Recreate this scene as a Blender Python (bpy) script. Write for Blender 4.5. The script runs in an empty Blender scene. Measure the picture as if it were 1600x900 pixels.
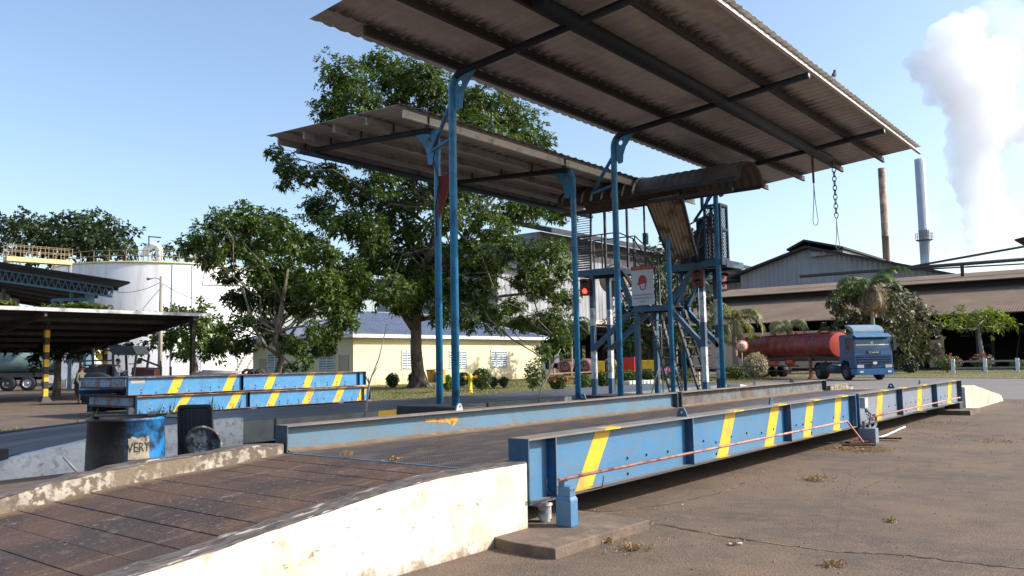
import bpy, bmesh, math, random
import numpy as np
from mathutils import Vector, Matrix

random.seed(7); RNG = np.random.default_rng(7)
scene = bpy.context.scene
COL = scene.collection
R = math.radians

# ------------------------------------------------------------ camera, sky, sun
F_PX, PITCH, ROLL, EYE, YAW = 1296.0, R(5.0708), 0.018, 1.6, R(38.7195)
_f0 = Vector((-math.sin(YAW), math.cos(YAW), 0)); _r0 = Vector((math.cos(YAW), math.sin(YAW), 0)); _u0 = Vector((0, 0, 1))
_fw = _f0*math.cos(PITCH) + _u0*math.sin(PITCH); _up = _u0*math.cos(PITCH) - _f0*math.sin(PITCH)
_r = _r0*math.cos(ROLL) - _up*math.sin(ROLL); _u = _up*math.cos(ROLL) + _r0*math.sin(ROLL)
CAM = Vector((0, 0, EYE))
cam_d = bpy.data.cameras.new('camera'); cam = bpy.data.objects.new('camera', cam_d); COL.objects.link(cam)
cam_d.sensor_width = 36; cam_d.lens = 36*F_PX/1600; cam_d.clip_start = .05; cam_d.clip_end = 8000
m = Matrix((( _r.x, _u.x, -_fw.x), (_r.y, _u.y, -_fw.y), (_r.z, _u.z, -_fw.z))).to_4x4()
m.translation = CAM; cam.matrix_world = m
scene.camera = cam

SUN_EL, SUN_AZ = R(34), R(36)           # azimuth measured from +X towards +Y
sd = Vector((math.cos(SUN_AZ)*math.cos(SUN_EL), math.sin(SUN_AZ)*math.cos(SUN_EL), math.sin(SUN_EL)))
w = bpy.data.worlds.new("World"); scene.world = w; w.use_nodes = True
nt = w.node_tree; nt.nodes.clear()
sky = nt.nodes.new('ShaderNodeTexSky'); sky.sky_type = 'NISHITA'; sky.sun_disc = False
sky.sun_elevation = SUN_EL; sky.sun_rotation = math.pi/2 - SUN_AZ
sky.air_density = 1.0; sky.dust_density = 1.9; sky.ozone_density = 1.6
bg = nt.nodes.new('ShaderNodeBackground'); bg.inputs[1].default_value = 0.15
wo = nt.nodes.new('ShaderNodeOutputWorld'); nt.links.new(sky.outputs[0], bg.inputs[0]); nt.links.new(bg.outputs[0], wo.inputs[0])
sl = bpy.data.lights.new('sun', 'SUN'); sl.energy = 3.7; sl.angle = R(.53); sl.color = (1, .95, .87)
so = bpy.data.objects.new('sun', sl); COL.objects.link(so); so.rotation_euler = sd.to_track_quat('Z', 'Y').to_euler(); so.location = (20, 20, 60)
vs = scene.view_settings; vs.view_transform = 'Standard'; vs.look = 'None'; vs.exposure = 0.8; vs.gamma = 1; vs.use_curve_mapping = False
cy = scene.cycles; cy.max_bounces = 14; cy.diffuse_bounces = 3; cy.glossy_bounces = 3; cy.transmission_bounces = 4; cy.volume_bounces = 14; cy.transparent_max_bounces = 12
cy.use_denoising = True; cy.caustics_reflective = False; cy.caustics_refractive = False

# where a point seen at (x, y) of the 1600x900 photograph stands, on a known plane or at a known distance
def ray(x, y): return _fw + _r*((x-800)/F_PX) - _u*((y-450)/F_PX)
def at(x, y, D): return CAM + ray(x, y)*D
def gz(x, y, z=0): d = ray(x, y); return CAM + d*((z-EYE)/d.z)
def gx(x, y, X): d = ray(x, y); return CAM + d*(X/d.x)
def gy(x, y, Y): d = ray(x, y); return CAM + d*(Y/d.y)

# ------------------------------------------------------------ materials
_mats = {}
def nd(nt, t, **k):
    n = nt.nodes.new(t)
    for a, b in k.items(): setattr(n, a, b)
    return n
def mat(name, col, rough=.7, metal=0, var=.12, vs=3.0, dirt=None, da=.35, ds=1.2, dsharp=.12, bump=.08, bs=30, stretch=(1,1,1),
        dirt2=None, d2a=.4, d2s=8, spec=.4):
    """paint or stone: base colour with slow variation, one or two layers of dirt patches, fine bump"""
    if name in _mats: return _mats[name]
    m = bpy.data.materials.new(name); m.use_nodes = True; nt = m.node_tree; b = nt.nodes['Principled BSDF']; L = nt.links.new
    b.inputs['Roughness'].default_value = rough; b.inputs['Metallic'].default_value = metal
    b.inputs['Specular IOR Level'].default_value = spec
    tc = nd(nt, 'ShaderNodeTexCoord'); mp = nd(nt, 'ShaderNodeMapping'); mp.inputs['Scale'].default_value = stretch
    L(tc.outputs['Object'], mp.inputs['Vector'])
    def noise(sc, det=5, off=0):
        n = nd(nt, 'ShaderNodeTexNoise'); n.inputs['Scale'].default_value = sc; n.inputs['Detail'].default_value = det; n.inputs['Roughness'].default_value = .62
        L(mp.outputs[0], n.inputs['Vector']); return n
    n1 = noise(vs)
    mr = nd(nt, 'ShaderNodeMapRange'); mr.inputs[1].default_value = .3; mr.inputs[2].default_value = .7
    mr.inputs[3].default_value = 1-var; mr.inputs[4].default_value = 1+var; L(n1.outputs[0], mr.inputs[0])
    mul = nd(nt, 'ShaderNodeMix', data_type='RGBA', blend_type='MULTIPLY'); mul.inputs[0].default_value = 1
    mul.inputs[6].default_value = (*col, 1); cb = nd(nt, 'ShaderNodeCombineColor')
    for i in range(3): L(mr.outputs[0], cb.inputs[i])
    L(cb.outputs[0], mul.inputs[7]); cur = mul.outputs[2]
    for dc, am, sc in ((dirt, da, ds), (dirt2, d2a, d2s)):
        if dc is None: continue
        n = noise(sc, 7); rp = nd(nt, 'ShaderNodeMapRange'); c = .655 - .34*am
        rp.inputs[1].default_value = c-dsharp*.35; rp.inputs[2].default_value = c+dsharp*.65; L(n.outputs[0], rp.inputs[0])
        mx = nd(nt, 'ShaderNodeMix', data_type='RGBA'); mx.inputs[7].default_value = (*dc, 1); L(cur, mx.inputs[6]); L(rp.outputs[0], mx.inputs[0]); cur = mx.outputs[2]
    L(cur, b.inputs['Base Color'])
    if bump:
        n = noise(bs, 4); bp = nd(nt, 'ShaderNodeBump'); bp.inputs['Strength'].default_value = min(1, bump*4); bp.inputs['Distance'].default_value = .01
        L(n.outputs[0], bp.inputs['Height']); L(bp.outputs[0], b.inputs['Normal'])
    m['tree'] = 1; _mats[name] = m; return m
def leafmat(name, c1, c2, trans=.35, scale=1.1, c3=None):
    m = bpy.data.materials.new(name); m.use_nodes = True; nt = m.node_tree; nt.nodes.clear(); L = nt.links.new
    g = nd(nt, 'ShaderNodeNewGeometry'); wn = nd(nt, 'ShaderNodeTexNoise'); wn.inputs['Scale'].default_value = scale; wn.inputs['Detail'].default_value = 6
    wn.inputs['Roughness'].default_value = .8
    L(g.outputs['Position'], wn.inputs['Vector'])
    add = nd(nt, 'ShaderNodeMath', operation='ADD'); ml = nd(nt, 'ShaderNodeMath', operation='MULTIPLY'); ml.inputs[1].default_value = .55
    L(g.outputs['Random Per Island'], ml.inputs[0]); L(ml.outputs[0], add.inputs[0]); L(wn.outputs[0], add.inputs[1])
    rp = nd(nt, 'ShaderNodeValToRGB'); rp.color_ramp.elements[0].position = .45; rp.color_ramp.elements[0].color = (*c1, 1)
    rp.color_ramp.elements[1].position = 1.0; rp.color_ramp.elements[1].color = (*c2, 1)
    if c3:
        e = rp.color_ramp.elements.new(.98); e.color = (*c3, 1); rp.color_ramp.elements[1].position = .93
    L(add.outputs[0], rp.inputs[0])
    p = nd(nt, 'ShaderNodeBsdfPrincipled'); p.inputs['Roughness'].default_value = .5; p.inputs['Specular IOR Level'].default_value = .4; L(rp.outputs[0], p.inputs['Base Color'])
    t = nd(nt, 'ShaderNodeBsdfTranslucent'); br = nd(nt, 'ShaderNodeMix', data_type='RGBA', blend_type='MULTIPLY'); br.inputs[0].default_value = 1
    br.inputs[7].default_value = (1.5, 1.5, .6, 1); L(rp.outputs[0], br.inputs[6]); L(br.outputs[2], t.inputs[0])
    mx = nd(nt, 'ShaderNodeMixShader'); mx.inputs[0].default_value = trans; L(p.outputs[0], mx.inputs[1]); L(t.outputs[0], mx.inputs[2])
    o = nd(nt, 'ShaderNodeOutputMaterial'); L(mx.outputs[0], o.inputs[0]); return m
def emit(name, col, s):
    m = bpy.data.materials.new(name); m.use_nodes = True; b = m.node_tree.nodes['Principled BSDF']
    b.inputs['Base Color'].default_value = (*col, 1); b.inputs['Emission Color'].default_value = (*col, 1); b.inputs['Emission Strength'].default_value = s; return m

BLUE = mat('girder_blue', (.044,.172,.335), .5, var=.12, vs=1.3, dirt=(.09,.19,.29), da=.38, ds=1.2, dsharp=.5, dirt2=(.16,.13,.11), d2a=.02, d2s=9)
BLUEW = mat('worn_girder_blue', (.09,.20,.30), .6, var=.15, vs=2, dirt=(.10,.14,.16), da=.5, ds=1.0, dsharp=.4, dirt2=(.15,.11,.09), d2a=.10, d2s=5)
BLUED = mat('deep_blue_paint', (.02,.085,.19), .45, var=.12, vs=4, dirt=(.02,.05,.09), da=.3, ds=3, dirt2=(.13,.07,.05), d2a=.12, d2s=12)
BLUES = mat('fresh_blue_paint', (.04,.22,.44), .5, var=.10, vs=2, dirt=(.04,.15,.28), da=.22, ds=2.5, dsharp=.4, dirt2=(.3,.2,.15), d2a=.0, d2s=9)
YEL = mat('yellow_paint', (.66,.42,.025), .55, var=.08, vs=5, dirt=(.45,.28,.08), da=.22, ds=3)
FLG = mat('worn_flange', (.17,.18,.18), .6, var=.2, vs=3, dirt=(.2,.15,.12), da=.45, ds=1.8, dsharp=.2)
FLGD = mat('dusty_flange', (.17,.145,.135), .75, var=.2, vs=3, dirt=(.24,.18,.14), da=.4, ds=2)
RUST = mat('rust', (.12,.055,.035), .85, var=.3, vs=6, dirt=(.05,.03,.025), da=.4, ds=4)
RUSTP = mat('rust_pink_pipe', (.52,.25,.19), .6, var=.2, vs=5, dirt=(.22,.09,.06), da=.35, ds=6)
GREY = mat('grey_steel', (.22,.235,.24), .55, var=.12)
LGREY = mat('light_grey_paint', (.42,.45,.46), .6, var=.1, dirt=(.2,.2,.2), da=.25, ds=3)
WHITE = mat('white_paint', (.75,.76,.76), .5, var=.06, vs=2, dirt=(.4,.4,.38), da=.18, ds=3)
BLACK = mat('black_rubber', (.018,.018,.019), .7, var=.3)
DARK = mat('dark_steel', (.03,.035,.045), .6, var=.25, vs=5, dirt=(.07,.045,.035), da=.35, ds=4)
NAVY = mat('shaded_blue_steel', (.035,.095,.16), .55, var=.15, vs=5, dirt=(.04,.05,.06), da=.35, ds=4)
GLASS = mat('dark_glass', (.02,.03,.035), .12, var=0, bump=0, spec=.8)

# ------------------------------------------------------------ mesh builder
class MB:
    def __init__(s): s.v = []; s.f = []; s.mi = []; s.sm = []; s.cur = 0; s.smooth = False
    def face(s, idx): s.f.append(idx); s.mi.append(s.cur); s.sm.append(s.smooth)
    def add(s, vs, fs):
        o = len(s.v); s.v += [tuple(p) for p in vs]
        for f in fs: s.face([o+i for i in f])
        return s
    def mat(s, i): s.cur = i; return s
    def box(s, x0, x1, y0, y1, z0, z1):
        v = [(x, y, z) for z in (z0, z1) for y in (y0, y1) for x in (x0, x1)]
        return s.add(v, [(0,2,3,1), (4,5,7,6), (0,1,5,4), (2,6,7,3), (0,4,6,2), (1,3,7,5)])
    def hexa(s, b, t):       # bottom and top loops of the same length
        n = len(b); return s.add(list(b)+list(t), [tuple(range(n))[::-1], tuple(range(n, 2*n))] + [(i, (i+1) % n, n+(i+1) % n, n+i) for i in range(n)])
    def bar(s, p, q, w, h=None, up=(0, 0, 1)):
        p = Vector(p); q = Vector(q); h = h or w; d = (q-p).normalized(); u = Vector(up)
        if abs(d.dot(u)) > .98: u = Vector((0, 1, 0))
        a = d.cross(u).normalized(); b = a.cross(d).normalized(); a *= w/2; b *= h/2
        return s.hexa([p-a-b, p+a-b, p+a+b, p-a+b], [q-a-b, q+a-b, q+a+b, q-a+b])
    def tube(s, pts, r, n=10, cap=True):
        pts = [Vector(p) for p in pts]; k = len(pts); rs = r if hasattr(r, '__len__') else [r]*k
        d0 = (pts[1]-pts[0]).normalized(); u = Vector((0, 0, 1)) if abs(d0.z) < .9 else Vector((1, 0, 0))
        a = d0.cross(u).normalized(); vs = []; o = len(s.v); sm = s.smooth
        for i, p in enumerate(pts):
            d = (pts[min(i+1, k-1)] - pts[max(i-1, 0)]).normalized()
            a = (a - d*a.dot(d)).normalized(); b = d.cross(a)
            for j in range(n):
                t = 2*math.pi*j/n; vs.append(p + a*(math.cos(t)*rs[i]) + b*(math.sin(t)*rs[i]))
        fs = [(i*n+j, i*n+(j+1) % n, (i+1)*n+(j+1) % n, (i+1)*n+j) for i in range(k-1) for j in range(n)]
        s.smooth = True; s.add(vs, fs); s.smooth = False
        if cap:
            s.face([o+j for j in range(n)][::-1]); s.face([o+(k-1)*n+j for j in range(n)])
        s.smooth = sm; return s
    def lathe(s, prof, c=(0,0,0), n=24, axis='z', smooth=True):
        c = Vector(c); vs = []
        for (r_, h) in prof:
            for j in range(n):
                t = 2*math.pi*j/n; a, b = r_*math.cos(t), r_*math.sin(t)
                vs.append(c + (Vector((a, b, h)) if axis == 'z' else Vector((h, a, b)) if axis == 'x' else Vector((b, h, a))))
        k = len(prof); sm = s.smooth; s.smooth = smooth
        s.add(vs, [(i*n+j, i*n+(j+1) % n, (i+1)*n+(j+1) % n, (i+1)*n+j) for i in range(k-1) for j in range(n)])
        s.smooth = sm; return s
    def prism(s, prof, f):   # prof: outline in 2D; f(u, v, side) -> point, side 0 or 1
        n = len(prof); v = [f(a, b, 0) for a, b in prof] + [f(a, b, 1) for a, b in prof]
        return s.add(v, [tuple(range(n))[::-1], tuple(range(n, 2*n))] + [(i, (i+1) % n, n+(i+1) % n, n+i) for i in range(n)])
    def build(s, name, mats, parent=None, bevel=0):
        me = bpy.data.meshes.new(name); me.from_pydata(s.v, [], s.f)
        for m_ in (mats if isinstance(mats, (list, tuple)) else [mats]): me.materials.append(m_)
        me.polygons.foreach_set('material_index', s.mi); me.polygons.foreach_set('use_smooth', s.sm); me.update()
        bm = bmesh.new(); bm.from_mesh(me); bmesh.ops.recalc_face_normals(bm, faces=bm.faces); bm.to_mesh(me); bm.free()
        o = bpy.data.objects.new(name, me); COL.objects.link(o)
        if parent is not None: put(o, parent)
        if bevel:
            b = o.modifiers.new('bevel', 'BEVEL'); b.width = bevel; b.segments = 2; b.limit_method = 'ANGLE'
        return o
def put(o, parent):
    """child keeps the world coordinates its mesh was written in"""
    o.parent = parent
    bpy_m = Matrix.LocRotScale(parent.location, parent.rotation_euler, parent.scale)
    o.matrix_parent_inverse = (WM.get(parent.name, bpy_m)).inverted()
    WM[o.name] = Matrix.Identity(4)
WM = {}
def local(o, parent): o.parent = parent; return o      # child written in its parent's coordinates
def tag(o, label=None, cat=None, group=None, kind=None):
    if label: o['label'] = label
    if cat: o['category'] = cat
    if group: o['group'] = group
    if kind: o['kind'] = kind
    return o
def thing(name, label, cat, loc, rz=0, group=None):
    o = bpy.data.objects.new(name, None); COL.objects.link(o); o.empty_display_size = .3
    o.location = loc; o.rotation_euler = (0, 0, rz); return tag(o, label, cat, group)
def lbuild(mb, name, mats, parent, bevel=0):
    o = mb.build(name, mats, None, bevel); o.parent = parent; return o
def copy_tree(o, parent=None):
    c = o.copy(); COL.objects.link(c); c.parent = parent
    if parent is not None: c.matrix_parent_inverse = o.matrix_parent_inverse.copy()
    for ch in list(o.children): copy_tree(ch, c)
    return c
def struct(o, label=None): o['kind'] = 'structure'; return o

def plate_hole(mb, outline, c, r, frame, n=28):
    """flat plate with a round hole; outline (u, v) star-shaped about c; frame(u, v, side) -> point"""
    def hit(t):
        dx, dy = math.cos(t), math.sin(t); best = None
        for i in range(len(outline)):
            (x1, y1), (x2, y2) = outline[i], outline[(i+1) % len(outline)]; ex, ey = x2-x1, y2-y1
            den = dx*ey - dy*ex
            if abs(den) < 1e-9: continue
            s_ = ((x1-c[0])*ey - (y1-c[1])*ex)/den; u_ = ((x1-c[0])*dy - (y1-c[1])*dx)/den
            if s_ > 0 and -1e-6 <= u_ <= 1+1e-6 and (best is None or s_ < best): best = s_
        return (c[0]+dx*best, c[1]+dy*best)
    ts = sorted(set([2*math.pi*i/n for i in range(n)] + [math.atan2(y-c[1], x-c[0]) % (2*math.pi) for x, y in outline])); n = len(ts)
    a = [(c[0]+r*math.cos(t), c[1]+r*math.sin(t)) for t in ts]; b = [hit(t) for t in ts]
    V = [frame(*p, 0) for p in a] + [frame(*p, 0) for p in b] + [frame(*p, 1) for p in a] + [frame(*p, 1) for p in b]; Fs = []
    for i in range(n):
        j = (i+1) % n; Fs += [(i, j, n+j, n+i), (2*n+i, 3*n+i, 3*n+j, 2*n+j), (i, 2*n+i, 2*n+j, j), (n+i, n+j, 3*n+j, 3*n+i)]
    mb.add(V, Fs)

def corrugated(mb, p0, u, v, pitch=.2, amp=.02, seg=6, rows=1, trap=False, edge=.0, rib=False):
    """wavy sheet from corner p0 spanned by u (across the waves) and v; two skins"""
    p0, u, v = Vector(p0), Vector(u), Vector(v); n = u.cross(v).normalized()
    if n.z < 0: n = -n
    Lu = u.length; k = max(2, int(Lu/pitch)*seg); o = len(mb.v); vs = []
    for side in (0, 1):
        for i in range(k+1):
            ph = 2*math.pi*i/seg; a = math.sin(ph)
            if trap: a = max(-1, min(1, a*1.8))
            if rib: a = (0, 0, 0, 0, 0, 1.0, 1.3, 1.0)[i % 8]*(1 if True else 0)
            for j in range(rows+1):
                jit = edge*(random.random()-.5) if j in (0, rows) else 0
                vs.append(p0 + u*(i/k) + v*(j/rows + jit) + n*(a*amp + (.006 if side else 0)))
    w_ = rows+1; K = (k+1)*w_; fs = []
    for i in range(k):
        for j in range(rows):
            a = i*w_+j; fs.append((a, a+w_, a+w_+1, a+1)); fs.append((K+a, K+a+1, K+a+w_+1, K+a+w_))
        a = i*w_; fs.append((a, K+a, K+a+w_, a+w_)); a = i*w_+rows; fs.append((a, a+w_, K+a+w_, K+a))
    for a in (0, k*w_):
        for j in range(rows): fs.append((a+j, a+j+1, K+a+j+1, K+a+j))
    sm = mb.smooth; mb.smooth = not (trap or rib); mb.add(vs, fs); mb.smooth = sm

# ------------------------------------------------------------ foliage
def leaf_mesh(name, mat_, centers, axes, L, W, per=7, droop=.25, parent=None, spread=1.15):
    n = len(centers); C = np.repeat(centers, per, 0); A = np.repeat(axes, per, 0); N = n*per
    A = A/np.linalg.norm(A, axis=1, keepdims=True)
    rv = RNG.normal(size=(N, 3)); P = rv - (rv*A).sum(1, keepdims=True)*A; P /= np.linalg.norm(P, axis=1, keepdims=True)
    ang = spread*(.6+.6*RNG.random((N, 1))); D = A*np.cos(ang) + P*np.sin(ang)
    S = np.cross(D, A + .35*RNG.normal(size=(N, 3))); S /= np.linalg.norm(S, axis=1, keepdims=True)+1e-9
    l = L*(.6+.7*RNG.random((N, 1))); wd = W*(.7+.6*RNG.random((N, 1)))*.5
    C = C + RNG.normal(size=(N, 3))*L*.25
    mid = C + D*l*.5; tip = C + D*l + np.array([0, 0, -1.])*l*droop
    V = np.stack([C, mid+S*wd, tip, mid-S*wd], 1).reshape(-1, 3)
    me = bpy.data.meshes.new(name); me.vertices.add(4*N); me.vertices.foreach_set('co', V.ravel())
    me.loops.add(4*N); me.loops.foreach_set('vertex_index', np.arange(4*N, dtype=np.int32))
    me.polygons.add(N); me.polygons.foreach_set('loop_start', np.arange(0, 4*N, 4, dtype=np.int32)); me.polygons.foreach_set('loop_total', np.full(N, 4, dtype=np.int32))
    me.update(calc_edges=True); me.validate(); me.materials.append(mat_)
    o = bpy.data.objects.new(name, me); COL.objects.link(o)
    if parent is not None: put(o, parent)
    return o
def lobes_to_rosettes(lobes, dens, up=.5, lo=.45, gap=.32, rag=.22, fr=1.3):
    Cs, As = [], []
    for (c, r) in lobes:
        c = np.array(c); r = np.array(r if hasattr(r, '__len__') else (r, r, r*.8), float); area = (r.mean())**2
        n = max(6, int(dens*area)); d = RNG.normal(size=(n, 3)); d /= np.linalg.norm(d, axis=1, keepdims=True)
        ph = RNG.random(3)*6.28
        wob = 1 + rag*(np.sin(3.1*d[:, :1]+ph[0]) + np.sin(4.3*d[:, 1:2]+ph[1]) + np.sin(5.2*d[:, 2:]+ph[2]))/1.6
        rr = (lo + (1-lo)*RNG.random((n, 1))**.6)*wob
        p = c + d*rr*r
        g = np.sin(p[:, 0]*fr*2+ph[0]) + np.sin(p[:, 1]*fr*2.3+ph[1]) + np.sin(p[:, 2]*fr*2.6+ph[2]) + .8*np.sin(p.sum(1)*fr*4.1)
        keep = g > (-3.8 + 3.8*gap*1.6)
        p = p[keep]; d = d[keep]; Cs.append(p); As.append(d*.9 + np.array([0, 0, up]) + RNG.normal(size=d.shape)*.35)
    return np.concatenate(Cs), np.concatenate(As)
def wander(p, q, n=5, amp=.12, sag=0):
    p, q = Vector(p), Vector(q); L = (q-p).length; out = []
    for i in range(n+1):
        t = i/n; o = Vector((random.gauss(0, 1), random.gauss(0, 1), random.gauss(0, .6)))*amp*L*math.sin(math.pi*t)*.5
        out.append(p.lerp(q, t) + o + Vector((0, 0, sag*math.sin(math.pi*t))))
    return out
def taper(a, b, n): return [a + (b-a)*i/(n-1) for i in range(n)]

def islands(o):
    """separate the loose pieces of a mesh into objects of their own (same name, parent and tags)"""
    me = o.data; n = len(me.vertices); par = list(range(n))
    def fd(a):
        while par[a] != a: par[a] = par[par[a]]; a = par[a]
        return a
    for e in me.edges: par[fd(e.vertices[0])] = fd(e.vertices[1])
    groups = {}
    for p in me.polygons: groups.setdefault(fd(p.vertices[0]), []).append(p)
    if len(groups) < 2: return [o]
    out = []; nm = o.name.split('.')[0]; k0 = dict(o.items())
    for gk, ps in groups.items():
        ids = {}; V = []; Fc = []
        for p in ps:
            f = []
            for v in p.vertices:
                if v not in ids: ids[v] = len(V); V.append(tuple(me.vertices[v].co))
                f.append(ids[v])
            Fc.append(f)
        m2 = bpy.data.meshes.new(nm); m2.from_pydata(V, [], Fc)
        for m_ in me.materials: m2.materials.append(m_)
        for a, p in zip(m2.polygons, ps): a.material_index = p.material_index; a.use_smooth = p.use_smooth
        c = bpy.data.objects.new(nm, m2); COL.objects.link(c); c.parent = o.parent; c.matrix_parent_inverse = o.matrix_parent_inverse.copy(); c.matrix_basis = o.matrix_basis.copy()
        for a, b in k0.items(): c[a] = b
        out.append(c)
    bpy.data.objects.remove(o); return out

# ============================================================ THE SETTING
def asphalt_mat():
    m = mat('yard_asphalt', (.096, .071, .054), .9, var=.16, vs=.35, dirt=(.17, .112, .072), da=.44, ds=.6, dsharp=.25, dirt2=(.15, .105, .072), d2a=.34, d2s=4, bump=.22, bs=55)
    nt = m.node_tree; L = nt.links.new; b = nt.nodes['Principled BSDF']; src = b.inputs['Base Color'].links[0].from_socket
    tc = nd(nt, 'ShaderNodeTexCoord')
    ns = nd(nt, 'ShaderNodeTexNoise'); ns.inputs['Scale'].default_value = 1.2; ns.inputs['Detail'].default_value = 4; L(tc.outputs['Object'], ns.inputs['Vector'])
    mv = nd(nt, 'ShaderNodeMix', data_type='RGBA'); mv.inputs[0].default_value = .12; L(tc.outputs['Object'], mv.inputs[6]); L(ns.outputs['Color'], mv.inputs[7])
    vo = nd(nt, 'ShaderNodeTexVoronoi', feature='DISTANCE_TO_EDGE'); vo.inputs['Scale'].default_value = .23; L(mv.outputs[2], vo.inputs['Vector'])
    r = nd(nt, 'ShaderNodeMapRange'); r.inputs[1].default_value = 0; r.inputs[2].default_value = .0035; r.inputs[3].default_value = .35; r.inputs[4].default_value = 0; L(vo.outputs[0], r.inputs[0])
    fine = nd(nt, 'ShaderNodeTexNoise'); fine.inputs['Scale'].default_value = 60; fine.inputs['Detail'].default_value = 3; L(tc.outputs['Object'], fine.inputs['Vector'])
    fr = nd(nt, 'ShaderNodeMapRange'); fr.inputs[1].default_value = .35; fr.inputs[2].default_value = .65; fr.inputs[3].default_value = .55; fr.inputs[4].default_value = 1.45; L(fine.outputs[0], fr.inputs[0])
    cb = nd(nt, 'ShaderNodeCombineColor'); [L(fr.outputs[0], cb.inputs[i]) for i in range(3)]
    mu = nd(nt, 'ShaderNodeMix', data_type='RGBA', blend_type='MULTIPLY'); mu.inputs[0].default_value = 1; L(src, mu.inputs[6]); L(cb.outputs[0], mu.inputs[7])
    mx = nd(nt, 'ShaderNodeMix', data_type='RGBA'); mx.inputs[7].default_value = (.06, .045, .035, 1); L(mu.outputs[2], mx.inputs[6]); L(r.outputs[0], mx.inputs[0])
    L(mx.outputs[2], b.inputs['Base Color']); return m
ASPH = asphalt_mat()
mb = MB(); mb.add([(-3500, -3500, 0), (3500, -3500, 0), (3500, 3500, 0), (-3500, 3500, 0)], [(0, 1, 2, 3)])
ground = struct(mb.build('ground', ASPH))
ROADG = mat('far_road_asphalt', (.15, .14, .135), .9, var=.12, vs=.3, dirt=(.2, .165, .13), da=.35, ds=.4, dsharp=.3)
mb = MB(); mb.add([(-21, 33, .004), (-4.5, 33, .004), (12, 48, .004), (12, 59, .004), (-21, 61.5, .004)], [(0, 1, 2, 3, 4)]); struct(mb.build('road', ROADG))
LAWN = mat('lawn_grass', (.115, .115, .03), .95, var=.25, vs=.8, dirt=(.21, .15, .075), da=.42, ds=.35, dsharp=.25, dirt2=(.05, .065, .02), d2a=.3, d2s=2.5, bump=.2, bs=40)
def sheet(name, pts, z, m, kind='structure'):
    b = MB(); b.add([(x, y, z) for x, y in pts], [tuple(range(len(pts)))]); o = b.build(name, m); o['kind'] = kind; return o
LA = [(-20.5, 23.5), (-21, 33), (-23.5, 46), (-22, 57.5), (-26, 63), (-46.5, 63), (-46.9, 39.5), (-60, 39.5), (-60, 30), (-34, 25)]
sheet('lawn', LA, .02, LAWN)
LB = [(-60, 66), (-25.5, 64.2), (-15.7, 62.3), (-7.5, 58.9), (30, 45), (60, 45), (60, 88), (-60, 88)]
sheet('lawn', LB, .02, LAWN)
LC = [(-18.0, 1), (-18.0, 12.5), (-24, 12.6), (-24.5, 8), (-23, 1)]
sheet('lawn', LC, .02, LAWN)
def blades(name, polys, n, h, w_, seedm, pale=False):
    def inside(x, y, P):
        c = False; j = len(P)-1
        for i in range(len(P)):
            if (P[i][1] > y) != (P[j][1] > y) and x < (P[j][0]-P[i][0])*(y-P[i][1])/(P[j][1]-P[i][1]) + P[i][0]: c = not c
            j = i
        return c
    V = []; Fc = []
    for P, k in zip(polys, n):
        xs = [p[0] for p in P]; ys = [p[1] for p in P]; got = 0
        while got < k:
            x = random.uniform(min(xs), max(xs)); y = random.uniform(min(ys), max(ys))
            if not inside(x, y, P): continue
            if math.sin(x*1.3)+math.sin(y*1.1+x*.6)+random.gauss(0, .8) < -.6: continue
            got += 1; hh = h*random.uniform(.4, 1.2); a = random.random()*6.28; o = len(V); dx, dy = math.cos(a)*w_, math.sin(a)*w_; lx, ly = random.gauss(0, .4)*hh, random.gauss(0, .4)*hh
            V += [(x-dx, y-dy, .015), (x+dx, y+dy, .015), (x+lx, y+ly, hh)]; Fc.append((o, o+1, o+2))
    me = bpy.data.meshes.new(name); me.from_pydata(V, [], Fc); me.materials.append(seedm); o = bpy.data.objects.new(name, me); COL.objects.link(o)
    return tag(o, None, None, None, 'stuff')
GRS = leafmat('grass_blade', (.06, .085, .015), (.22, .2, .06), .3, .4)
g = blades('grass', [LA, LB, LC], [26000, 20000, 9000], .11, .02, GRS); tag(g, 'short patchy green and straw coloured grass covering the lawns', 'grass')

# ------------------------------------------------------------ first weighbridge ramp
prof = [(6.1, .684), (4.97, .684), (4.37, .647), (4.05, .611), (3.75, .576), (3.47, .546), (3.22, .517), (2.96, .476), (2.4, .425), (1.5, .29), (.6, .16), (-.6, .02)]
PS = [(6.1, .56), (5.33, .50), (4.69, .47), (4.37, .445), (4.04, .42), (3.73, .386), (3.4, .35), (2.4, .25), (1.2, .13), (-.6, .012)]
PK = [(6.2, .68), (5.6, .686), (4.96, .666), (4.12, .62), (3.45, .55), (3.07, .48), (2.0, .29), (.8, .14), (-.6, .04)]
def wall_z(y, P=prof):
    for (y1, z1), (y0, z0) in zip(P, P[1:]):
        if y >= y0: return z0 + (z1-z0)*(min(y, y1)-y0)/(y1-y0)
    return P[-1][1]
def plaster():
    m = mat('whitewashed_plaster', (.74, .69, .59), .85, var=.06, vs=2, dirt=(.50, .40, .27), da=.34, ds=1.3, dsharp=.25, dirt2=(.27, .22, .16), d2a=.02, d2s=4.0, bump=.25, bs=14); return m
PLAS = plaster()
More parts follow.
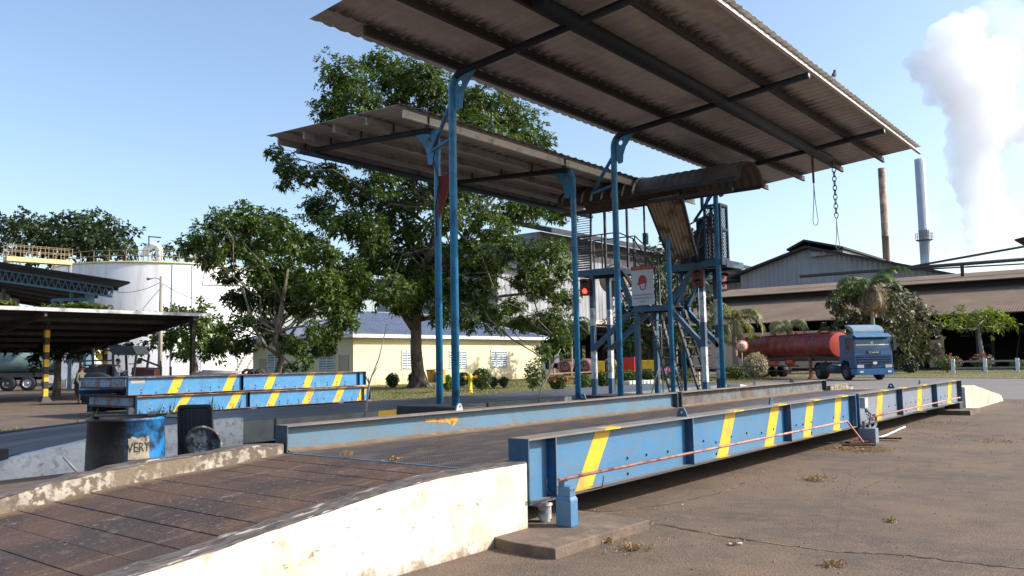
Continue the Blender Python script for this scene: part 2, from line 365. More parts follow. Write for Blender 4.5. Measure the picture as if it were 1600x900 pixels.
def foot_dirt(m, z0, z1, col):
    nt = m.node_tree; L = nt.links.new; bs = nt.nodes['Principled BSDF']; src = bs.inputs['Base Color'].links[0].from_socket
    tc = nd(nt, 'ShaderNodeTexCoord'); sx = nd(nt, 'ShaderNodeSeparateXYZ'); L(tc.outputs['Object'], sx.inputs[0]); n = nd(nt, 'ShaderNodeTexNoise'); n.inputs['Scale'].default_value = 6; n.inputs['Detail'].default_value = 8; n.inputs['Roughness'].default_value = .7; L(tc.outputs['Object'], n.inputs[0])
    a = nd(nt, 'ShaderNodeMath', operation='MULTIPLY_ADD'); a.inputs[1].default_value = -.55; L(n.outputs[0], a.inputs[0]); L(sx.outputs[2], a.inputs[2])
    r = nd(nt, 'ShaderNodeMapRange'); r.inputs[1].default_value = z0-.275; r.inputs[2].default_value = z1-.275; r.inputs[3].default_value = .85; r.inputs[4].default_value = 0; L(a.outputs[0], r.inputs[0])
    mx = nd(nt, 'ShaderNodeMix', data_type='RGBA'); mx.inputs[7].default_value = (*col, 1); L(src, mx.inputs[6]); L(r.outputs[0], mx.inputs[0]); L(mx.outputs[2], bs.inputs['Base Color'])
foot_dirt(PLAS, -.02, .10, (.20, .14, .09))
CAPM = mat('weathered_cement_cap', (.115, .095, .085), .9, var=.25, vs=5, dirt=(.46, .39, .31), da=.16, ds=4, dsharp=.03, dirt2=(.07, .055, .048), d2a=.35, d2s=9, bump=.3, bs=20, stretch=(2.6, .5, 1))
CURBM = mat('peeling_white_cement', (.38, .34, .27), .9, var=.3, vs=7, dirt=(.14, .105, .08), da=.55, ds=9, dsharp=.08, dirt2=(.19, .145, .105), d2a=.35, d2s=2.5, bump=.3, bs=22)
SLAB = mat('ramp_slab', (.050, .034, .028), .8, var=.3, vs=60, dirt=(.095, .055, .038), da=.42, ds=1.1, dsharp=.2, dirt2=(.22, .17, .135), d2a=.0, d2s=3.0, bump=.3, bs=35)
def slab_wear(m):
    nt = m.node_tree; L = nt.links.new; bs = nt.nodes['Principled BSDF']; src = bs.inputs['Base Color'].links[0].from_socket
    tc = nd(nt, 'ShaderNodeTexCoord'); sx = nd(nt, 'ShaderNodeSeparateXYZ'); L(tc.outputs['Object'], sx.inputs[0])
    def N_(sc, st=(1, 1, 1), det=6, ro=.65):
        mp = nd(nt, 'ShaderNodeMapping'); mp.inputs['Scale'].default_value = st; L(tc.outputs['Object'], mp.inputs[0]); n = nd(nt, 'ShaderNodeTexNoise'); n.inputs['Scale'].default_value = sc; n.inputs['Detail'].default_value = det; n.inputs['Roughness'].default_value = ro; L(mp.outputs[0], n.inputs[0]); return n.outputs[0]
    def R_(v, a, b, c=0, d=1): r = nd(nt, 'ShaderNodeMapRange'); r.inputs[1].default_value = a; r.inputs[2].default_value = b; r.inputs[3].default_value = c; r.inputs[4].default_value = d; L(v, r.inputs[0]); return r.outputs[0]
    def M_(op, a, b): n = nd(nt, 'ShaderNodeMath', operation=op); [L(v, n.inputs[i]) if hasattr(v, 'links') else setattr(n.inputs[i], 'default_value', v) for i, v in enumerate((a, b))]; return n.outputs[0]
    def mix(f, col):
        nonlocal src
        x = nd(nt, 'ShaderNodeMix', data_type='RGBA'); x.inputs[7].default_value = (*col, 1); L(src, x.inputs[6]); L(f, x.inputs[0]); src = x.outputs[2]
    # two brown wheel tracks, oil, pale gravel showing through, tan dust at both edges
    for cx in (-7.55, -5.95):
        d = M_('ABSOLUTE', M_('SUBTRACT', sx.outputs[0], cx), 0); f = M_('MULTIPLY', R_(d, .18, .62, 1, 0), R_(N_(2.2, (1, .6, 1)), .38, .58)); mix(M_('MULTIPLY', f, .75), (.105, .055, .033))
        f = M_('MULTIPLY', R_(d, .05, .35, 1, 0), R_(N_(3.1, (2, .35, 1), 8), .56, .68)); mix(M_('MULTIPLY', f, .6), (.26, .18, .115))
    mix(M_('MULTIPLY', R_(N_(1.6), .56, .66), .6), (.022, .018, .022))
    mix(M_('MULTIPLY', R_(N_(38, (1, .5, 1), 2, .5), .64, .70), R_(N_(1.3), .38, .6, 0, .8)), (.30, .265, .235))
    e = M_('MINIMUM', M_('ABSOLUTE', M_('ADD', sx.outputs[0], 8.4), 0), M_('ABSOLUTE', M_('ADD', sx.outputs[0], 4.99), 0))
    f = R_(M_('SUBTRACT', e, M_('MULTIPLY', N_(5), .28)), -.08, .10, .75, 0); mix(f, (.22, .145, .085))
    L(src, bs.inputs['Base Color'])
slab_wear(SLAB)
def flakes(m, col, sc, lo, hi, st=(1, 1, 1), am=.9):
    nt = m.node_tree; L = nt.links.new; bs = nt.nodes['Principled BSDF']; src = bs.inputs['Base Color'].links[0].from_socket
    tc = nd(nt, 'ShaderNodeTexCoord'); mp = nd(nt, 'ShaderNodeMapping'); mp.inputs['Scale'].default_value = st; L(tc.outputs['Object'], mp.inputs[0])
    n = nd(nt, 'ShaderNodeTexNoise'); n.inputs['Scale'].default_value = sc; n.inputs['Detail'].default_value = 9; n.inputs['Roughness'].default_value = .72; L(mp.outputs[0], n.inputs[0])
    r = nd(nt, 'ShaderNodeMapRange'); r.inputs[1].default_value = lo; r.inputs[2].default_value = hi; r.inputs[3].default_value = 0; r.inputs[4].default_value = am; L(n.outputs[0], r.inputs[0])
    x = nd(nt, 'ShaderNodeMix', data_type='RGBA'); x.inputs[7].default_value = (*col, 1); L(src, x.inputs[6]); L(r.outputs[0], x.inputs[0]); L(x.outputs[2], bs.inputs['Base Color'])
flakes(ASPH, (.040, .032, .027), .45, .55, .68, am=.55); flakes(ASPH, (.24, .16, .10), 2.6, .60, .66, am=.5)
flakes(PLAS, (.36, .26, .16), 1.6, .54, .60, (1, 1, 1.6), .5); flakes(PLAS, (.16, .12, .09), 5.0, .615, .635, (1, 1, 2.2), .75)
def wall_strip(mb, x0, x1, y0, y1, zf, n=40, cap=.012, rag=.006, z0=-.05):
    ys = [y0+(y1-y0)*i/n for i in range(n+1)]; mx = 5
    for mi, lo in ((0, None), (1, 'cap')):
        mb.mat(mi); vs = []
        for y in ys:
            z = zf(y)
            j = [random.uniform(-rag, rag) for _ in range(4)]
            if mi == 0: vs += [(x0, y, z0), (x0, y, z), (x1, y, z), (x1, y, z0)]
            else: vs += [(x0-.004+j[0], y, z+.002), (x0+.015+j[0], y, z+cap+j[1]), (x1-.015+j[2], y, z+cap+j[1]), (x1+.004+j[2], y, z+.002)]
        fs = [(i*4+k, i*4+(k+1) % 4, (i+1)*4+(k+1) % 4, (i+1)*4+k) for i in range(n) for k in range(4)]
        mb.add(vs, fs + [(0, 1, 2, 3), tuple(range(n*4, n*4+4))[::-1]])
ramp = thing('access_ramp', 'near concrete access ramp with dark slab surface and white outer wall', 'ramp', (-6.6, 3, 0))
mb = MB(); wall_strip(mb, -4.99, -4.74, -.6, 6.08, lambda y: wall_z(y)-.012, n=110, rag=.005); o = mb.build('side_wall', [PLAS, CAPM], ramp); o['label'] = 'bright whitewashed wall with worn grey cap'
mb = MB(); wall_strip(mb, -8.62, -8.40, -.6, 6.08, lambda y: wall_z(y, PK)-.02, cap=.02, rag=.014); o = mb.build('curb', [CURBM, CAPM], ramp); o['label'] = 'low kerb with peeling white paint'
mb = MB()
ys = []; y = 6.09
while y > -.7: ys.append(y); y -= random.uniform(.30, .335)
for a, b_ in zip(ys, ys[1:]):
    za, zb = wall_z(a, PS), wall_z(b_, PS)
    for x0, x1 in ((-8.40, -4.99),):
        j = random.uniform(-.004, .004); g_ = .012
        mb.hexa([(x0, b_, -.02), (x1-.01, b_, -.02), (x1-.01, a-g_, -.02), (x0, a-g_, -.02)], [(x0, b_, zb+j), (x1-.01, b_, zb+j), (x1-.01, a-g_, za+j), (x0, a-g_, za+j)])
mb.build('ramp_slab', SLAB, ramp, bevel=.004)
mb = MB()
for a, b_ in zip(ys, ys[1:]): mb.add([(-8.39, b_, wall_z(b_, PS)-.02), (-5, b_, wall_z(b_, PS)-.02), (-5, a, wall_z(a, PS)-.02), (-8.39, a, wall_z(a, PS)-.02)], [(0, 1, 2, 3)])
mb.build('joint_filler', mat('joint_dirt', (.03, .022, .018), .95), ramp)
# far ramp of the first bridge
P2 = [(25.9, .66), (27.3, .67), (31.7, .21), (32.1, 0.0)]
def wz2(y):
    for (y0, z0), (y1, z1) in zip(P2, P2[1:]):
        if y <= y1: return z0+(z1-z0)*(y-y0)/(y1-y0)
    return 0
ramp2 = thing('access_ramp', 'short concrete ramp at the far end of the near weighbridge with cream end wall', 'ramp', (-6.6, 29, 0))
PLASY = mat('cream_plaster', (.62, .56, .42), .85, var=.08, vs=2, dirt=(.4, .33, .22), da=.3, ds=1.2, dsharp=.3, dirt2=(.16, .13, .1), d2a=.16, d2s=3.5, bump=.2, bs=14)
mb = MB(); wall_strip(mb, -4.99, -4.74, 25.9, 32.05, wz2, n=20); o = mb.build('side_wall', [PLASY, PLASY], ramp2)
mb = MB(); wall_strip(mb, -8.62, -8.40, 25.9, 32.05, lambda y: wz2(y)+.03, n=20, rag=.02); mb.build('curb', [CURBM, CURBM], ramp2)
mb = MB(); mb.add([(-8.4, 25.9, .55), (-4.99, 25.9, .55), (-4.99, 27.6, .53), (-8.4, 27.6, .53), (-4.99, 32.1, .008), (-8.4, 32.1, .008)], [(0, 1, 2, 3), (3, 2, 4, 5)]); mb.build('ramp_slab', SLAB, ramp2)

# ------------------------------------------------------------ first weighbridge
wb = thing('weighbridge', 'long blue steel weighbridge in the foreground with slanted yellow stripes', 'weighbridge', (-6.6, 15.9, 0))
ZB, ZT, FW, TF, TW = .286, .886, .24, .018, .012
def girder(xc, y0, y1, stripes, name, mats, lab=None, side=1, zb=ZB, zt=ZT, parent=wb, end=True, sx=1):
    """I-beam along Y; stripes: (y at web bottom left, right, y at web top left, right) painted on the face on `side`"""
    b = MB(); h = FW/2; b.mat(1); b.box(xc-h, xc+h, y0, y1, zt-TF, zt); b.mat(1); b.box(xc-h, xc+h, y0, y1, zb, zb+TF)
    b.mat(0); b.box(xc-TW/2, xc+TW/2, y0+.001, y1-.001, zb+TF+.0005, zt-TF-.0005)
    if end:
        for ye in (y0, y1): b.mat(2); b.box(xc-h+.002, xc+h-.002, ye-.008, ye+.008, zb-.001, zt-.002)
    xs = xc + side*(TW/2+.003); b.mat(3)
    for (a, c, d, e) in stripes:
        b.add([(xs, a, zb+TF), (xs, c, zb+TF), (xs, e, zt-TF-.001), (xs, d, zt-TF-.001)], [(0, 1, 2, 3)])
        xe = xc+side*(h+.002)
        b.add([(xe, d, zt-TF), (xe, e, zt-TF), (xe, e+.02, zt), (xe, d+.02, zt)], [(0, 1, 2, 3)])
        b.add([(xc, d, zt+.002), (xe, d, zt+.002), (xe, e, zt+.002), (xc, e, zt+.002)], [(0, 3, 2, 1)])
        b.add([(xc+side*TW, a-.12, zb+TF+.002), (xe, a-.12, zb+TF+.002), (xe, c-.12, zb+TF+.002), (xc+side*TW, c-.12, zb+TF+.002)], [(0, 3, 2, 1)])
    o = b.build(name, mats, parent)
    if lab: o['label'] = lab
    return o
GM = [BLUE, FLG, NAVY, YEL]
S1 = [(7.02, 7.32, 7.42, 7.72), (10.30, 10.63, 10.62, 10.95), (11.9, 12.24, 12.22, 12.56), (13.5, 13.84, 13.76, 14.1), (15.0, 15.34, 15.2, 15.54)]
S2 = [(17.6, 18.0, 17.85, 18.25), (19.3, 19.62, 19.36, 19.68), (20.95, 21.35, 21.15, 21.55), (23.0, 23.0, 23.0, 23.0), (24.2, 24.62, 24.4, 24.82)]
XN, XF = -4.86, -8.50
BLUEG = mat('faded_girder_blue', (.16, .225, .30), .55, var=.12, vs=2, dirt=(.2, .19, .19), da=.4, ds=2, dsharp=.3, dirt2=(.2, .09, .05), d2a=.1, d2s=8)
gA = girder(XN, 6.12, 16.0, S1, 'outer_girder', GM, 'bright blue girder with five yellow stripes')
gB = girder(XN, 16.22, 25.5, S2, 'outer_girder', [BLUEG, FLG, NAVY, YEL], 'greyer far girder')
def stiff(y, xc, parent, side=1, n=1):
    b = MB()
    for s_ in ((side,) if n == 1 else (1, -1)):
        x0, x1 = sorted((xc+s_*TW/2, xc+s_*(FW/2-.004))); b.box(x0, x1, y-.006, y+.006, ZB+TF, ZT-TF)
    b.mat(1); xe = xc+side*(FW/2-.002); b.box(xe-.003, xe+.002, y-.0065, y+.0065, ZB+TF, ZT-TF)
    b.build('stiffener', [BLUED, FLG], parent)
for y_ in (6.55, 9.43, 12.72): stiff(y_, XN, gA)
for y_ in (19.3, 22.55): stiff(y_, XN, gB)
gC = girder(XF, 6.12, 16.0, [], 'inner_girder', [BLUEW, FLGD, NAVY, YEL], 'worn blue far side girder')
BROWNG = mat('dusty_brown_girder', (.12, .10, .085), .8, var=.2, vs=2, dirt=(.15, .19, .2), da=.4, ds=1, dsharp=.3, dirt2=(.06, .045, .04), d2a=.3, d2s=5)
gD = girder(XF, 16.22, 25.5, [], 'inner_girder', [BROWNG, FLGD, NAVY, YEL], 'dust brown far side girder')
b = MB(); b.box(XF+.01, XF+.118, 16.0, 16.035, .56, ZT-TF-.002); b.box(XF+.01, XF+.118, 16.18, 16.22, .56, ZT-TF-.002); b.build('joint_plate', DARK, wb)
b = MB(); b.box(XN-.11, XN+.118, 16.012, 16.03, ZB, ZT-.001); b.box(XN-.11, XN+.118, 16.19, 16.208, ZB, ZT-.001); b.box(XN+.02, XN+.07, 16.03, 16.19, .4, .5); b.build('joint_plate', BLUED, wb)
b = MB(); xs_ = XF+.009   # the worn patch of yellow on the far girder
b.add([(xs_, 8.5, .80), (xs_, 9.25, .795), (xs_, 9.25, .72), (xs_, 9.12, .66), (xs_, 9.02, .72), (xs_, 8.55, .765)], [(0, 1, 2, 3, 4, 5)]); b.build('paint_patch', mat('ochre_paint', (.5, .29, .05), .7, var=.2, vs=8, dirt=(.2, .1, .05), da=.4, ds=8), gC)
DECK = mat('checker_deck', (.052, .044, .046), .5, var=.2, vs=.8, dirt=(.085, .058, .045), da=.45, ds=.5, dsharp=.4, dirt2=(.2, .13, .08), d2a=.15, d2s=3, bump=0, stretch=(2, .6, 1))
_n = DECK.node_tree; _tc = nd(_n, 'ShaderNodeTexCoord'); _mp = nd(_n, 'ShaderNodeMapping'); _mp.inputs['Rotation'].default_value = (0, 0, R(45)); _ck = nd(_n, 'ShaderNodeTexWave', wave_type='BANDS'); _ck2 = nd(_n, 'ShaderNodeTexWave', wave_type='BANDS', bands_direction='Y')
_ck.inputs['Scale'].default_value = 14; _ck2.inputs['Scale'].default_value = 14; _bm = nd(_n, 'ShaderNodeBump'); _bm.inputs['Strength'].default_value = .45; _bm.inputs['Distance'].default_value = .01; _mx = nd(_n, 'ShaderNodeMath', operation='MULTIPLY')
for a, c in ((_tc.outputs['Object'], _mp.inputs[0]), (_mp.outputs[0], _ck.inputs[0]), (_mp.outputs[0], _ck2.inputs[0]), (_ck.outputs[1], _mx.inputs[0]), (_ck2.outputs[1], _mx.inputs[1]), (_mx.outputs[0], _bm.inputs['Height']), (_bm.outputs[0], _n.nodes['Principled BSDF'].inputs['Normal'])): _n.links.new(a, c)
b = MB(); b.box(XF+.006, XN-.12, 6.14, 25.5, .50, .56); b.build('deck_plate', DECK, wb)
b = MB(); b.box(XF+.12, XN-.12, 6.108, 6.138, .40, .566); b.build('edge_angle', BLUEW, wb)
b = MB(); b.add([(XF+.007, y, .5605+z) for y, z in ((6.2, 0), (25.4, 0))] + [(XF+.10, 25.4, .5635), (XF+.13, 6.2, .5635)], [(0, 3, 2, 1)]); b.hexa([(XF+.006, 6.2, .5605), (XF+.16, 6.2, .5605), (XF+.13, 25.4, .5605), (XF+.006, 25.4, .5605)], [(XF+.006, 6.2, .60), (XF+.05, 6.2, .572), (XF+.05, 25.4, .572), (XF+.006, 25.4, .60)]); b.build('dirt_line', mat('red_dust', (.17, .115, .075), .95, var=.3, vs=6), wb)
for k, (xc, y, rr) in enumerate([(XN, 9.38, 0), (XN-.02, 12.3, 90), (XN, 18.9, 0), (XN, 21.4, 90), (XF+.03, 9.25, 90), (XF, 12.6, 0), (XF, 20.4, 90), (XF, 23.0, 0)]):
    b = MB(); rot = Matrix.Rotation(R(rr), 3, 'Z')
    ol = [(-.075, 0), (.075, 0), (.055, .06), (.03, .105), (-.03, .105), (-.055, .06)]
    plate_hole(b, ol, (0, .055), .017, lambda u, v, s_: Vector((xc, y, ZT)) + rot @ Vector((u, -.012+.024*s_, v)), 12)
    b.build('lifting_lug', LGREY if k == 4 else NAVY, wb)
# bolts along the web
b = MB(); y = 6.75
while y < 25.2:
    if abs(y-16.1) > .5 and random.random() < .8:
        for z_ in ((.50+.05*random.random(),) if random.random() < .7 else (.50+.04*random.random(), .35)):
            b.box(XN+TW/2+.001, XN+TW/2+.014, y-.006, y+.006, z_-.018, z_+.008)
    y += random.uniform(.3, .55)
islands(b.build('bolt', mat('bolt_black', (.01, .012, .02), .5), wb))
pc = thing('conduit_pipe', 'thin pink painted pipe running along the lower side of the near blue girder', 'pipe', (-4.6, 6.4, .4))
b = MB(); pa, pb_ = gx(873, 750, -4.49), gx(1323, 658, -4.49); b.tube([pa, pb_, pb_+Vector((0, .08, -.03)), pb_+Vector((0, .85, -.42))], .016, 8); b.build('pipe', RUSTP, pc)
b = MB(); b.tube([gx(1360, 652, -4.56), gx(1500, 621, -4.56)], .016, 8); b.build('pipe', RUSTP, pc)
for y in (7.0, 15.0, 20, 24.4): b = MB(); b.tube([(-4.5 if y < 16 else -4.56, y, .47), (-4.52 if y < 16 else -4.57, y, .36), (-4.72, y+.03, .31)], .006, 6); b.build('hanger', DARK, pc)

# pad, pedestal, load cell
PADM = mat('concrete_pad', (.15, .11, .085), .9, var=.2, vs=2, dirt=(.10, .072, .055), da=.5, ds=1.5, dsharp=.25, dirt2=(.27, .19, .13), d2a=.25, d2s=3, bump=.25, bs=25)
def pad(pts, name, lab, z=.12):
    b = MB(); n = len(pts); b.hexa([(x, y, -.02) for x, y in pts], [(x+random.uniform(-.01, .01), y, z) for x, y in pts]); o = b.build(name, PADM, None, .012); tag(o, lab, 'concrete pad'); return o
pq = [gz(x_, y_, .09) for x_, y_ in ((800, 847), (868, 857), (925, 838), (1014, 812), (905, 797))]; pad([(v_.x, v_.y) for v_ in pq] + [(-5.6, 7.2), (-5.6, 5.6), (-4.73, 5.6)], 'footing_pad', 'low concrete footing pad under the near end of the blue girder', .09)
pad([(-4.35, 24.3), (-4.35, 25.6), (-5.4, 25.6), (-5.4, 24.3)], 'footing_pad', 'low concrete footing pad at the far end of the weighbridge')
def pedestal(x, y, lab, m=BLUE):
    t = thing('girder_pedestal', lab, 'pedestal', (x, y, .12))
    b = MB(); b.hexa([(x-.085, y-.06, .09), (x+.085, y-.06, .09), (x+.085, y+.06, .09), (x-.085, y+.06, .09)], [(x-.085, y-.06, .33), (x+.085, y-.06, .33), (x+.085, y+.06, .33), (x-.085, y+.06, .33)]); b.build('foot', m, t, .008)
    b = MB(); b.hexa([(x-.085, y-.06, .331), (x+.085, y-.06, .331), (x+.085, y+.06, .331), (x-.085, y+.06, .331)], [(x-.07, y-.045, .36), (x+.07, y-.045, .36), (x+.07, y+.045, .36), (x-.07, y+.045, .36)]); b.build('shoulder', m, t)
    b = MB(); b.box(x-.07, x+.07, y-.045, y+.045, .361, .45); b.box(x-.07, x+.0, y-.03, y+.03, .4505, .50); b.box(x+.0705, x+.078, y-.03, y-.015, .41, .43); b.box(x+.0705, x+.078, y+.015, y+.03, .41, .43); b.build('bracket', m, t, .004); return t
pedestal(-4.50, 6.36, 'blue steel pedestal standing on the concrete pad at the near girder end')
b = MB(); b.box(-4.72, -4.42, 15.98, 16.18, 0, .27); b.box(-4.66, -4.6, 16.0, 16.03, .27, .4); o = b.build('support_foot', BLUEG, wb, .01)
b = MB(); b.box(-5.1, -4.72, 25.0, 25.45, .12, .283); o = b.build('support_block', DARK, None, .01); tag(o, 'dark steel block carrying the far end of the girder', 'support')
lc = thing('load_cell', 'white cylindrical load cell under the near end of the girder', 'load cell', (-4.80, 6.42, .09))
b = MB(); b.lathe([(0, .085), (.05, .085), (.05, .11), (.064, .12), (.064, .235), (.074, .24), (.074, .258), (.03, .262), (.03, .2835), (0, .2835)], (-4.80, 6.42, 0), 20); b.build('cell_body', WHITE, lc)
b = MB(); b.lathe([(.0655, .165), (.0655, .20)], (-4.80, 6.42, 0), 20); b.build('label_band', mat('grey_label', (.25, .27, .3), .5), lc)
b = MB(); b.box(-4.98, -4.70, 6.2, 6.36, .262, .2835); b.build('bearing_plate', FLG, lc)
b = MB(); b.tube(wander((-4.70, 6.33, .50), (-4.68, 6.42, .16), 6, .1), .005, 6); b.build('cable', BLACK, lc)
# junction box and cable coil at the joint
jb = thing('junction_box', 'small grey junction box with hanging cables at the girder joint', 'junction box', (-4.72, 16.5, .6))
b = MB(); b.box(-4.84, -4.70, 16.42, 16.62, .60, .80); b.build('box_body', LGREY, jb, .006)
b = MB()
for k in range(5): b.tube(wander((-4.72, 16.45+.03*k, .60), (-4.66, 16.6+.05*k, .36), 6, .25), .007, 6)
b.build('cable', DARK, jb)
b = MB()
for k in range(3):
    pts = [(-4.64+.012*k, 16.6+(.135+.01*k)*math.cos(t)*1.5, .36+(.12+.008*k)*math.sin(t)) for t in [i*math.pi/10 for i in range(21)]]; b.tube(pts, .008, 6, False)
b.build('cable_coil', mat('grey_cable', (.2, .19, .19), .6), jb)
o = MB().tube([gx(1359, 665, -4.6), gz(1359, 678, .1), gz(1362, 683, .02), gz(1368, 684.5, .02), gz(1376, 683, .02), gz(1387, 679, .02), gz(1398, 674, .02), gz(1407, 669.5, .02), gz(1414, 667, .02)], .018, 8).build('hose', WHITE); tag(o, 'white hose lying on the ground beside the weighbridge', 'hose')
b = MB()
for x, y, a in ((-4.75, 15.1, .4), (-4.8, 15.6, 1.0), (-4.7, 16.6, .2)):
    b.bar((x, y, .04), (x+.55*math.cos(a), y+.55*math.sin(a), .05), .12, .03)
o = b.build('scrap_plank', RUST); tag(o, '-', 'scrap', 'rusty scrap planks')
for i_, q_ in enumerate(islands(o)): q_['label'] = ('nearest', 'middle', 'farthest')[i_] + ' rusty scrap plank lying by the support foot at the girder joint'

# seams in the tarmac filled with dust and fibre
def seam(pts, w0, name='pavement_seam'):
    P_ = []
    for (a, b_), (c, d) in zip(pts, pts[1:]):
        n = max(2, int(abs(c-a)/8))
        for k in range(n): t = k/n; P_.append(gz(a+(c-a)*t, b_+(d-b_)*t + random.gauss(0, .7), 0))
    V = []; Fs = []
    for i in range(len(P_)-1):
        d = (P_[i+1]-P_[i]).normalized(); s_ = Vector((-d.y, d.x, 0)); w_ = w0*random.uniform(.3, 1.4); V += [P_[i]-s_*w_+Vector((0, 0, .004)), P_[i]+s_*w_*random.uniform(.3, 1)+Vector((0, 0, .004))]
    for i in range(len(P_)-2): Fs.append((2*i, 2*i+2, 2*i+3, 2*i+1))
    b = MB(); b.add(V, Fs); o = b.build(name, mat('seam_dust', (.045, .032, .022), .95, var=.3, vs=8, dirt=(.22, .15, .085), da=.5, ds=3, dsharp=.15)); o['kind'] = 'structure'; return o
seam([(1018, 818), (1090, 830), (1180, 845), (1300, 862), (1420, 868), (1530, 882), (1640, 892)], .022)
seam([(905, 797), (960, 800), (1060, 785), (1130, 768), (1180, 750)], .018)
seam([(1430, 676), (1500, 679), (1600, 681), (1660, 683)], .03)
seam([(1330, 770), (1420, 735), (1500, 722), (1640, 728)], .008)

# ============================================================ CANOPIES
SHEET = mat('roof_sheet_underside', (.47, .475, .485), .75, var=.08, vs=.9, dirt=(.30, .295, .29), da=.34, ds=1.3, dsharp=.3, dirt2=(.60, .59, .58), d2a=.15, d2s=3, stretch=(1, .35, 1), bump=0)
def mould(m, x0, sp, wd):
    nt = m.node_tree; L = nt.links.new; bs = nt.nodes['Principled BSDF']; src = bs.inputs['Base Color'].links[0].from_socket
    tc = nd(nt, 'ShaderNodeTexCoord'); sx = nd(nt, 'ShaderNodeSeparateXYZ'); L(tc.outputs['Object'], sx.inputs[0])
    def M_(op, a, b): n = nd(nt, 'ShaderNodeMath', operation=op); [L(v, n.inputs[i]) if hasattr(v, 'links') else setattr(n.inputs[i], 'default_value', v) for i, v in enumerate((a, b))]; return n.outputs[0]
    f = M_('FRACT', M_('DIVIDE', M_('SUBTRACT', sx.outputs[0], x0), sp), 0); f = M_('MULTIPLY', f, sp)
    mp = nd(nt, 'ShaderNodeMapping'); mp.inputs['Scale'].default_value = (1.2, 5, 1); L(tc.outputs['Object'], mp.inputs[0])
    n = nd(nt, 'ShaderNodeTexNoise'); n.inputs['Scale'].default_value = 2.2; n.inputs['Detail'].default_value = 8; n.inputs['Roughness'].default_value = .7; L(mp.outputs[0], n.inputs[0])
    v = M_('SUBTRACT', M_('ADD', M_('MULTIPLY', n.outputs[0], wd*2.4), -wd*.5), f)
    r = nd(nt, 'ShaderNodeMapRange'); r.inputs[1].default_value = -.05; r.inputs[2].default_value = wd*.6; r.inputs[3].default_value = 0; r.inputs[4].default_value = .85; L(v, r.inputs[0])
    mx = nd(nt, 'ShaderNodeMix', data_type='RGBA'); mx.inputs[7].default_value = (.035, .03, .028, 1); L(src, mx.inputs[6]); L(r.outputs[0], mx.inputs[0]); L(mx.outputs[2], bs.inputs['Base Color'])
mould(SHEET, -9.08, 1.07, .30)
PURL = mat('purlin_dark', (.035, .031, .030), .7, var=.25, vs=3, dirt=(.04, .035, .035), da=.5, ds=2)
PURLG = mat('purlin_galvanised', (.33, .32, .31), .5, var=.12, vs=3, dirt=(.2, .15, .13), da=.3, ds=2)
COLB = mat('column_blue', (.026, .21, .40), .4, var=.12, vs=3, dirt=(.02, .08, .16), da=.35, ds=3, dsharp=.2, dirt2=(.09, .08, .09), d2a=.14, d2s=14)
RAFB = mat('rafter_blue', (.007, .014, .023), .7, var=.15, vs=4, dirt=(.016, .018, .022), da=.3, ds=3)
def elbow(a, corner, b_, r, n=7):
    a, c, b_ = Vector(a), Vector(corner), Vector(b_); u = (a-c).normalized(); v = (b_-c).normalized()
    p, q = c+u*r, c+v*r; return [a] + [(p*(1-t)**2 + c*2*t*(1-t) + q*t*t) for t in [i/n for i in range(n+1)]] + [b_]
uc = thing('weighbridge_canopy', 'tall blue pole canopy with brown ribbed roof reaching out over the near weighbridge', 'canopy', (-9.2, 15, 0))
zr = lambda X: 6.41 + .0865*(X+8.93)
b = MB(); corrugated(b, (-9.47, 7.25, zr(-9.47)+.215), (0, 15.95, 0), (4.57, 0, .0865*4.57), .26, .016, 8, 4, False, .003, True); b.build('roof_sheet', SHEET, uc)
for X in (-9.08, -8.01, -6.94, -5.87):
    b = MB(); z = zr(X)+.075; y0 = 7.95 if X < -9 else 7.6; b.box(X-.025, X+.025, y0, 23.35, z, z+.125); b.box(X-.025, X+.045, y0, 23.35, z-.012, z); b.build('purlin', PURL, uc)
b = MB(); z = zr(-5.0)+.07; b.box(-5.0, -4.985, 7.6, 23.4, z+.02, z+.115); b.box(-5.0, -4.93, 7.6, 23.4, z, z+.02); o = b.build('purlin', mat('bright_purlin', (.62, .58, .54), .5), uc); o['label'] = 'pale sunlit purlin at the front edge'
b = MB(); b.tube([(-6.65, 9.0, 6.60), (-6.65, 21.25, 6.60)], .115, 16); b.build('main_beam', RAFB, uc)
def tag_col(X, Y, zb_, zt_, xe, ze, parent, rcol=.066, gx_=1, rr=.058):
    b = MB(); pts = elbow((X, Y, zb_), (X, Y, zt_), (xe, Y, ze), .28); i = 4
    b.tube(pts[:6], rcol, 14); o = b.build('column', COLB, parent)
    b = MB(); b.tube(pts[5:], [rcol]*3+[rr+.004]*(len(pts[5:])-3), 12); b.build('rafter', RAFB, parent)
    b = MB(); dx = gx_; sl = (ze-zt_)/abs(xe-X)
    ol = [(0.05, -.04), (.56, -.03+sl*.5), (.42, -.12), (.30, -.27), (.235, -.44), (.22, -.60), (.12, -.62), (.05, -.5)]
    plate_hole(b, ol, (.18, -.17), .052, lambda u, v, s_: Vector((X+dx*u, Y-.012+.024*s_, zt_+v)), 20); b.build('gusset', COLB, parent)
UPY = (9.97, 15.05, 20.05)
for Y in UPY:
    tag_col(-9.2, Y, .0, zr(-9.2), -4.98 if Y > 10 else -4.98, zr(-4.98), uc)
    b = MB(); b.tube([(-9.2, Y, 5.98), (-9.95, Y+.3, 5.32)], .038, 8); b.tube([(-9.2, Y, 5.33), (-9.98, Y+.3, 5.30)], .035, 8); b.build('tie_strut', COLB, uc)
    b = MB(); b.lathe([(.056, 0), (.058, .004), (0, .004)], (-4.98, Y, zr(-4.98)), 12, 'x'); b.build('end_cap', LGREY, uc)
lcn = thing('weighbridge_canopy', 'lower blue pole canopy roofing the second weighbridge in front of the big tree', 'canopy', (-10, 15, 0))
zl = lambda X: 6.0 + .044*(-10.03-X)
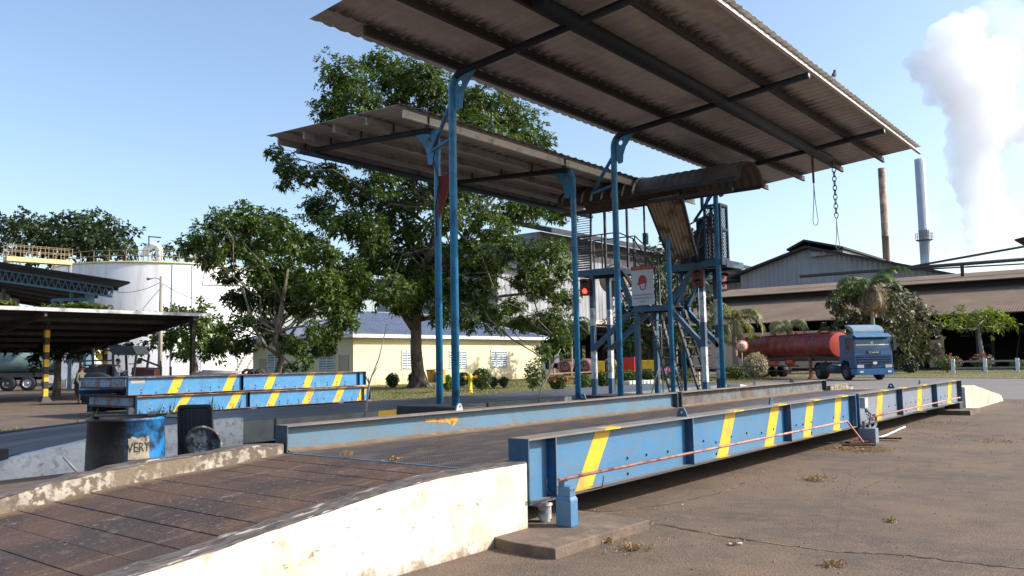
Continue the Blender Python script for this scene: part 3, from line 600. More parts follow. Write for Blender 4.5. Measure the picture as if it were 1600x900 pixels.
b = MB(); corrugated(b, (-10.03, 9.6, zl(-10.03)), (0, 11.1, 0), (-3.87, 0, .17), .26, .016, 8, 4, False, .004, True); b.build('roof_sheet', SHEET, lcn)
za = lambda X: 5.73 + .065*(-10.0-X)
for i, X in enumerate((-10.2, -11.1, -12.0, -12.9, -13.72)):
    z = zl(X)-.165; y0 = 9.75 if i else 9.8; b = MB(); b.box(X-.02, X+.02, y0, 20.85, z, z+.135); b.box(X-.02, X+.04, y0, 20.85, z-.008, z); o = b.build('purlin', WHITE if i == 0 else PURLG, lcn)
    if i == 0: o['label'] = 'white front purlin'
for Y in (10.43, 14.65, 18.87):
    tag_col(-10.0, Y, .0, za(-10.0), -13.5, za(-13.5), lcn, .062, -1, .052)
    b = MB()
    for X in (-10.2, -11.1, -12.0, -12.9, -13.72): b.box(X-.05, X+.05, Y-.05, Y-.035, za(X)+.03, zl(X)-.03)
    islands(b.build('cleat', DARK, lcn))
b = MB(); b.tube([(-13.42, 10.0, 5.86), (-13.42, 20.6, 5.86)], .06, 10); b.build('edge_beam', NAVY, lcn)
PLB = mat('black_plinth', (.02, .02, .024), .7, var=.3, vs=6)
b = MB(); b.hexa([(-10.35, 9.62, 0), (-8.8, 9.62, 0), (-8.8, 10.35, 0), (-10.35, 10.65, 0)], [(-10.3, 9.7, .90), (-8.85, 9.7, .90), (-8.85, 10.3, .90), (-10.3, 10.6, .90)]); o = b.build('column_plinth', PLB, None, .02); tag(o, 'black block at the foot of the two nearest blue columns', 'plinth')
b = MB(); b.box(-10.3, -8.85, 14.4, 15.3, 0, .55); o = b.build('column_plinth', PLB, None, .02); tag(o, 'black block at the foot of the middle blue columns', 'plinth')
# red pennant wound round the lower canopy column
b = MB(); pts = [(-9.90, 10.38, 4.85), (-9.68, 10.45, 4.88), (-9.70, 10.42, 4.62), (-9.86, 10.40, 4.22), (-9.90, 10.36, 4.1)]
b.add(pts + [(x+.0, y-.03, z) for x, y, z in pts], [(0, 1, 2, 3, 4), (9, 8, 7, 6, 5), (0, 5, 6, 1), (1, 6, 7, 2), (2, 7, 8, 3), (3, 8, 9, 4), (4, 9, 5, 0)])
o = b.build('red_pennant', mat('red_cloth', (.16, .025, .02), .85, var=.2, vs=6)); tag(o, 'limp dull red pennant hanging on the nearer lower canopy column', 'flag')
b = MB(); b.tube([(-9.92, 10.33, 5.5), (-9.97, 10.3, 5.15), (-9.86, 10.33, 4.75), (-9.96, 10.33, 4.3), (-9.93, 10.33, 3.8)], .012, 6); o = b.build('loose_cable', BLACK); tag(o, 'black cable dangling down the nearer lower canopy column', 'cable')

# hanging sling and chain
sg = thing('wire_sling', 'wire sling with a long loop hanging from the canopy main beam', 'sling', (-6.65, 20.05, 6.4))
b = MB(); b.tube([(-6.65, 20.05, 6.45), (-6.65, 20.05, 5.78)], .028, 8); b.build('strap', RUST, sg)
b = MB()
for s_ in (-1, 1): b.tube([(-6.65, 20.05, 5.78), (-6.65+.01*s_, 20.05+.012*s_, 5.4), (-6.65+.055*s_, 20.05+.02*s_, 4.85), (-6.65+.04*s_, 20.05+.01*s_, 4.76), (-6.65, 20.05, 4.74)], .009, 6)
b.build('wire_loop', GREY, sg)
ch = thing('hanging_chain', 'steel chain with small wire loop hanging from the end of the canopy beam', 'chain', (-6.45, 21.0, 6.4))
zc = 6.42; k = 0
b = MB(); b.tube([(-6.55, 21.1, 6.45), (-6.47, 21.0, 6.38)], .02, 6); b.build('shackle', RUST, ch)
b = MB()
while zc > 5.05:
    a = k % 2; pts = [(-6.45+(.045*math.cos(t) if a else 0), 21.0+(0 if a else .045*math.cos(t)), zc-.07+.075*math.sin(t)) for t in [i*math.pi/5 for i in range(11)]]; b.tube(pts, .013, 5, False); zc -= .115; k += 1
b.build('chain_links', mat('chain_steel', (.05, .05, .055), .5), ch)
b = MB()
for s_ in (-1, 1): b.tube([(-6.45, 21, 5.0), (-6.45+.015*s_, 21, 4.6), (-6.45+.05*s_, 21, 4.3), (-6.45, 21, 4.2)], .009, 6)
b.build('wire_loop', GREY, ch)
# bird on the roof edge
p = gx(1303, 116, -4.93); BP = Vector((p.x, p.y, zr(-4.93)+.235))
b = MB(); b.smooth = True; b.tube([BP+Vector((0, -.10, .05)), BP+Vector((0, -.04, .085)), BP+Vector((0, .02, .11)), BP+Vector((0, .045, .16)), BP+Vector((0, .06, .20)), BP+Vector((0, .085, .205)), BP+Vector((0, .12, .195))], [.012, .035, .045, .03, .028, .02, .004], 8)
b.tube([BP+Vector((0, -.04, .07)), BP+Vector((0, -.17, .02))], [.02, .008], 6); b.tube([BP+Vector((.015, 0, .08)), BP+Vector((.015, 0, 0))], .005, 5); b.tube([BP+Vector((-.015, 0, .08)), BP+Vector((-.015, 0, 0))], .005, 5)
o = b.build('bird', BLACK); tag(o, 'small dark bird perched on the front edge of the tall canopy roof', 'bird')

# ============================================================ SECOND WEIGHBRIDGE
w2 = thing('weighbridge', 'grey second weighbridge with dark deck beyond the blue columns', 'weighbridge', (-15.4, 18, 0))
DK2 = mat('dark_deck', (.06, .06, .068), .45, var=.25, vs=.5, dirt=(.10, .10, .11), da=.4, ds=.8, dsharp=.3, bump=0, stretch=(3, .35, 1))
SIDE2 = mat('grey_side_plate', (.17, .205, .21), .6, var=.1, vs=1.5, dirt=(.09, .10, .10), da=.35, ds=1.2, dsharp=.3)
b = MB(); b.box(-17.2, -13.69, 9.0, 30.2, .585, .60); b.build('deck_plate', DK2, w2)
b = MB(); b.box(-13.72, -13.70, 9.0, 30.2, .2, .584); b.box(-13.78, -13.63, 9.0, 30.2, .18, .2); b.mat(1)
for y in (9.7, 16.0, 22.5): b.box(-13.70, -13.67, y, y+.03, .2, .58)
b.mat(2); b.box(-13.697, -13.692, 12.35, 13.1, .30, .583); b.build('side_girder', [SIDE2, DARK, mat('ochre2', (.62, .40, .03), .6)], w2)
b = MB(); b.box(-17.2, -17.18, 9, 30.2, .2, .584); b.build('side_girder', SIDE2, w2)
r2 = thing('access_ramp', 'shaded concrete ramp with pale grey wall leading to the second weighbridge', 'ramp', (-15.4, 6, 0))
Pw = [(8.95, .66), (8.0, .63), (6.58, .54), (6.07, .46), (5.15, .32), (4.6, .16), (3.4, .05)]
WALLG = mat('pale_grey_wall', (.56, .60, .61), .85, var=.08, vs=2, dirt=(.42, .44, .44), da=.35, ds=1.6, dsharp=.3, dirt2=(.08, .08, .08), d2a=.14, d2s=8, bump=.2, bs=16)
b = MB(); wall_strip(b, -13.86, -13.6, 3.4, 8.95, lambda y: wall_z(y, Pw)-.012); b.build('side_wall', [WALLG, WALLG], r2)
RT2 = mat('ramp_two_surface', (.115, .115, .12), .75, var=.25, vs=.6, dirt=(.045, .045, .052), da=.5, ds=.7, dsharp=.3, stretch=(2.5, .4, 1))
b = MB(); yy = [9.0, 8.0, 6.6, 6.0, 5.1, 4.3, 3.0, 1.0, -2]; zz = [.575, .55, .47, .42, .32, .22, .12, .05, .008]
b.add([(x, y, z) for y, z in zip(yy, zz) for x in (-13.86, -17.1-max(0, 5-y)*.0)], [(2*i, 2*i+2, 2*i+3, 2*i+1) for i in range(len(yy)-1)]); b.build('ramp_surface', RT2, r2)
b = MB(); wall_strip(b, -17.4, -17.1, -1.0, 10.5, lambda y: min(.60, max(.08, .45+.055*(y-6.2))) if y > 2 else .22+.05*(y+1), cap=.02, rag=.01); b.build('curb', [mat('dark_cement', (.055, .055, .058), .9, var=.3, vs=4), PLB], r2)
b = MB(); b.box(-13.93, -13.72, 4.9, 5.05, .28, .44); b.build('end_stop', PLB, r2)
r3 = thing('access_ramp', 'sunlit cream concrete slab ramp at the far end of the second weighbridge', 'ramp', (-15, 32, 0))
b = MB(); b.hexa([(-17.2, 30.3, 0), (-13.2, 30.3, 0), (-13.2, 35.5, 0), (-17.2, 35.5, 0)], [(-17.2, 30.3, .58), (-13.2, 30.3, .58), (-13.2, 35.5, .03), (-17.2, 35.5, .03)]); b.build('ramp_slab', mat('pale_concrete', (.62, .6, .52), .85, var=.08, dirt=(.4, .36, .28), da=.3, ds=1), r3)
# things standing on the island
bm_ = thing('oil_drum', 'battered blue steel drum stained black with a peeling paper label', 'drum', tuple(Vector((at(198, 648, 9.3).x, at(198, 648, 9.3).y, 0))))
BX, BY = at(198, 648, 9.3).x, at(198, 648, 9.3).y
def drum_mat():
    m = mat('drum_blue', (.02, .17, .42), .45, var=.2, vs=4, dirt=(.02, .03, .06), da=.45, ds=3.5, dsharp=.12, dirt2=(.012, .011, .012), d2a=.25, d2s=9, bump=.2, bs=12)
    nt = m.node_tree; L = nt.links.new; bs = nt.nodes['Principled BSDF']; src = bs.inputs['Base Color'].links[0].from_socket
    tc = nd(nt, 'ShaderNodeTexCoord'); sx = nd(nt, 'ShaderNodeSeparateXYZ'); ns = nd(nt, 'ShaderNodeTexNoise'); ns.inputs['Scale'].default_value = 4; ns.inputs['Detail'].default_value = 6; L(tc.outputs['Object'], ns.inputs[0]); L(tc.outputs['Object'], sx.inputs[0])
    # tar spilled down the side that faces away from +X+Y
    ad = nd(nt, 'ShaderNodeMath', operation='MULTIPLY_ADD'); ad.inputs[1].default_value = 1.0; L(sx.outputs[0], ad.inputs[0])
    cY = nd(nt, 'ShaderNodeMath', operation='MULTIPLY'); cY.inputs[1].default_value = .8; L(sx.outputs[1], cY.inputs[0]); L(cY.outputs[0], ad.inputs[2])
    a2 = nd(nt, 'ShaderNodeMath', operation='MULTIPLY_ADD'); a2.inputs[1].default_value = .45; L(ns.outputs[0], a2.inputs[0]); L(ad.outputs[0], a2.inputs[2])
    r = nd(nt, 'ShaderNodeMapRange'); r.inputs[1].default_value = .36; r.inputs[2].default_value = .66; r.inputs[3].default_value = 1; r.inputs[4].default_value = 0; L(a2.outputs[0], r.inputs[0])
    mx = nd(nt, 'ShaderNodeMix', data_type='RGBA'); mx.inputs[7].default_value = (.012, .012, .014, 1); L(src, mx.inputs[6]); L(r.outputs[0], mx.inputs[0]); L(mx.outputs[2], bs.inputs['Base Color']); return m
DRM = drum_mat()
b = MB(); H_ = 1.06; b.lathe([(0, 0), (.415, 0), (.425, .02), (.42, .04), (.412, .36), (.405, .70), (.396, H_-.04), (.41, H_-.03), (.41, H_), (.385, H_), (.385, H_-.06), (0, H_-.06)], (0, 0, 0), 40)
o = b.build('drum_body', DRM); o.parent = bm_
# paper label and lettering on the side facing the camera
def on_drum(name, pts2d, mat_, off):
    """bend a flat outline (u along the girth, v up) onto the drum"""
    ta = math.atan2(-BY, -BX) + .10
    V = []
    for u, v in pts2d:
        rr = .411 - .022*(v-.36) + off; t = ta + u/.40; V.append((rr*math.cos(t), rr*math.sin(t), v))
    return V
b = MB(); nu = 12
v0, v1 = .62, .86; us = [-.02+.22*i/nu for i in range(nu+1)]
g_ = on_drum('', [(u, v0+random.uniform(-.012, .006)) for u in us] + [(u, v1+random.uniform(-.02, .012)) for u in us], None, .006)
b.add(g_, [(i, i+1, nu+2+i, nu+1+i) for i in range(nu)]); o = b.build('paper_label', mat('stained_paper', (.30, .26, .19), .8, var=.25, vs=8, dirt=(.05, .04, .035), da=.40, ds=7)); o.parent = bm_
def text_mesh(txt, size, ext=0.0):
    c = bpy.data.curves.new('t', 'FONT'); c.body = txt; c.size = size; c.align_x = 'CENTER'; c.align_y = 'CENTER'; c.extrude = ext; c.resolution_u = 2
    t = bpy.data.objects.new('t', c); COL.objects.link(t); dg = bpy.context.evaluated_depsgraph_get(); me = bpy.data.meshes.new_from_object(t.evaluated_get(dg)); bpy.data.objects.remove(t); return me
me = text_mesh('VERY', .125); me.name = 'lettering'
for v in me.vertices:
    q = on_drum('', [(.085 + v.co.x*.8, .745 + v.co.y*1.15)], None, .010)[0]; v.co = q
me.materials.append(BLACK); o = bpy.data.objects.new('lettering', me); COL.objects.link(o); o.parent = bm_
b = MB(); b.lathe([(0, H_-.055), (.372, H_-.055)], (0, 0, 0), 30); o = b.build('tar_fill', PLB); o.parent = bm_
b = MB(); b.bar((-.36, -.2, H_+.012), (.30, .33, H_+.02), .10, .02); b.bar((-.1, .36, H_+.03), (.36, .1, H_+.03), .07, .02); b.box(-.06, -.0, .02, .08, H_+.02, H_+.10); o = b.build('lid_board', DARK); o.parent = bm_
# black tray leaning on the grey wall, round lid in front
def place_px(x, y, D): p = at(x, y, D); return p
ty = thing('ribbed_tray', 'black ribbed plastic tray standing upright against the pale wall', 'tray', tuple(at(308, 720, 9.6)))
def tray():
    b = MB(); c = at(308, 671, 9.9); c.z = .585; ux = (_r0*1.0).normalized(); uz = Vector((0, 0, 1)) - _f0*.08; W_, Hh = .205, .575; rr = .05
    ol = []
    for cx_, cz_, a0 in ((W_-rr, Hh-rr, 0), (-W_+rr, Hh-rr, 90), (-W_+rr, -Hh+rr, 180), (W_-rr, -Hh+rr, 270)):
        for k in range(5): a = R(a0+22.5*k); ol.append((cx_+rr*math.cos(a), cz_+rr*math.sin(a)))
    fr = lambda u, v, d: c + ux*u*(1+.02*(v<0)) - uz*(-v) - _f0*d
    b.add([fr(u, v, 0) for u, v in ol] + [fr(u, v, .05) for u, v in ol] + [fr(u*.90, v*.94, .05) for u, v in ol] + [fr(u*.88, v*.92, .015) for u, v in ol],
          [tuple(range(20))[::-1]] + [(r0*20+i, r0*20+(i+1) % 20, (r0+1)*20+(i+1) % 20, (r0+1)*20+i) for r0 in range(3) for i in range(20)] + [tuple(range(60, 80))])
    b.build('tray_body', mat('black_plastic', (.022, .024, .026), .42, var=.25, vs=6), ty)
    b = MB()
    for k in range(7): u = -.14+.28*k/6; b.bar(fr(u, -.50, .018), fr(u, .50, .018), .008, .012, up=tuple(_f0))
    b.build('rib', mat('rib_plastic', (.035, .037, .04), .4), ty)
tray()
ld = thing('round_lid', 'round dented lid smeared with grey and white paint leaning before the black tray', 'lid', tuple(at(318, 705, 9.2)))
c = at(318, 693, 9.6); ux = _r0.normalized(); uz = (Vector((0, 0, 1)) - _f0*.35).normalized(); nn = ux.cross(uz).normalized()
b = MB(); V = []; prf = [(.205, -.03), (.215, -.015), (.215, .0), (.195, .012), (.185, -.004), (0, .0)]
for r_, h_ in prf:
    for j in range(32): t = 2*math.pi*j/32; V.append(c + ux*(r_*math.cos(t)*.99) + uz*(r_*math.sin(t)) + nn*h_*(-1 if nn.dot(_f0) > 0 else 1))
b.smooth = True; b.add(V, [(i*32+j, i*32+(j+1) % 32, (i+1)*32+(j+1) % 32, (i+1)*32+j) for i in range(5) for j in range(32)])
b.build('lid_disc', mat('smeared_lid', (.10, .10, .095), .6, var=.35, vs=6, dirt=(.42, .43, .43), da=.32, ds=8, dsharp=.1, dirt2=(.03, .03, .03), d2a=.4, d2s=9), ld)
b = MB(); b.tube([at(99, 714, 9.8), at(120, 737, 9.8)], .015, 8); o = b.build('steel_rod', GREY); tag(o, 'short grey steel rod leaning against the pale ramp wall', 'rod')

# ============================================================ STACKED SPARE BRIDGE SECTIONS
BLK = ['timber block under the near left end of the stacked sections', 'second timber block from the left under the stacked sections', 'third timber block from the left under the stacked sections', 'timber block under the right end of the stacked sections']
def section(name, lab, z0, y0, y1, x1, xw, stripes, h=.58, patch=False, left=True):
    t = thing(name, lab, 'bridge section', (x1, (y0+y1)/2, z0), 0, 'stacked spare weighbridge sections')
    zt = z0+h; b = MB()
    b.mat(1); b.box(x1-.24, x1, y0, y1, zt-.02, zt); b.mat(1); b.box(x1-.24, x1, y0, y1, z0, z0+.02)
    b.mat(0); b.box(x1-.13, x1-.118, y0, y1, z0+.0205, zt-.0205); b.mat(2)
    for a, c_ in stripes: b.add([(x1-.115, a, z0+.02), (x1-.115, a+.34, z0+.02), (x1-.115, c_+.34, zt-.02), (x1-.115, c_, zt-.02)], [(0, 1, 2, 3)])
    for a, c_ in stripes: b.add([(x1-.002, c_, zt-.022), (x1-.002, c_+.34, zt-.022), (x1+.002, c_+.34, zt+.001), (x1+.002, c_, zt+.001)], [(0, 1, 2, 3)])
    if patch: b.mat(3); b.add([(x1-.114, y0+.15, zt-.2), (x1-.114, y0+.62, zt-.2), (x1-.114, y0+.6, zt-.06), (x1-.114, y0+.12, zt-.06)], [(0, 1, 2, 3)])
    b.build('near_girder', [BLUES, mat('rusty_flange', (.20, .10, .07), .8, var=.3, vs=3, dirt=(.35, .3, .28), da=.3, ds=3), YEL, mat('grey_patch', (.3, .33, .36), .7)], t)
    for y in (y0+.004, y0+(y1-y0)*.42, y0+(y1-y0)*.42, y1-.35, y1-.012):
        b = MB(); b.box(x1-.116, x1-.004, y, y+.012, z0+.021, zt-.021); b.build('stiffener', BLUED, t)
    b = MB(); b.box(xw, xw+.24, y0, y1, zt-.02, zt); b.box(xw, xw+.24, y0, y1, z0, z0+.02); b.box(xw+.1, xw+.112, y0, y1, z0+.02, zt-.02); b.build('rear_girder', BLUED, t)
    b = MB(); b.box(xw+.25, x1-.25, y0+.02, y1, z0+.22, z0+.27); b.build('deck_plate', RUST, t)
    b = MB(); b.mat(0); b.box(xw+.25, x1-.25, y0-.0, y0+.02, z0+.27, zt-.05); b.mat(1); b.box(xw+.2, x1-.25, y0-.01, y0+.019, z0+.2, z0+.269); b.mat(2); b.box(xw+.2, x1-.25, y0-.012, y0+.019, zt-.05, zt-.01); b.build('end_plate', [LGREY if False else mat('faded_end_blue', (.2, .3, .42), .7, var=.15, dirt=(.2, .12, .1), da=.45, ds=2.5), RUST, DARK], t)
    b = MB()
    y = y0+.5
    while y < y1-.4:
        for z_ in (z0+.07, z0+.17): b.box(x1-.118, x1-.098, y-.012, y+.012, z_-.02, z_+.02) if random.random() < .75 else None
        y += random.uniform(.3, .6)
    islands(b.build('bolt', mat('bolt_black', (.01, .012, .02), .5), t)); return t
section('bridge_section', 'upper of the two stacked blue spare bridge sections with yellow stripes', .73, 13.2, 23.25, -26.5, -30.1, [(14.6, 14.85), (16.65, 16.9), (18.35, 18.6), (20.1, 20.35), (21.55, 21.8)][0:5], patch=True)
section('bridge_section', 'lower of the two stacked blue spare bridge sections lying on timber blocks', .11, 13.45, 23.4, -26.4, -30.0, [(14.75, 15.1), (16.75, 17.05), (18.4, 18.7), (20.0, 20.3), (21.5, 21.8), (22.75, 23.0)][0:6])
for y in (13.8, 17.5, 21.5, 23.0):
    b = MB(); b.box(-30.2, -26.1, y, y+.22, 0, .108); o = b.build('timber_block', mat('timber', (.16, .11, .08), .9, var=.3, vs=4)); tag(o, BLK[(13.8, 17.5, 21.5, 23.0).index(y)], 'block', 'timber blocks under the stacked sections')
b = MB(); b.box(-30.0, -26.7, 13.25, 13.5, .70, .73); b.box(-30.0, -26.7, 22.5, 22.8, .70, .73); o = b.build('spacer_plank', RUST); oo = tag(o, None, 'plank', 'rusty spacer planks'); oo = islands(oo); oo[0]['label'] = 'rusty spacer plank between the stacked sections at their left end'; oo[1]['label'] = 'rusty spacer plank between the stacked sections at their right end'

# ============================================================ SAMPLING TOWER on the island between the bridges
tw = thing('sampling_tower', 'blue steel walkway tower with stairs standing between the two weighbridges', 'tower', (-11.4, 20.7, 0))
BWP = mat('tower_blue', (.03, .095, .17), .5, var=.15, vs=4, dirt=(.05, .07, .09), da=.35, ds=3)
WBAND = mat('chalky_white_band', (.55, .58, .60), .6, var=.1, vs=5, dirt=(.25, .26, .27), da=.35, ds=6)
TY, TR = 20.3, 21.25
def post(X, Y, z0, z1, bands, s=.13):
    b = MB(); zz = sorted(set([z0, z1] + [q for bb in bands for q in bb]))
    for a, c_ in zip(zz, zz[1:]):
        b.mat(1 if any(a >= q0-.001 and c_ <= q1+.001 for q0, q1 in bands) else 0); b.box(X-s/2, X+s/2, Y-s/2, Y+s/2, a, c_)
    b.build('post', [BWP, WBAND], tw)
b = MB(); b.box(-13.5, -9.2, 19.95, 21.6, 0, .60); o = b.build('tower_plinth', mat('dark_plinth', (.04, .04, .045), .8, var=.3), None, .02); tag(o, 'low dark plinth below the blue walkway tower', 'plinth')
for X, Y in ((-13.27, TY), (-13.3, TR)):
    post(X, Y, .6, 4.1, [(1.06, 1.85), (2.6, 3.1)] if Y == TY else [(1.05, 1.9), (2.65, 3.1)])
for X, Y in ((-9.8, TY), (-9.84, TR)):
    post(X, Y, .6, 4.0, [(.98, 1.9), (2.55, 3.35)] if Y == TY else [(1.05, 2.15), (2.5, 3.2)])
post(-11.81, TY, .6, 2.95, [])
post(-11.75, TR, .6, 2.95, [])
b = MB(); b.tube([(-10.75, 21.0, .6), (-10.75, 21.0, 6.2)], .05, 10); b.build('pipe_post', COLB, tw)
for Y in (TY, TR):   # middle landing and its V braces
    b = MB(); b.bar((-12.05, Y, 3.0), (-10.65, Y, 3.0), .13, .15); b.build('landing_beam', BWP, tw)
    for p, q in (((-11.9, 3.02), (-12.42, 4.16)), ((-10.78, 3.02), (-9.95, 4.1)), ((-11.95, 2.95), (-13.24, 1.95)), ((-10.75, 2.95), (-9.82, 1.92))):
        b = MB(); b.bar((p[0], Y, p[1]), (q[0], Y, q[1]), .12, .13, up=(0, 1, 0)); b.build('brace', BWP, tw)
b = MB(); b.box(-12.0, -10.7, TY+.07, TR-.07, 3.02, 3.06); b.build('landing_plate', DARK, tw)
for x0, x1, z in ((-13.85, -12.3, 4.22), (-10.9, -9.05, 4.12)):
    b = MB(); b.box(x0, x1, TY-.06, TY+.06, z-.16, z+.02); b.box(x0, x1, TR-.06, TR+.06, z-.16, z+.02); b.box(x0, x0+.1, TY+.061, TR-.061, z-.15, z+.02); b.box(x1-.1, x1, TY+.061, TR-.061, z-.15, z+.02); b.build('platform_frame', BWP, tw)
    b = MB(); b.box(x0+.11, x1-.11, TY+.065, TR-.065, z-.04, z+.0); b.build('platform_plate', DARK, tw)
# rails on the left platform and the stair up to it
def rail(pts, r=.02, m=DARK, mid=True, n='guard_rail', h=1.0, bal=True):
    b = MB(); T = [Vector(p)+Vector((0, 0, h)) for p in pts]; b.tube(T, r, 6)
    if mid: b.tube([Vector(p)+Vector((0, 0, h*.5)) for p in pts], r*.8, 6)
    if bal:
        for p in pts: b.tube([p, Vector(p)+Vector((0, 0, h))], r, 6)
    b.build(n, m, tw)
rail([(-13.8, TY, 4.24), (-12.9, TY, 4.24), (-12.35, TY, 4.24), (-11.85, TY, 4.0), (-11.2, TY, 3.1)])
rail([(-13.8, TR, 4.24), (-12.9, TR, 4.24), (-12.35, TR, 4.24), (-11.6, TR, 3.5)])
for Y in (TY+.12, TR-.12):
    b = MB(); b.bar((-12.35, Y, 4.2), (-11.55, Y, 3.05), .05, .16, up=(0, 1, 0)); b.build('stair_stringer', DARK, tw)
    b = MB(); b.bar((-10.65, Y, 3.05), (-10.95+.9, Y, 4.15), .05, .16, up=(0, 1, 0)); b.build('stair_stringer', BWP, tw)
# two steep ladders down to the island
def ladder(p, q, w_, n, m, nm='ladder'):
    p, q = Vector(p), Vector(q); b = MB(); side = Vector((0, 1, 0))*w_/2
    for s_ in (-1, 1): b.bar(p+side*s_, q+side*s_, .05, .12, up=(0, 1, 0))
    b.build('ladder_stringer', m, tw); b = MB()
    for k in range(1, n): c = p.lerp(q, k/n); b.bar(c-side, c+side, .14, .03, up=(0, 0, 1))
    b.build('ladder_tread', m, tw)
ladder((-11.5, 20.75, 2.95), (-10.78, 20.55, .6), .62, 9, mat('ladder_dark', (.035, .045, .055), .6, var=.3, dirt=(.3, .32, .33), da=.2, ds=6))
ladder((-10.72, 20.75, 2.95), (-9.95, 20.6, .62), .62, 9, DARK)
for k in range(7):
    z = 1.0+k*.34; b = MB(); b.tube([(-11.25+.0*k, 21.1, z), (-10.0, 21.1, z-.01)], .012, 5); b.build('cross_rod', DARK, tw)
for X, t_ in ((-11.55, 0), (-10.95, 1), (-10.35, 0)):
    b = MB(); b.tube([(X, 21.2, .6), (X+.02, 21.15, 3.9)], .014, 5); b.build('thin_upright', DARK if t_ else GREY, tw)
# crossed rails of the upper stair on the right
rail([(-10.75, TY+.05, 3.2), (-10.15, TY+.05, 3.9), (-9.6, TY+.05, 4.2)], .02, NAVY)
rail([(-11.0, TR, 3.3), (-10.3, TR, 4.15), (-9.6, TR, 4.2)], .02, DARK)
for p, q in (((-10.85, 20.4, 4.15), (-10.2, 20.4, 5.35)), ((-10.6, 20.5, 5.35), (-10.05, 20.5, 4.2)), ((-10.9, 20.6, 5.0), (-9.6, 20.6, 5.5)), ((-10.85, 20.8, 4.8), (-9.5, 20.7, 5.15)), ((-10.3, 20.3, 4.2), (-9.5, 20.35, 5.1)), ((-9.95, 20.3, 4.2), (-9.95, 20.3, 5.0))):
    b = MB(); b.tube([p, q], .022, 6); b.build('cross_rail', DARK, tw)
b = MB(); b.tube([(-10.42, TY-.02, 4.15), (-10.42, TY-.02, 5.15)], .028, 8); b.build('galvanised_post', GREY, tw)
b = MB(); b.tube([(-9.85, 20.2, 4.15), (-9.82, 20.2, 4.7), (-9.7, 20.2, 5.1), (-9.55, 20.2, 5.35)], .03, 8); b.build('hand_rail', NAVY, tw)
b = MB(); b.box(-10.6, -9.7, 20.6, 21.1, 4.18, 4.95); b.box(-10.1, -9.55, 20.7, 21.0, 4.95, 5.4); o = b.build('operator_box', DARK, tw)
# mesh cage at the right end
cg = MB(); x0, x1, y0, y1, z0, z1 = -9.55, -9.12, 20.1, 20.5, 4.14, 5.62
for x in (x0, x1):
    for y in (y0, y1): cg.box(x-.03, x+.03, y-.03, y+.03, z0, z1)
for z in (z0+.03, 4.95, z1-.03):
    for y in (y0, y1): cg.box(x0+.031, x1-.031, y-.028, y+.028, z-.03, z+.03)
    for x in (x0, x1): cg.box(x-.028, x+.028, y0+.031, y1-.031, z-.03, z+.03)
o = cg.build('cage_frame', BWP, tw)
b = MB(); st = .07
def mesh_panel(b, O, U, V_, nu, nv):
    for k in range(-nv, nu+1):
        for sg_ in (1, -1):
            pts = []
            for t in (0, 1):
                pass
            # diagonal strand clipped to the panel
            a0, a1 = (k, k+nv) if sg_ == 1 else (k+nv, k)
            t0 = 0.0; t1 = 1.0
            f = lambda t: a0+(a1-a0)*t
            if a0 != a1:
                ta, tb = (0-a0)/(a1-a0), (nu-a0)/(a1-a0); lo, hi = min(ta, tb), max(ta, tb); t0, t1 = max(t0, lo), min(t1, hi)
            if t1-t0 < .02: continue
            b.bar(O+U*f(t0)+V_*nv*t0, O+U*f(t1)+V_*nv*t1, .012, .012)
mesh_panel(b, Vector((x0, y0, z0)), Vector((.063, 0, 0)), Vector((0, 0, .1)), 7, 15)
mesh_panel(b, Vector((x1, y0, z0)), Vector((0, .1, 0)), Vector((0, 0, .1)), 4, 15)
b.build('cage_mesh', DARK, tw)
b = MB(); b.box(-9.66, -9.06, 20.0, 20.75, 4.0, 4.14); b.build('cage_base', BWP, tw)
# mesh guard panels at the left end
for (yy, zz0) in ((TY, 4.24),):
    b = MB()
    for z in (4.3, 5.05, 5.15, 5.95): b.bar((-13.85, yy, z), (-13.3, yy, z+.0), .045, .045)
    for x in (-13.85, -13.3): b.bar((x, yy, 4.24), (x+.05, yy, 6.0), .05, .05)
    b.build('guard_frame', DARK, tw)
    b = MB()
    for k in range(24): b.bar((-13.83, yy, 4.3+.07*k), (-13.3, yy, 4.3+.07*k), .008, .04 if k < 11 else .02)
    b.build('guard_slats', DARK, tw)
for X, Y in ((-12.78, TY), (-12.6, TR)):
    b = MB(); b.bar((X, Y, 4.2), (X, Y, 6.2), .06, .06); b.build('hood_post', DARK, tw)
for X in (-9.85, -9.45): b = MB(); b.bar((X, 20.6, 5.6), (X, 20.6, 6.3), .07, .07); b.build('hood_post', NAVY, tw)
b = MB(); b.bar((-9.8, 20.6, 5.6), (-9.52, 20.6, 6.25), .07, .07); b.bar((-9.45, 20.55, 6.2), (-9.2, 20.55, 6.2), .05, .16); b.build('hood_bracket', NAVY, tw)
b = MB(); b.tube([(-11.42, 20.2, 3.05), (-11.42, 20.2, 6.1)], .03, 8); b.box(-11.47, -11.34, 20.16, 20.26, 4.78, 5.1); b.build('probe_rod', NAVY, tw)
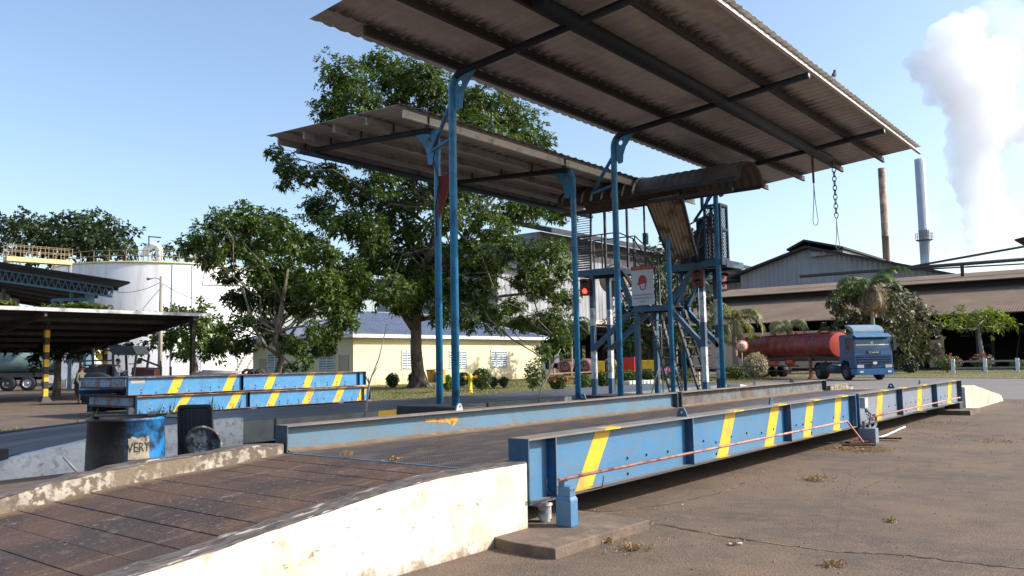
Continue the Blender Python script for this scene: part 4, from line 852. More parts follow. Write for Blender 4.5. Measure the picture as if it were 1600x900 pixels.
# arched corrugated hood with ribs
HOODM = mat('hood_sheet', (.14, .105, .08), .8, var=.25, vs=2.5, dirt=(.06, .05, .04), da=.5, ds=1.5, dsharp=.25, dirt2=(.10, .12, .11), d2a=.3, d2s=3)
hood = thing('arched_hood', 'rusty arched corrugated hood carried over the walkway tower', 'hood', (-10, 18, 5.4))
b = MB(); nX, nA = 150, 18; V = []; hx0, hx1 = -12.35, -7.35
def hood_pt(x, t, e=0):
    ph = (x-hx0)/.2*2*math.pi; rr = 1+.022*math.sin(ph) + e
    yc, zc_, ry, rz = 18.0, 5.60, .68, .46
    return (x, yc - ry*rr*math.cos(t), zc_ + rz*rr*math.sin(t) - .05*(abs(math.cos(t))**6))
for e in (0, .012):
    for i in range(nX+1):
        x = hx0+(hx1-hx0)*i/nX
        for j in range(nA+1): V.append(hood_pt(x, math.pi*j/nA, e))
K = (nX+1)*(nA+1); W_ = nA+1; Fs = []
for i in range(nX):
    for j in range(nA):
        a = i*W_+j; Fs += [(a, a+1, a+W_+1, a+W_), (K+a, K+a+W_, K+a+W_+1, K+a+1)]
    for j in (0, nA): a = i*W_+j; Fs.append((a, a+W_, K+a+W_, K+a))
for i in (0, nX):
    for j in range(nA): a = i*W_+j; Fs.append((a, K+a, K+a+1, a+1))
b.smooth = True; b.add(V, Fs); b.build('hood_sheet', HOODM, hood)
RIBM = mat('sunlit_hood_rib', (.62, .58, .50), .7, var=.15, vs=4, dirt=(.25, .2, .15), da=.35, ds=5)  # pale tone puts the sunlight on the ribs into their colour
x = -12.2
while x < -9.9:
    b = MB(); b.tube([hood_pt(x+.03, math.pi*(.02+.58*j/10), .04) for j in range(11)], .028, 6); b.build('rib', RIBM, hood); x += .30
b = MB()
for s_ in (.02, .98): b.bar(hood_pt(hx0+.1, math.pi*s_), hood_pt(hx1-.1, math.pi*s_), .05, .08)
islands(b.build('hood_beam', DARK, hood))
b = MB(); b.box(-12.2, -7.5, 17.22, 17.28, 5.28, 5.36); b.build('hood_beam', PURL, hood)
b = MB(); c1, c2, c3 = gy(1010, 312, 18.0), gy(1064, 302, 18.0), gy(1048, 408, 19.3); c4 = gy(1084, 398, 19.3)+Vector((0, .15, 0)); corrugated(b, (0, 0, 0), (1, 0, 0), (0, 1, 0), .125, .028, 6, 2, True); b.v = [tuple(c1.lerp(c2, x_).lerp(c3.lerp(c4, x_), y_)+Vector((0, -1, -.35))*z_) for x_, y_, z_ in b.v]; o = b.build('slanted_sheet', mat('slant_sheet', (.42, .35, .27), .75, var=.12, vs=2, dirt=(.13, .1, .07), da=.4, ds=2), hood)
b = MB(); b.bar(c1, c3, .05, .1); b.bar(c2, c4, .05, .1); islands(b.build('sheet_edge', DARK, hood))

# safety sign
sn = thing('safety_sign', 'white safety board with a red helmet picture and red header on the walkway tower', 'sign', (-11.5, 20.1, 3.6))
SX0, SX1, SZ0, SZ1, SY = -11.84, -11.155, 3.09, 4.17, 20.12
SWH = mat('sign_white', (.55, .58, .62), .5, var=.04, vs=3); SRED = mat('sign_red', (.42, .03, .035), .5, var=.06); STX = mat('sign_text', (.03, .03, .05), .6, bump=0)
b = MB(); b.box(SX0, SX1, SY, SY+.025, SZ0, SZ1); b.build('board', SWH, sn)
b = MB(); b.box(SX0-.012, SX1+.012, SY-.004, SY+.03, SZ1-.10, SZ1+.012); b.build('header_band', SRED, sn)
def put_text(txt, x, z, size, m, parent, y=SY-.006, sx=1.0, nm='lettering'):
    me = text_mesh(txt, size); me.name = nm
    for v in me.vertices: v.co = Vector((x+v.co.x*sx, y, z+v.co.y))
    me.materials.append(m); o = bpy.data.objects.new(nm, me); COL.objects.link(o); put(o, parent); return o
sxc = (SX0+SX1)/2
put_text('UTAMAKAN KESELAMATAN', sxc, SZ1-.045, .062, mat('sign_pink', (.65, .35, .35), .6, bump=0), sn, SY-.008, .78)
put_text('TOPI DAN KASUT KESELAMATAN', sxc, SZ0+.285, .052, STX, sn, sx=.80)
put_text('MESTILAH DIPAKAI SEMASA DI', sxc, SZ0+.195, .052, STX, sn, sx=.80)
put_text('TAPAK INI', sxc, SZ0+.105, .052, STX, sn, sx=.9)
b = MB(); hc = (sxc, SZ0+.66)
hel = [(-.13, -.03), (-.125, .05), (-.09, .13), (-.03, .175), (.04, .175), (.10, .135), (.135, .06), (.145, -.03), (.12, -.055), (-.02, -.075), (-.10, -.085), (-.175, -.09), (-.178, -.075)]
b.add([(hc[0]+u, SY-.005, hc[1]+v) for u, v in hel], [tuple(range(len(hel)))])
b.bar((hc[0]-.10, SY-.005, hc[1]-.09), (hc[0]-.03, SY-.005, hc[1]-.24), .004, .028, up=(1, 0, 0)); b.bar((hc[0]-.03, SY-.005, hc[1]-.24), (hc[0]+.06, SY-.0045, hc[1]-.22), .004, .028, up=(1, 0, 0)); b.bar((hc[0]+.06, SY-.0055, hc[1]-.23), (hc[0]+.12, SY-.005, hc[1]-.05), .004, .028, up=(1, 0, 0))
b.build('helmet_picture', SRED, sn)
# traffic lights
TLM = mat('signal_red_box', (.17, .03, .022), .5, var=.15, vs=5, dirt=(.15, .05, .04), da=.3, ds=6)
def signal(loc, rz, lab, lit, wdt=.30, h=.48, parts=True):
    t = thing('traffic_light', lab, 'traffic light', loc, rz, 'traffic lights on the walkway tower posts')
    b = MB(); b.box(-wdt/2, wdt/2, 0, .16, -h/2, h/2); lbuild(b, 'housing', TLM, t, .008)
    for k, z in enumerate((h*.24, -h*.24)):
        col = emit('lit_red_lens', (1, .05, .03), 2.5) if (lit and k == 1) else mat('dark_lens', (.035, .04, .03), .2, bump=0)
        b = MB(); b.lathe([(0, -.012), (.05, -.01), (.075, -.002), (.075, 0)], (0, 0, z), 20, 'y'); o = lbuild(b, 'lens', col, t)
        b = MB(); V = []
        for q in range(2):
            for i in range(13): a = math.pi*(.0+i/12); V.append((.085*math.cos(a), -.002-.10*q, z+.085*math.sin(a)))
        b.add(V, [(i, i+1, 14+i, 13+i) for i in range(12)]); lbuild(b, 'visor', DARK, t)
    return t
face = math.atan2(_r0.y, _r0.x)      # facing the camera
signal((-13.40, 20.1, 3.72), R(18), 'left traffic light with its lower red lamp lit', True)
signal((-12.86, 21.1, 3.70), R(75), 'unlit traffic light seen from its side beside the lit red one', False)
signal((-9.83, 20.12, 3.72), R(18), 'unlit traffic light with green lower lens below the cage end', False)
signal((-9.55, 21.1, 3.70), R(80), 'unlit traffic light seen edge on, rightmost on the walkway tower', False)
# convex mirror on a thin rusty pole
p = gy(944, 604, 22.0)
cm = thing('convex_mirror', 'round tan backed traffic mirror on a thin rusty pole behind the left platform', 'mirror', (p.x, 22.6, 0))
b = MB(); b.tube([(p.x, 22.6, 0), (p.x, 22.6, 4.3)], .03, 8); b.build('pole', RUST, cm)
b = MB(); b.smooth = True; c = Vector((p.x+.15, 22.55, 4.15)); ax = Vector((.5, -.7, -.25)).normalized(); ux = ax.cross(Vector((0, 0, 1))).normalized(); uy = ux.cross(ax)
V = []; prf = [(.46, 0), (.46, .03), (.40, .10), (.25, .17), (0, .2)]
for r_, h_ in prf:
    for j in range(28): t = 2*math.pi*j/28; V.append(c + ux*r_*math.cos(t) + uy*r_*math.sin(t) + ax*h_)
b.add(V, [(i*28+j, i*28+(j+1) % 28, (i+1)*28+(j+1) % 28, (i+1)*28+j) for i in range(4) for j in range(28)] + [tuple(range(28))])
b.build('mirror_dish', mat('tan_shell', (.50, .36, .20), .5, var=.15, vs=4), cm)
b = MB(); b.tube([c+ux*.47*math.cos(t)+uy*.47*math.sin(t) for t in [i*math.pi/12 for i in range(25)]], .02, 6, False); b.build('rim', DARK, cm)
# low handrail beyond the tower and thin leaning poles
b = MB(); q0, q1 = gz(1072, 606, .6), gz(1092, 606, .6)
q0 = gy(1072, 607, 23.0); q1 = gy(1093, 607, 23.0)
b.tube([(q0.x, 23, 0), (q0.x, 23, q0.z+.48), (q1.x, 23, q1.z+.48), (q1.x, 23, 0)], .03, 6); b.tube([(q0.x, 23, q0.z+.2), (q1.x, 23, q1.z+.2)], .02, 6)
o = b.build('low_rail', mat('rail_cream', (.45, .38, .3), .6, var=.2)); tag(o, 'small cream pipe rail on the ground beyond the tower ladders', 'rail')

# ============================================================ BACKGROUND BUILDINGS
def xform_box(b, O, ux, uy, x0, x1, y0, y1, z0, z1):
    O = Vector(O); f = lambda x, y, z: O + ux*x + uy*y + Vector((0, 0, z)); b.hexa([f(x0, y0, z0), f(x1, y0, z0), f(x1, y1, z0), f(x0, y1, z0)], [f(x0, y0, z1), f(x1, y0, z1), f(x1, y1, z1), f(x0, y1, z1)])
# cream bungalow
CREAM = mat('cream_wall', (.72, .65, .42), .85, var=.04, vs=.6, dirt=(.6, .53, .35), da=.25, ds=.5, dsharp=.4)
CREAM2 = mat('cream_plinth', (.62, .54, .33), .85, var=.06, vs=.8, dirt=(.4, .32, .2), da=.3, ds=1.2, dsharp=.3)
BROOF = mat('blue_roof_sheet', (.15, .18, .245), .33, var=.10, vs=.8, dirt=(.12, .13, .2), da=.3, ds=1)
bl = thing('cream_bungalow', 'low cream painted office building with blue hipped metal roof behind the big tree', 'building', (-53, 51, 0))
BXa, BXb, BY0, BY1, BH = -47.0, -59.5, 40.0, 62.8, 3.75
b = MB(); b.box(BXb, BXa, BY0, BY1, .55, BH); b.mat(1); b.box(BXb-.02, BXa+.02, BY0-.02, BY1+.02, 0, .55); b.build('wall', [CREAM, CREAM2], bl)
o_ = .55; X0, X1, Y0, Y1 = BXb-o_, BXa+o_, BY0-o_, BY1+o_; zE = BH+.02; rX = (X0+X1)/2; rY0, rY1 = Y0+6.6, Y1-6.6; zR = 5.95
b = MB()
def hip_face(b, a, c, d, e):     # ribbed hip slope from eave a-c up to ridge e-d
    b.add([a, c, d, e] if d != e else [a, c, d], [(0, 1, 2, 3)] if d != e else [(0, 1, 2)])
    n = int((Vector(c)-Vector(a)).length/.42)
    A, C_, D, E_ = map(Vector, (a, c, d, e))
    up = ((D+E_)/2-(A+C_)/2); un = up.normalized(); nr = (C_-A).cross(up).normalized(); nr = nr if nr.z > 0 else -nr
    L_ = (C_-A).length; dirv = (C_-A).normalized(); inl = (E_-A).dot(dirv); inr = (C_-D).dot(dirv)
    for k in range(1, n):
        s_ = L_*k/n; t = min(1, s_/inl if inl > .01 else 1, (L_-s_)/inr if inr > .01 else 1)
        p = A+dirv*s_; b.bar(p+nr*.015, p+(up)*t*.99+nr*.015, .05, .035, up=tuple(nr))
hip_face(b, (X1, Y0, zE), (X1, Y1, zE), (rX, rY1, zR), (rX, rY0, zR)); hip_face(b, (X0, Y1, zE), (X0, Y0, zE), (rX, rY0, zR), (rX, rY1, zR))
hip_face(b, (X0, Y0, zE), (X1, Y0, zE), (rX, rY0, zR), (rX, rY0, zR)); hip_face(b, (X1, Y1, zE), (X0, Y1, zE), (rX, rY1, zR), (rX, rY1, zR))
b.build('roof', BROOF, bl)
b = MB(); b.tube([(X1, Y0, zE+.03), (rX, rY0, zR+.04), (rX, rY1, zR+.04), (X1, Y1, zE+.03)], .09, 6); b.tube([(X0, Y0, zE+.03), (rX, rY0, zR+.04)], .09, 6); b.build('ridge_cap', BROOF, bl)
b = MB(); b.box(X0, X1, Y0, Y1, BH-.10, BH+.01); b.mat(1); b.box(X1, X1+.05, Y0-.05, Y1+.05, BH-.2, BH+.06); b.box(X0-.05, X1+.05, Y0-.05, Y0, BH-.2, BH+.06); b.build('fascia', [mat('soffit', (.55, .52, .45), .8), WHITE], bl)
LOUV = mat('louvre_glass', (.45, .52, .52), .25, var=.1, vs=6)
def window(face, a0, a1, z0, z1, cols=3):
    """louvre window on the +X face (face='x') or the -Y face"""
    P = (lambda a, z, d: (BXa+d, a, z)) if face == 'x' else (lambda a, z, d: (a, BY0-d, z))
    b = MB(); fr = .05
    def bb(b, a, c, z, zz, d0, d1):
        p, q = P(a, z, d0), P(c, zz, d1); b.box(min(p[0], q[0]), max(p[0], q[0]), min(p[1], q[1]), max(p[1], q[1]), z, zz)
    for a in [a0+(a1-a0)*k/cols for k in range(cols+1)]: bb(b, a-fr/2, a+fr/2, z0, z1, .0, .06)
    bb(b, a0-.1, a1+.1, z0-.06, z0, 0, .08); bb(b, a0-.06, a1+.06, z1, z1+.05, 0, .06)
    w_ = b.build('window', WHITE, bl)
    b = MB(); bb(b, a0, a1, z0, z1, .004, .012); b.mat(1)
    n = 7
    for k in range(n):
        z = z0+(z1-z0)*(k+.3)/n
        for c in range(cols):
            p = a0+(a1-a0)*(c/cols)+.03; q = a0+(a1-a0)*((c+1)/cols)-.03; A, B_, C_, D_ = P(p, z, .05), P(q, z, .05), P(q, z+.13, .015), P(p, z+.13, .015); b.add([A, B_, C_, D_], [(0, 1, 2, 3)])
    o = b.build('louvres', [GLASS, LOUV], w_)
for a0, a1 in ((44.86, 46.3), (50.21, 52.3), (55.5, 57.7)): window('x', a0, a1, 1.2, 2.58)
for a0, a1 in ((-57.4, -55.6), (-50.9, -49.1)): window('y', a0, a1, 1.28, 2.6, 2)
b = MB(); b.box(-48.5, -47.5, BY0-.05, BY0-.001, .1, 2.3); b.box(-48.55, -48.5, BY0-.08, BY0-.001, .1, 2.35); b.build('door', mat('cream_door', (.45, .40, .3), .6), bl)
b = MB(); b.box(-58.6, -57.6, BY0-.06, BY0-.001, .1, 2.2); b.build('door', mat('cream_door', (.45, .40, .3), .6), bl)
b = MB(); b.tube([(rX+.3, rY0+1.5, zR-.05), (rX+.3, rY0+1.5, zR+.3)], .12, 8); b.build('roof_vent', DARK, bl)

# storage tanks
TANKM = mat('tank_white', (.78, .79, .80), .45, var=.03, vs=.3, dirt=(.55, .57, .6), da=.25, ds=.4, dsharp=.4, stretch=(1, 1, .15), dirt2=(.4, .36, .3), d2a=.1, d2s=1.2)
RAILY = mat('rail_ochre', (.24, .17, .09), .6, var=.15, vs=3)
def tank(name, lab, c, rad, h, n=64, posts=40):
    t = thing(name, lab, 'storage tank', c, 0, None); cx, cy_ = c[0], c[1]
    b = MB(); b.lathe([(rad, 0), (rad, h-.12)], (cx, cy_, 0), n); b.build('shell', TANKM, t)
    b = MB(); b.lathe([(rad, h-.12), (rad+.12, h-.1), (rad+.12, h+.06), (rad, h+.08)], (cx, cy_, 0), n); b.build('rim', mat('rim_yellow', (.6, .5, .25), .6, var=.2, vs=2), t)
    b = MB(); b.lathe([(rad, h+.07), (rad*.5, h+.75), (0, h+1.25)], (cx, cy_, 0), n); b.build('cone_roof', mat('tank_roof', (.5, .45, .35), .7), t)
    b = MB()
    for k in range(posts): a = 2*math.pi*k/posts; x, y = cx+rad*math.cos(a), cy_+rad*math.sin(a); b.bar((x, y, h), (x, y, h+1.15), .07, .07)
    for z in (h+.6, h+1.15): b.tube([(cx+rad*math.cos(2*math.pi*k/60), cy_+rad*math.sin(2*math.pi*k/60), z) for k in range(61)], .035, 5, False)
    b.build('guard_rail', RAILY, t); return t
pc = at(247, 500, 92.5); TC = (pc.x, pc.y, 0); tk = tank('storage_tank', 'large round white storage tank with railing round its roof', TC, 10.5, 12.2)
dirc = Vector((-TC[0], -TC[1], 0)).normalized()
q = Vector(TC)+dirc*7.5; b = MB(); b.tube(elbow((q.x, q.y, 12.4), (q.x, q.y, 14.3), (q.x-.8, q.y-.8, 14.3), .7)[:-1] + [Vector((q.x-.9, q.y-.7, 14.2)), Vector((q.x-1.15, q.y-.9, 13.8)), Vector((q.x-1.2, q.y-.95, 13.2))], .34, 12); b.build('gooseneck_vent', WHITE, tk)
q = at(232, 400, 84); b = MB(); b.bar((q.x, q.y, 12.2), (q.x, q.y, 15.0), .1, .1); e = at(252, 378, 84); b.bar((q.x, q.y, 14.9), (e.x, e.y, 14.75), .14, .12); b.build('light_arm', GREY, tk)
for px in (268, 299, 372):
    d_ = ray(px, 500); d2 = Vector((d_.x, d_.y)); A_ = d2.dot(d2); B_ = -2*d2.dot(Vector((TC[0], TC[1]))); C_ = TC[0]**2+TC[1]**2-10.53**2; t_ = (-B_-math.sqrt(max(0, B_*B_-4*A_*C_)))/(2*A_); x, y = d_.x*t_, d_.y*t_
    b = MB(); b.tube([(x, y, 0), (x, y, 12)], .045, 6); b.build('drain_pipe', LGREY, tk)
# stair up the right side of the tank
ps = [at(368, 590, 83), at(402, 548, 84.5)]; b = MB()
A, C_ = Vector((ps[0].x, ps[0].y, .2)), Vector((ps[1].x, ps[1].y, 4.2)); sdv = Vector((-.6, -.75, 0))*.5
for s_ in (-1, 1): b.bar(A+sdv*s_, C_+sdv*s_, .08, .22)
for k in range(1, 14): c = A.lerp(C_, k/14); b.bar(c-sdv, c+sdv, .22, .05)
for k in range(0, 15, 3): c = A.lerp(C_, k/14)+sdv; b.bar(c, c+Vector((0, 0, 1)), .05, .05)
b.bar(A+sdv+Vector((0, 0, 1)), C_+sdv+Vector((0, 0, 1)), .05, .05)
for k in range(12): c = C_+Vector((0, 0, 1.2+.35*k)); b.bar(c-sdv, c+sdv, .07, .07)
for s_ in (-1, 1): b.bar(C_+sdv*s_, C_+sdv*s_+Vector((0, 0, 5.4)), .07, .07)
b.build('stair', mat('stair_cream', (.5, .44, .34), .6), tk)
pc2 = at(-78, 500, 80); tk2 = tank('storage_tank', 'part of a second white tank at the left edge joined by a yellow gangway', (pc2.x, pc2.y, 0), 5.7, 11.6, 48, 22)
A, C_ = at(8, 401, 76), at(110, 412, 80); b = MB(); A.z -= .2; C_.z = A.z-.0; dv = (C_-A).normalized(); sv = dv.cross(Vector((0, 0, 1)))*.5
gw = thing('gangway', 'yellow railed gangway bridging between the two white tanks', 'gangway', tuple(A))
b.bar(A, C_, 1.1, .42); b.build('gangway_beam', mat('gangway_yellow', (.62, .5, .24), .6, var=.1, vs=1), gw)
b = MB(); n = 8
for s_ in (-1, 1):
    for k in range(n+1): c = A.lerp(C_, k/n)+sv*s_+Vector((0, 0, .2)); b.bar(c, c+Vector((0, 0, 1.15)), .05, .05)
    for z in (.8, 1.3): b.bar(A+sv*s_+Vector((0, 0, z)), C_+sv*s_+Vector((0, 0, z)), .045, .045)
b.build('gangway_rail', RAILY, gw)
for q in (A, C_): b = MB(); b.bar((q.x, q.y, 0), (q.x, q.y, A.z-.2), .25, .25); b.build('gangway_leg', GREY, gw)

# truss shed on the left
ts = thing('truss_shed', 'dark metal roofed shed with blue lattice truss at the left', 'shed', tuple(gz(60, 600, 0)))
A, C_ = at(-90, 398, 62), at(203, 443, 60); back = at(95, 470, 86)-at(203, 443, 60); back.z = 0
DKR = mat('dark_roof_sheet', (.022, .022, .024), .8, var=.2, vs=1)
b = MB(); b.hexa([A, C_, C_+back, A+back], [p+Vector((0, 0, .14)) for p in (A, C_, C_+back, A+back)]); b.build('roof', DKR, ts)
b = MB()
for k in range(1, 8): d_ = back*(k/8); b.bar(A+d_-Vector((0, 0, .12)), C_+d_-Vector((0, 0, .12)), .12, .22)
b.build('purlin', PURL, ts)
TRB = mat('truss_blue', (.10, .20, .27), .6, var=.15, vs=2)
dn = Vector((0, 0, -1)); b = MB(); A2, C2 = A+back*.06, A.lerp(C_, .94)+back*.06
b.bar(A2+dn*.25, C2+dn*.25, .1, .12); b.bar(A2+dn*1.15, C2+dn*.95, .12, .14); n = 26
for k in range(n):
    p, q = A2.lerp(C2, k/n), A2.lerp(C2, (k+1)/n); b.bar(p+dn*.25, p.lerp(q, .5)+dn*1.05, .06, .06); b.bar(p.lerp(q, .5)+dn*1.05, q+dn*.25, .06, .06)
b.bar(C2+dn*.2, C2+dn*1.0, .1, .1); b.build('truss', TRB, ts)
for px, pw in ((155, .5), (126, .2)):
    t_ = (px+90)/293; p = A.lerp(C_, t_)+back*.1; b = MB(); b.bar((p.x, p.y, 0), (p.x, p.y, p.z-.9), pw, pw); b.build('post', TRB, ts)
b = MB(); p, q = A.lerp(C_, .63)+back*.1, A.lerp(C_, .835)+back*.1; zt_, zb_ = 6.9, 5.3; n = 4
b.bar((p.x, p.y, zt_), (q.x, q.y, zt_), .15, .2); b.bar((p.x, p.y, zb_), (q.x, q.y, zb_), .15, .2)
for k in range(n): u, v = p.lerp(q, k/n), p.lerp(q, (k+1)/n); b.bar((u.x, u.y, zt_), (v.x, v.y, zb_), .16, .16); b.bar((v.x, v.y, zt_), (v.x, v.y, zb_), .12, .12)
b.build('lattice_girder', TRB, ts)
# black canopy with striped posts
bc = thing('parking_canopy', 'long low black roofed canopy on black and yellow striped posts at the left', 'canopy', (-45, 14, 0))
b = MB(); corrugated(b, (-41, 2.0, 4.5), (0, 22.9, 0), (-14.5, 0, -1.75), .32, .03, 5, 2, False, 0); b.build('roof_sheet', DKR, bc)
b = MB(); b.box(-41.0, -40.93, 2.0, 24.9, 4.33, 4.50); b.build('gutter', mat('gutter_grey', (.42, .42, .42), .5, dirt=(.2, .2, .2), da=.3, ds=1), bc)
b = MB()
for k in range(1, 7): x = -41-2.2*k; z = 4.5-(2.2*k)*.1207; b.box(x-.06, x+.06, 2, 24.8, z-.25, z-.06)
for y in (3, 9.5, 16.5, 24): b.bar((-41.1, y, 4.2), (-55.3, y, 2.5), .12, .2)
b.build('purlin', DARK, bc)
def striped(x, y, h, parent, first=.35, plain=False):
    b = MB(); z = .28; k = 0; s_ = .11
    b.mat(0); b.hexa([(x-.26, y-.26, 0), (x+.26, y-.26, 0), (x+.26, y+.26, 0), (x-.26, y+.26, 0)], [(x-.13, y-.13, .28), (x+.13, y-.13, .28), (x+.13, y+.13, .28), (x-.13, y+.13, .28)])
    while z < h: z1_ = min(h, z+.37); b.mat(1 if k % 2 == 0 else 0); b.box(x-s_, x+s_, y-s_, y+s_, z, z1_); z = z1_; k += 1
    b.build('post', [mat('post_black', (.025, .025, .028), .6), mat('post_yellow', (.66, .40, .02), .55, var=.12, vs=5) if not plain else mat('post_brown', (.06, .045, .02), .7)], parent)
striped(-44.76, 18.05, 4.0, bc); striped(-42.0, 24.44, 4.3, bc, plain=True); striped(-52, 18.2, 3.1, bc); striped(-52, 24.4, 3.1, bc)
# concrete lamp pole with wires
pl = at(250, 560, 60); lp = thing('lamp_pole', 'slim concrete lamp pole with a short bracket lamp in front of the white tank', 'lamp pole', (pl.x, pl.y, 0))
ptop = 1.6 + (576-432)*60/1296
b = MB(); b.tube([(pl.x, pl.y, 0), (pl.x, pl.y, ptop)], [.17, .12], 10); b.build('pole', mat('concrete_pole', (.38, .34, .29), .8, var=.1), lp)
b = MB(); e = pl - _r0*.75; b.tube([(pl.x, pl.y, ptop-.3), (pl.x-_r0.x*.4, pl.y-_r0.y*.4, ptop-.12), (e.x, e.y, ptop-.15)], .03, 6); b.tube([(e.x, e.y, ptop-.15), (e.x-_r0.x*.3, e.y-_r0.y*.3, ptop-.2)], [.06, .1], 8); b.build('lamp_arm', GREY, lp)
def wire(a, c, sag, lab, r=.018):
    b = MB(); a, c = Vector(a), Vector(c); b.tube([a.lerp(c, t/12)-Vector((0, 0, sag*4*(t/12)*(1-t/12))) for t in range(13)], r, 4, False); o = b.build('overhead_wire', BLACK); tag(o, lab, 'wire')
wire((pl.x, pl.y, ptop-.5), at(380, 478, 56), .5, 'thin black wire running right from the lamp pole to the trees')
wire((pl.x, pl.y, ptop-.4), at(180, 456, 61), .3, 'thin black wire running left from the lamp pole to the truss shed')
wire((pl.x, pl.y, ptop-.8), at(222, 484, 60), .0, 'thin stay wire slanting down from the lamp pole')

# grey mill building behind
def corr_mat(name, col, freq=6.0, **k):
    m = mat(name, col, **k); nt = m.node_tree; L = nt.links.new; bs = nt.nodes['Principled BSDF']; tc = nd(nt, 'ShaderNodeTexCoord'); sx = nd(nt, 'ShaderNodeSeparateXYZ'); L(tc.outputs['Object'], sx.inputs[0])
    ad = nd(nt, 'ShaderNodeMath', operation='ADD'); L(sx.outputs[0], ad.inputs[0]); L(sx.outputs[1], ad.inputs[1]); mu = nd(nt, 'ShaderNodeMath', operation='MULTIPLY'); mu.inputs[1].default_value = freq; L(ad.outputs[0], mu.inputs[0])
    sn_ = nd(nt, 'ShaderNodeMath', operation='SINE'); L(mu.outputs[0], sn_.inputs[0]); bp = nd(nt, 'ShaderNodeBump'); bp.inputs['Strength'].default_value = .7 if freq < 20 else .22; bp.inputs['Distance'].default_value = .12; L(sn_.outputs[0], bp.inputs['Height']); L(bp.outputs[0], bs.inputs['Normal']); return m
MILL = corr_mat('mill_sheet', (.27, .285, .31), 5.0, rough=.6, var=.16, vs=.35, dirt=(.13, .12, .12), da=.42, ds=.5, dsharp=.3, dirt2=(.38, .38, .39), d2a=.3, d2s=.8, stretch=(1, 1, .2), bump=0)
ml = thing('mill_building', 'tall grey corrugated mill building with black roof edge behind the trees', 'building', (-108, 170, 0))
b = MB(); b.box(-125, -95, 127.5, 190, 8.4, 26.6); b.box(-125, -95.5, 190, 237, 8.4, 26.3); b.build('wall', MILL, ml)
b = MB(); b.box(-125, -93.5, 112.5, 127.3, 8.4, 18.6); b.build('side_block', MILL, ml)
b = MB(); b.hexa([(-90.8, 125.5, 25.6), (-90.8, 239, 25.6), (-110, 239, 31), (-110, 125.5, 31)], [(-90.8, 125.5, 26.5), (-90.8, 239, 26.5), (-110, 239, 32), (-110, 125.5, 32)])
b.hexa([(-92.2, 126, 18.3), (-92.2, 111.5, 18.3), (-126, 111.5, 19.5), (-126, 126, 19.5)], [(-92.2, 126, 18.9), (-92.2, 111.5, 18.9), (-126, 111.5, 20.2), (-126, 126, 20.2)]); b.build('roof', mat('mill_roof_black', (.035, .036, .04), .8, var=.2), ml)
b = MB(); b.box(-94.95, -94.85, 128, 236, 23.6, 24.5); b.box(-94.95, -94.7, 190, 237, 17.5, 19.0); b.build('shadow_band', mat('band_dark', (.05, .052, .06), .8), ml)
for y, z0, z1 in ((120.5, 12.4, 14.6), (141, 16.5, 18.6), (158, 13.5, 15.8), (163, 13.5, 15.8), (212, 19.8, 21.4), (218, 19.8, 21.4)):
    x_ = -93.5 if y < 127 else -95
    if y > 190: x_ = -95.5
    b = MB(); b.box(x_, x_+.12, y, y+3.2, z0, z1); w_ = b.build('window', GREY, ml); b = MB(); b.box(x_+.121, x_+.15, y+.2, y+3.0, z0+.2, z1-.2); b.build('pane', GLASS, w_)
b = MB(); b.box(-94.0, -88, 112, 236, 8.6, 9.3); b.build('canopy_edge', mat('edge_cream', (.55, .5, .42), .7, dirt=(.2, .18, .15), da=.4, ds=.4), ml)
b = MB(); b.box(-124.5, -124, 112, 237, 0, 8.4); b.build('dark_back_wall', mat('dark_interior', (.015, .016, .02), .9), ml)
b = MB(); y = 112
while y < 236:
    b.bar((-93.2, y, 0), (-93.2, y, 8.5), .5, .5); b.bar((-93.2, y, 6.9), (-93.2, y+7.5, 6.9), .2, .25); b.bar((-93.2, y, 8.3), (-93.2, y+7.5, 8.3), .2, .25)
    for k in range(4): b.bar((-93.2, y+1.87*k, 6.9), (-93.2, y+1.87*k+.93, 8.3), .13, .13); b.bar((-93.2, y+1.87*k+.93, 8.3), (-93.2, y+1.87*(k+1), 6.9), .13, .13)
    y += 7.5
b.build('lattice_frame', mat('lattice_dark', (.05, .055, .065), .7), ml)
# gable building
gb = thing('gable_building', 'light grey corrugated gable ended factory hall with raised ridge behind the brown roofed shed', 'building', (-55, 190, 0))
b = MB(); g0 = [(-73, 6), (-31, 6), (-31, 15.9), (-36, 17.6), (-58.2, 23.5), (-69.3, 20.8), (-73, 19.6)]
b.prism(g0, lambda u, v, s_: (u, 170+55*s_, v)); b.build('wall', corr_mat('gable_sheet', (.30, .315, .33), 6.5, rough=.55, var=.09, vs=.3, dirt=(.2, .2, .21), da=.35, ds=.4, dsharp=.4, stretch=(1, 1, .25), bump=0), gb)
b = MB()
for (xa, za_), (xb, zb_) in (((-75, 19.2), (-58.2, 24.1)), ((-58.2, 24.1), (-28.5, 15.4))):
    b.hexa([(xa, 168.2, za_-.5), (xb, 168.2, zb_-.5), (xb, 227, zb_-.5), (xa, 227, za_-.5)], [(xa, 168.2, za_), (xb, 168.2, zb_), (xb, 227, zb_), (xa, 227, za_)])
b.hexa([(-61.8, 167.6, 23.3), (-58.2, 167.6, 24.9), (-58.2, 226, 24.9), (-61.8, 226, 23.3)], [(-61.8, 167.6, 23.7), (-58.2, 167.6, 25.3), (-58.2, 226, 25.3), (-61.8, 226, 23.7)])
b.hexa([(-58.15, 167.6, 24.9), (-50.5, 167.6, 22.7), (-50.5, 226, 22.7), (-58.15, 226, 24.9)], [(-58.15, 167.6, 25.3), (-50.5, 167.6, 23.1), (-50.5, 226, 23.1), (-58.15, 226, 25.3)])
b.build('roof', mat('mill_roof_black', (.035, .036, .04), .8), gb)
b = MB(); b.box(-57.5, -51, 169, 224, 21.8, 22.65); b.build('ridge_vent', MILL, gb)
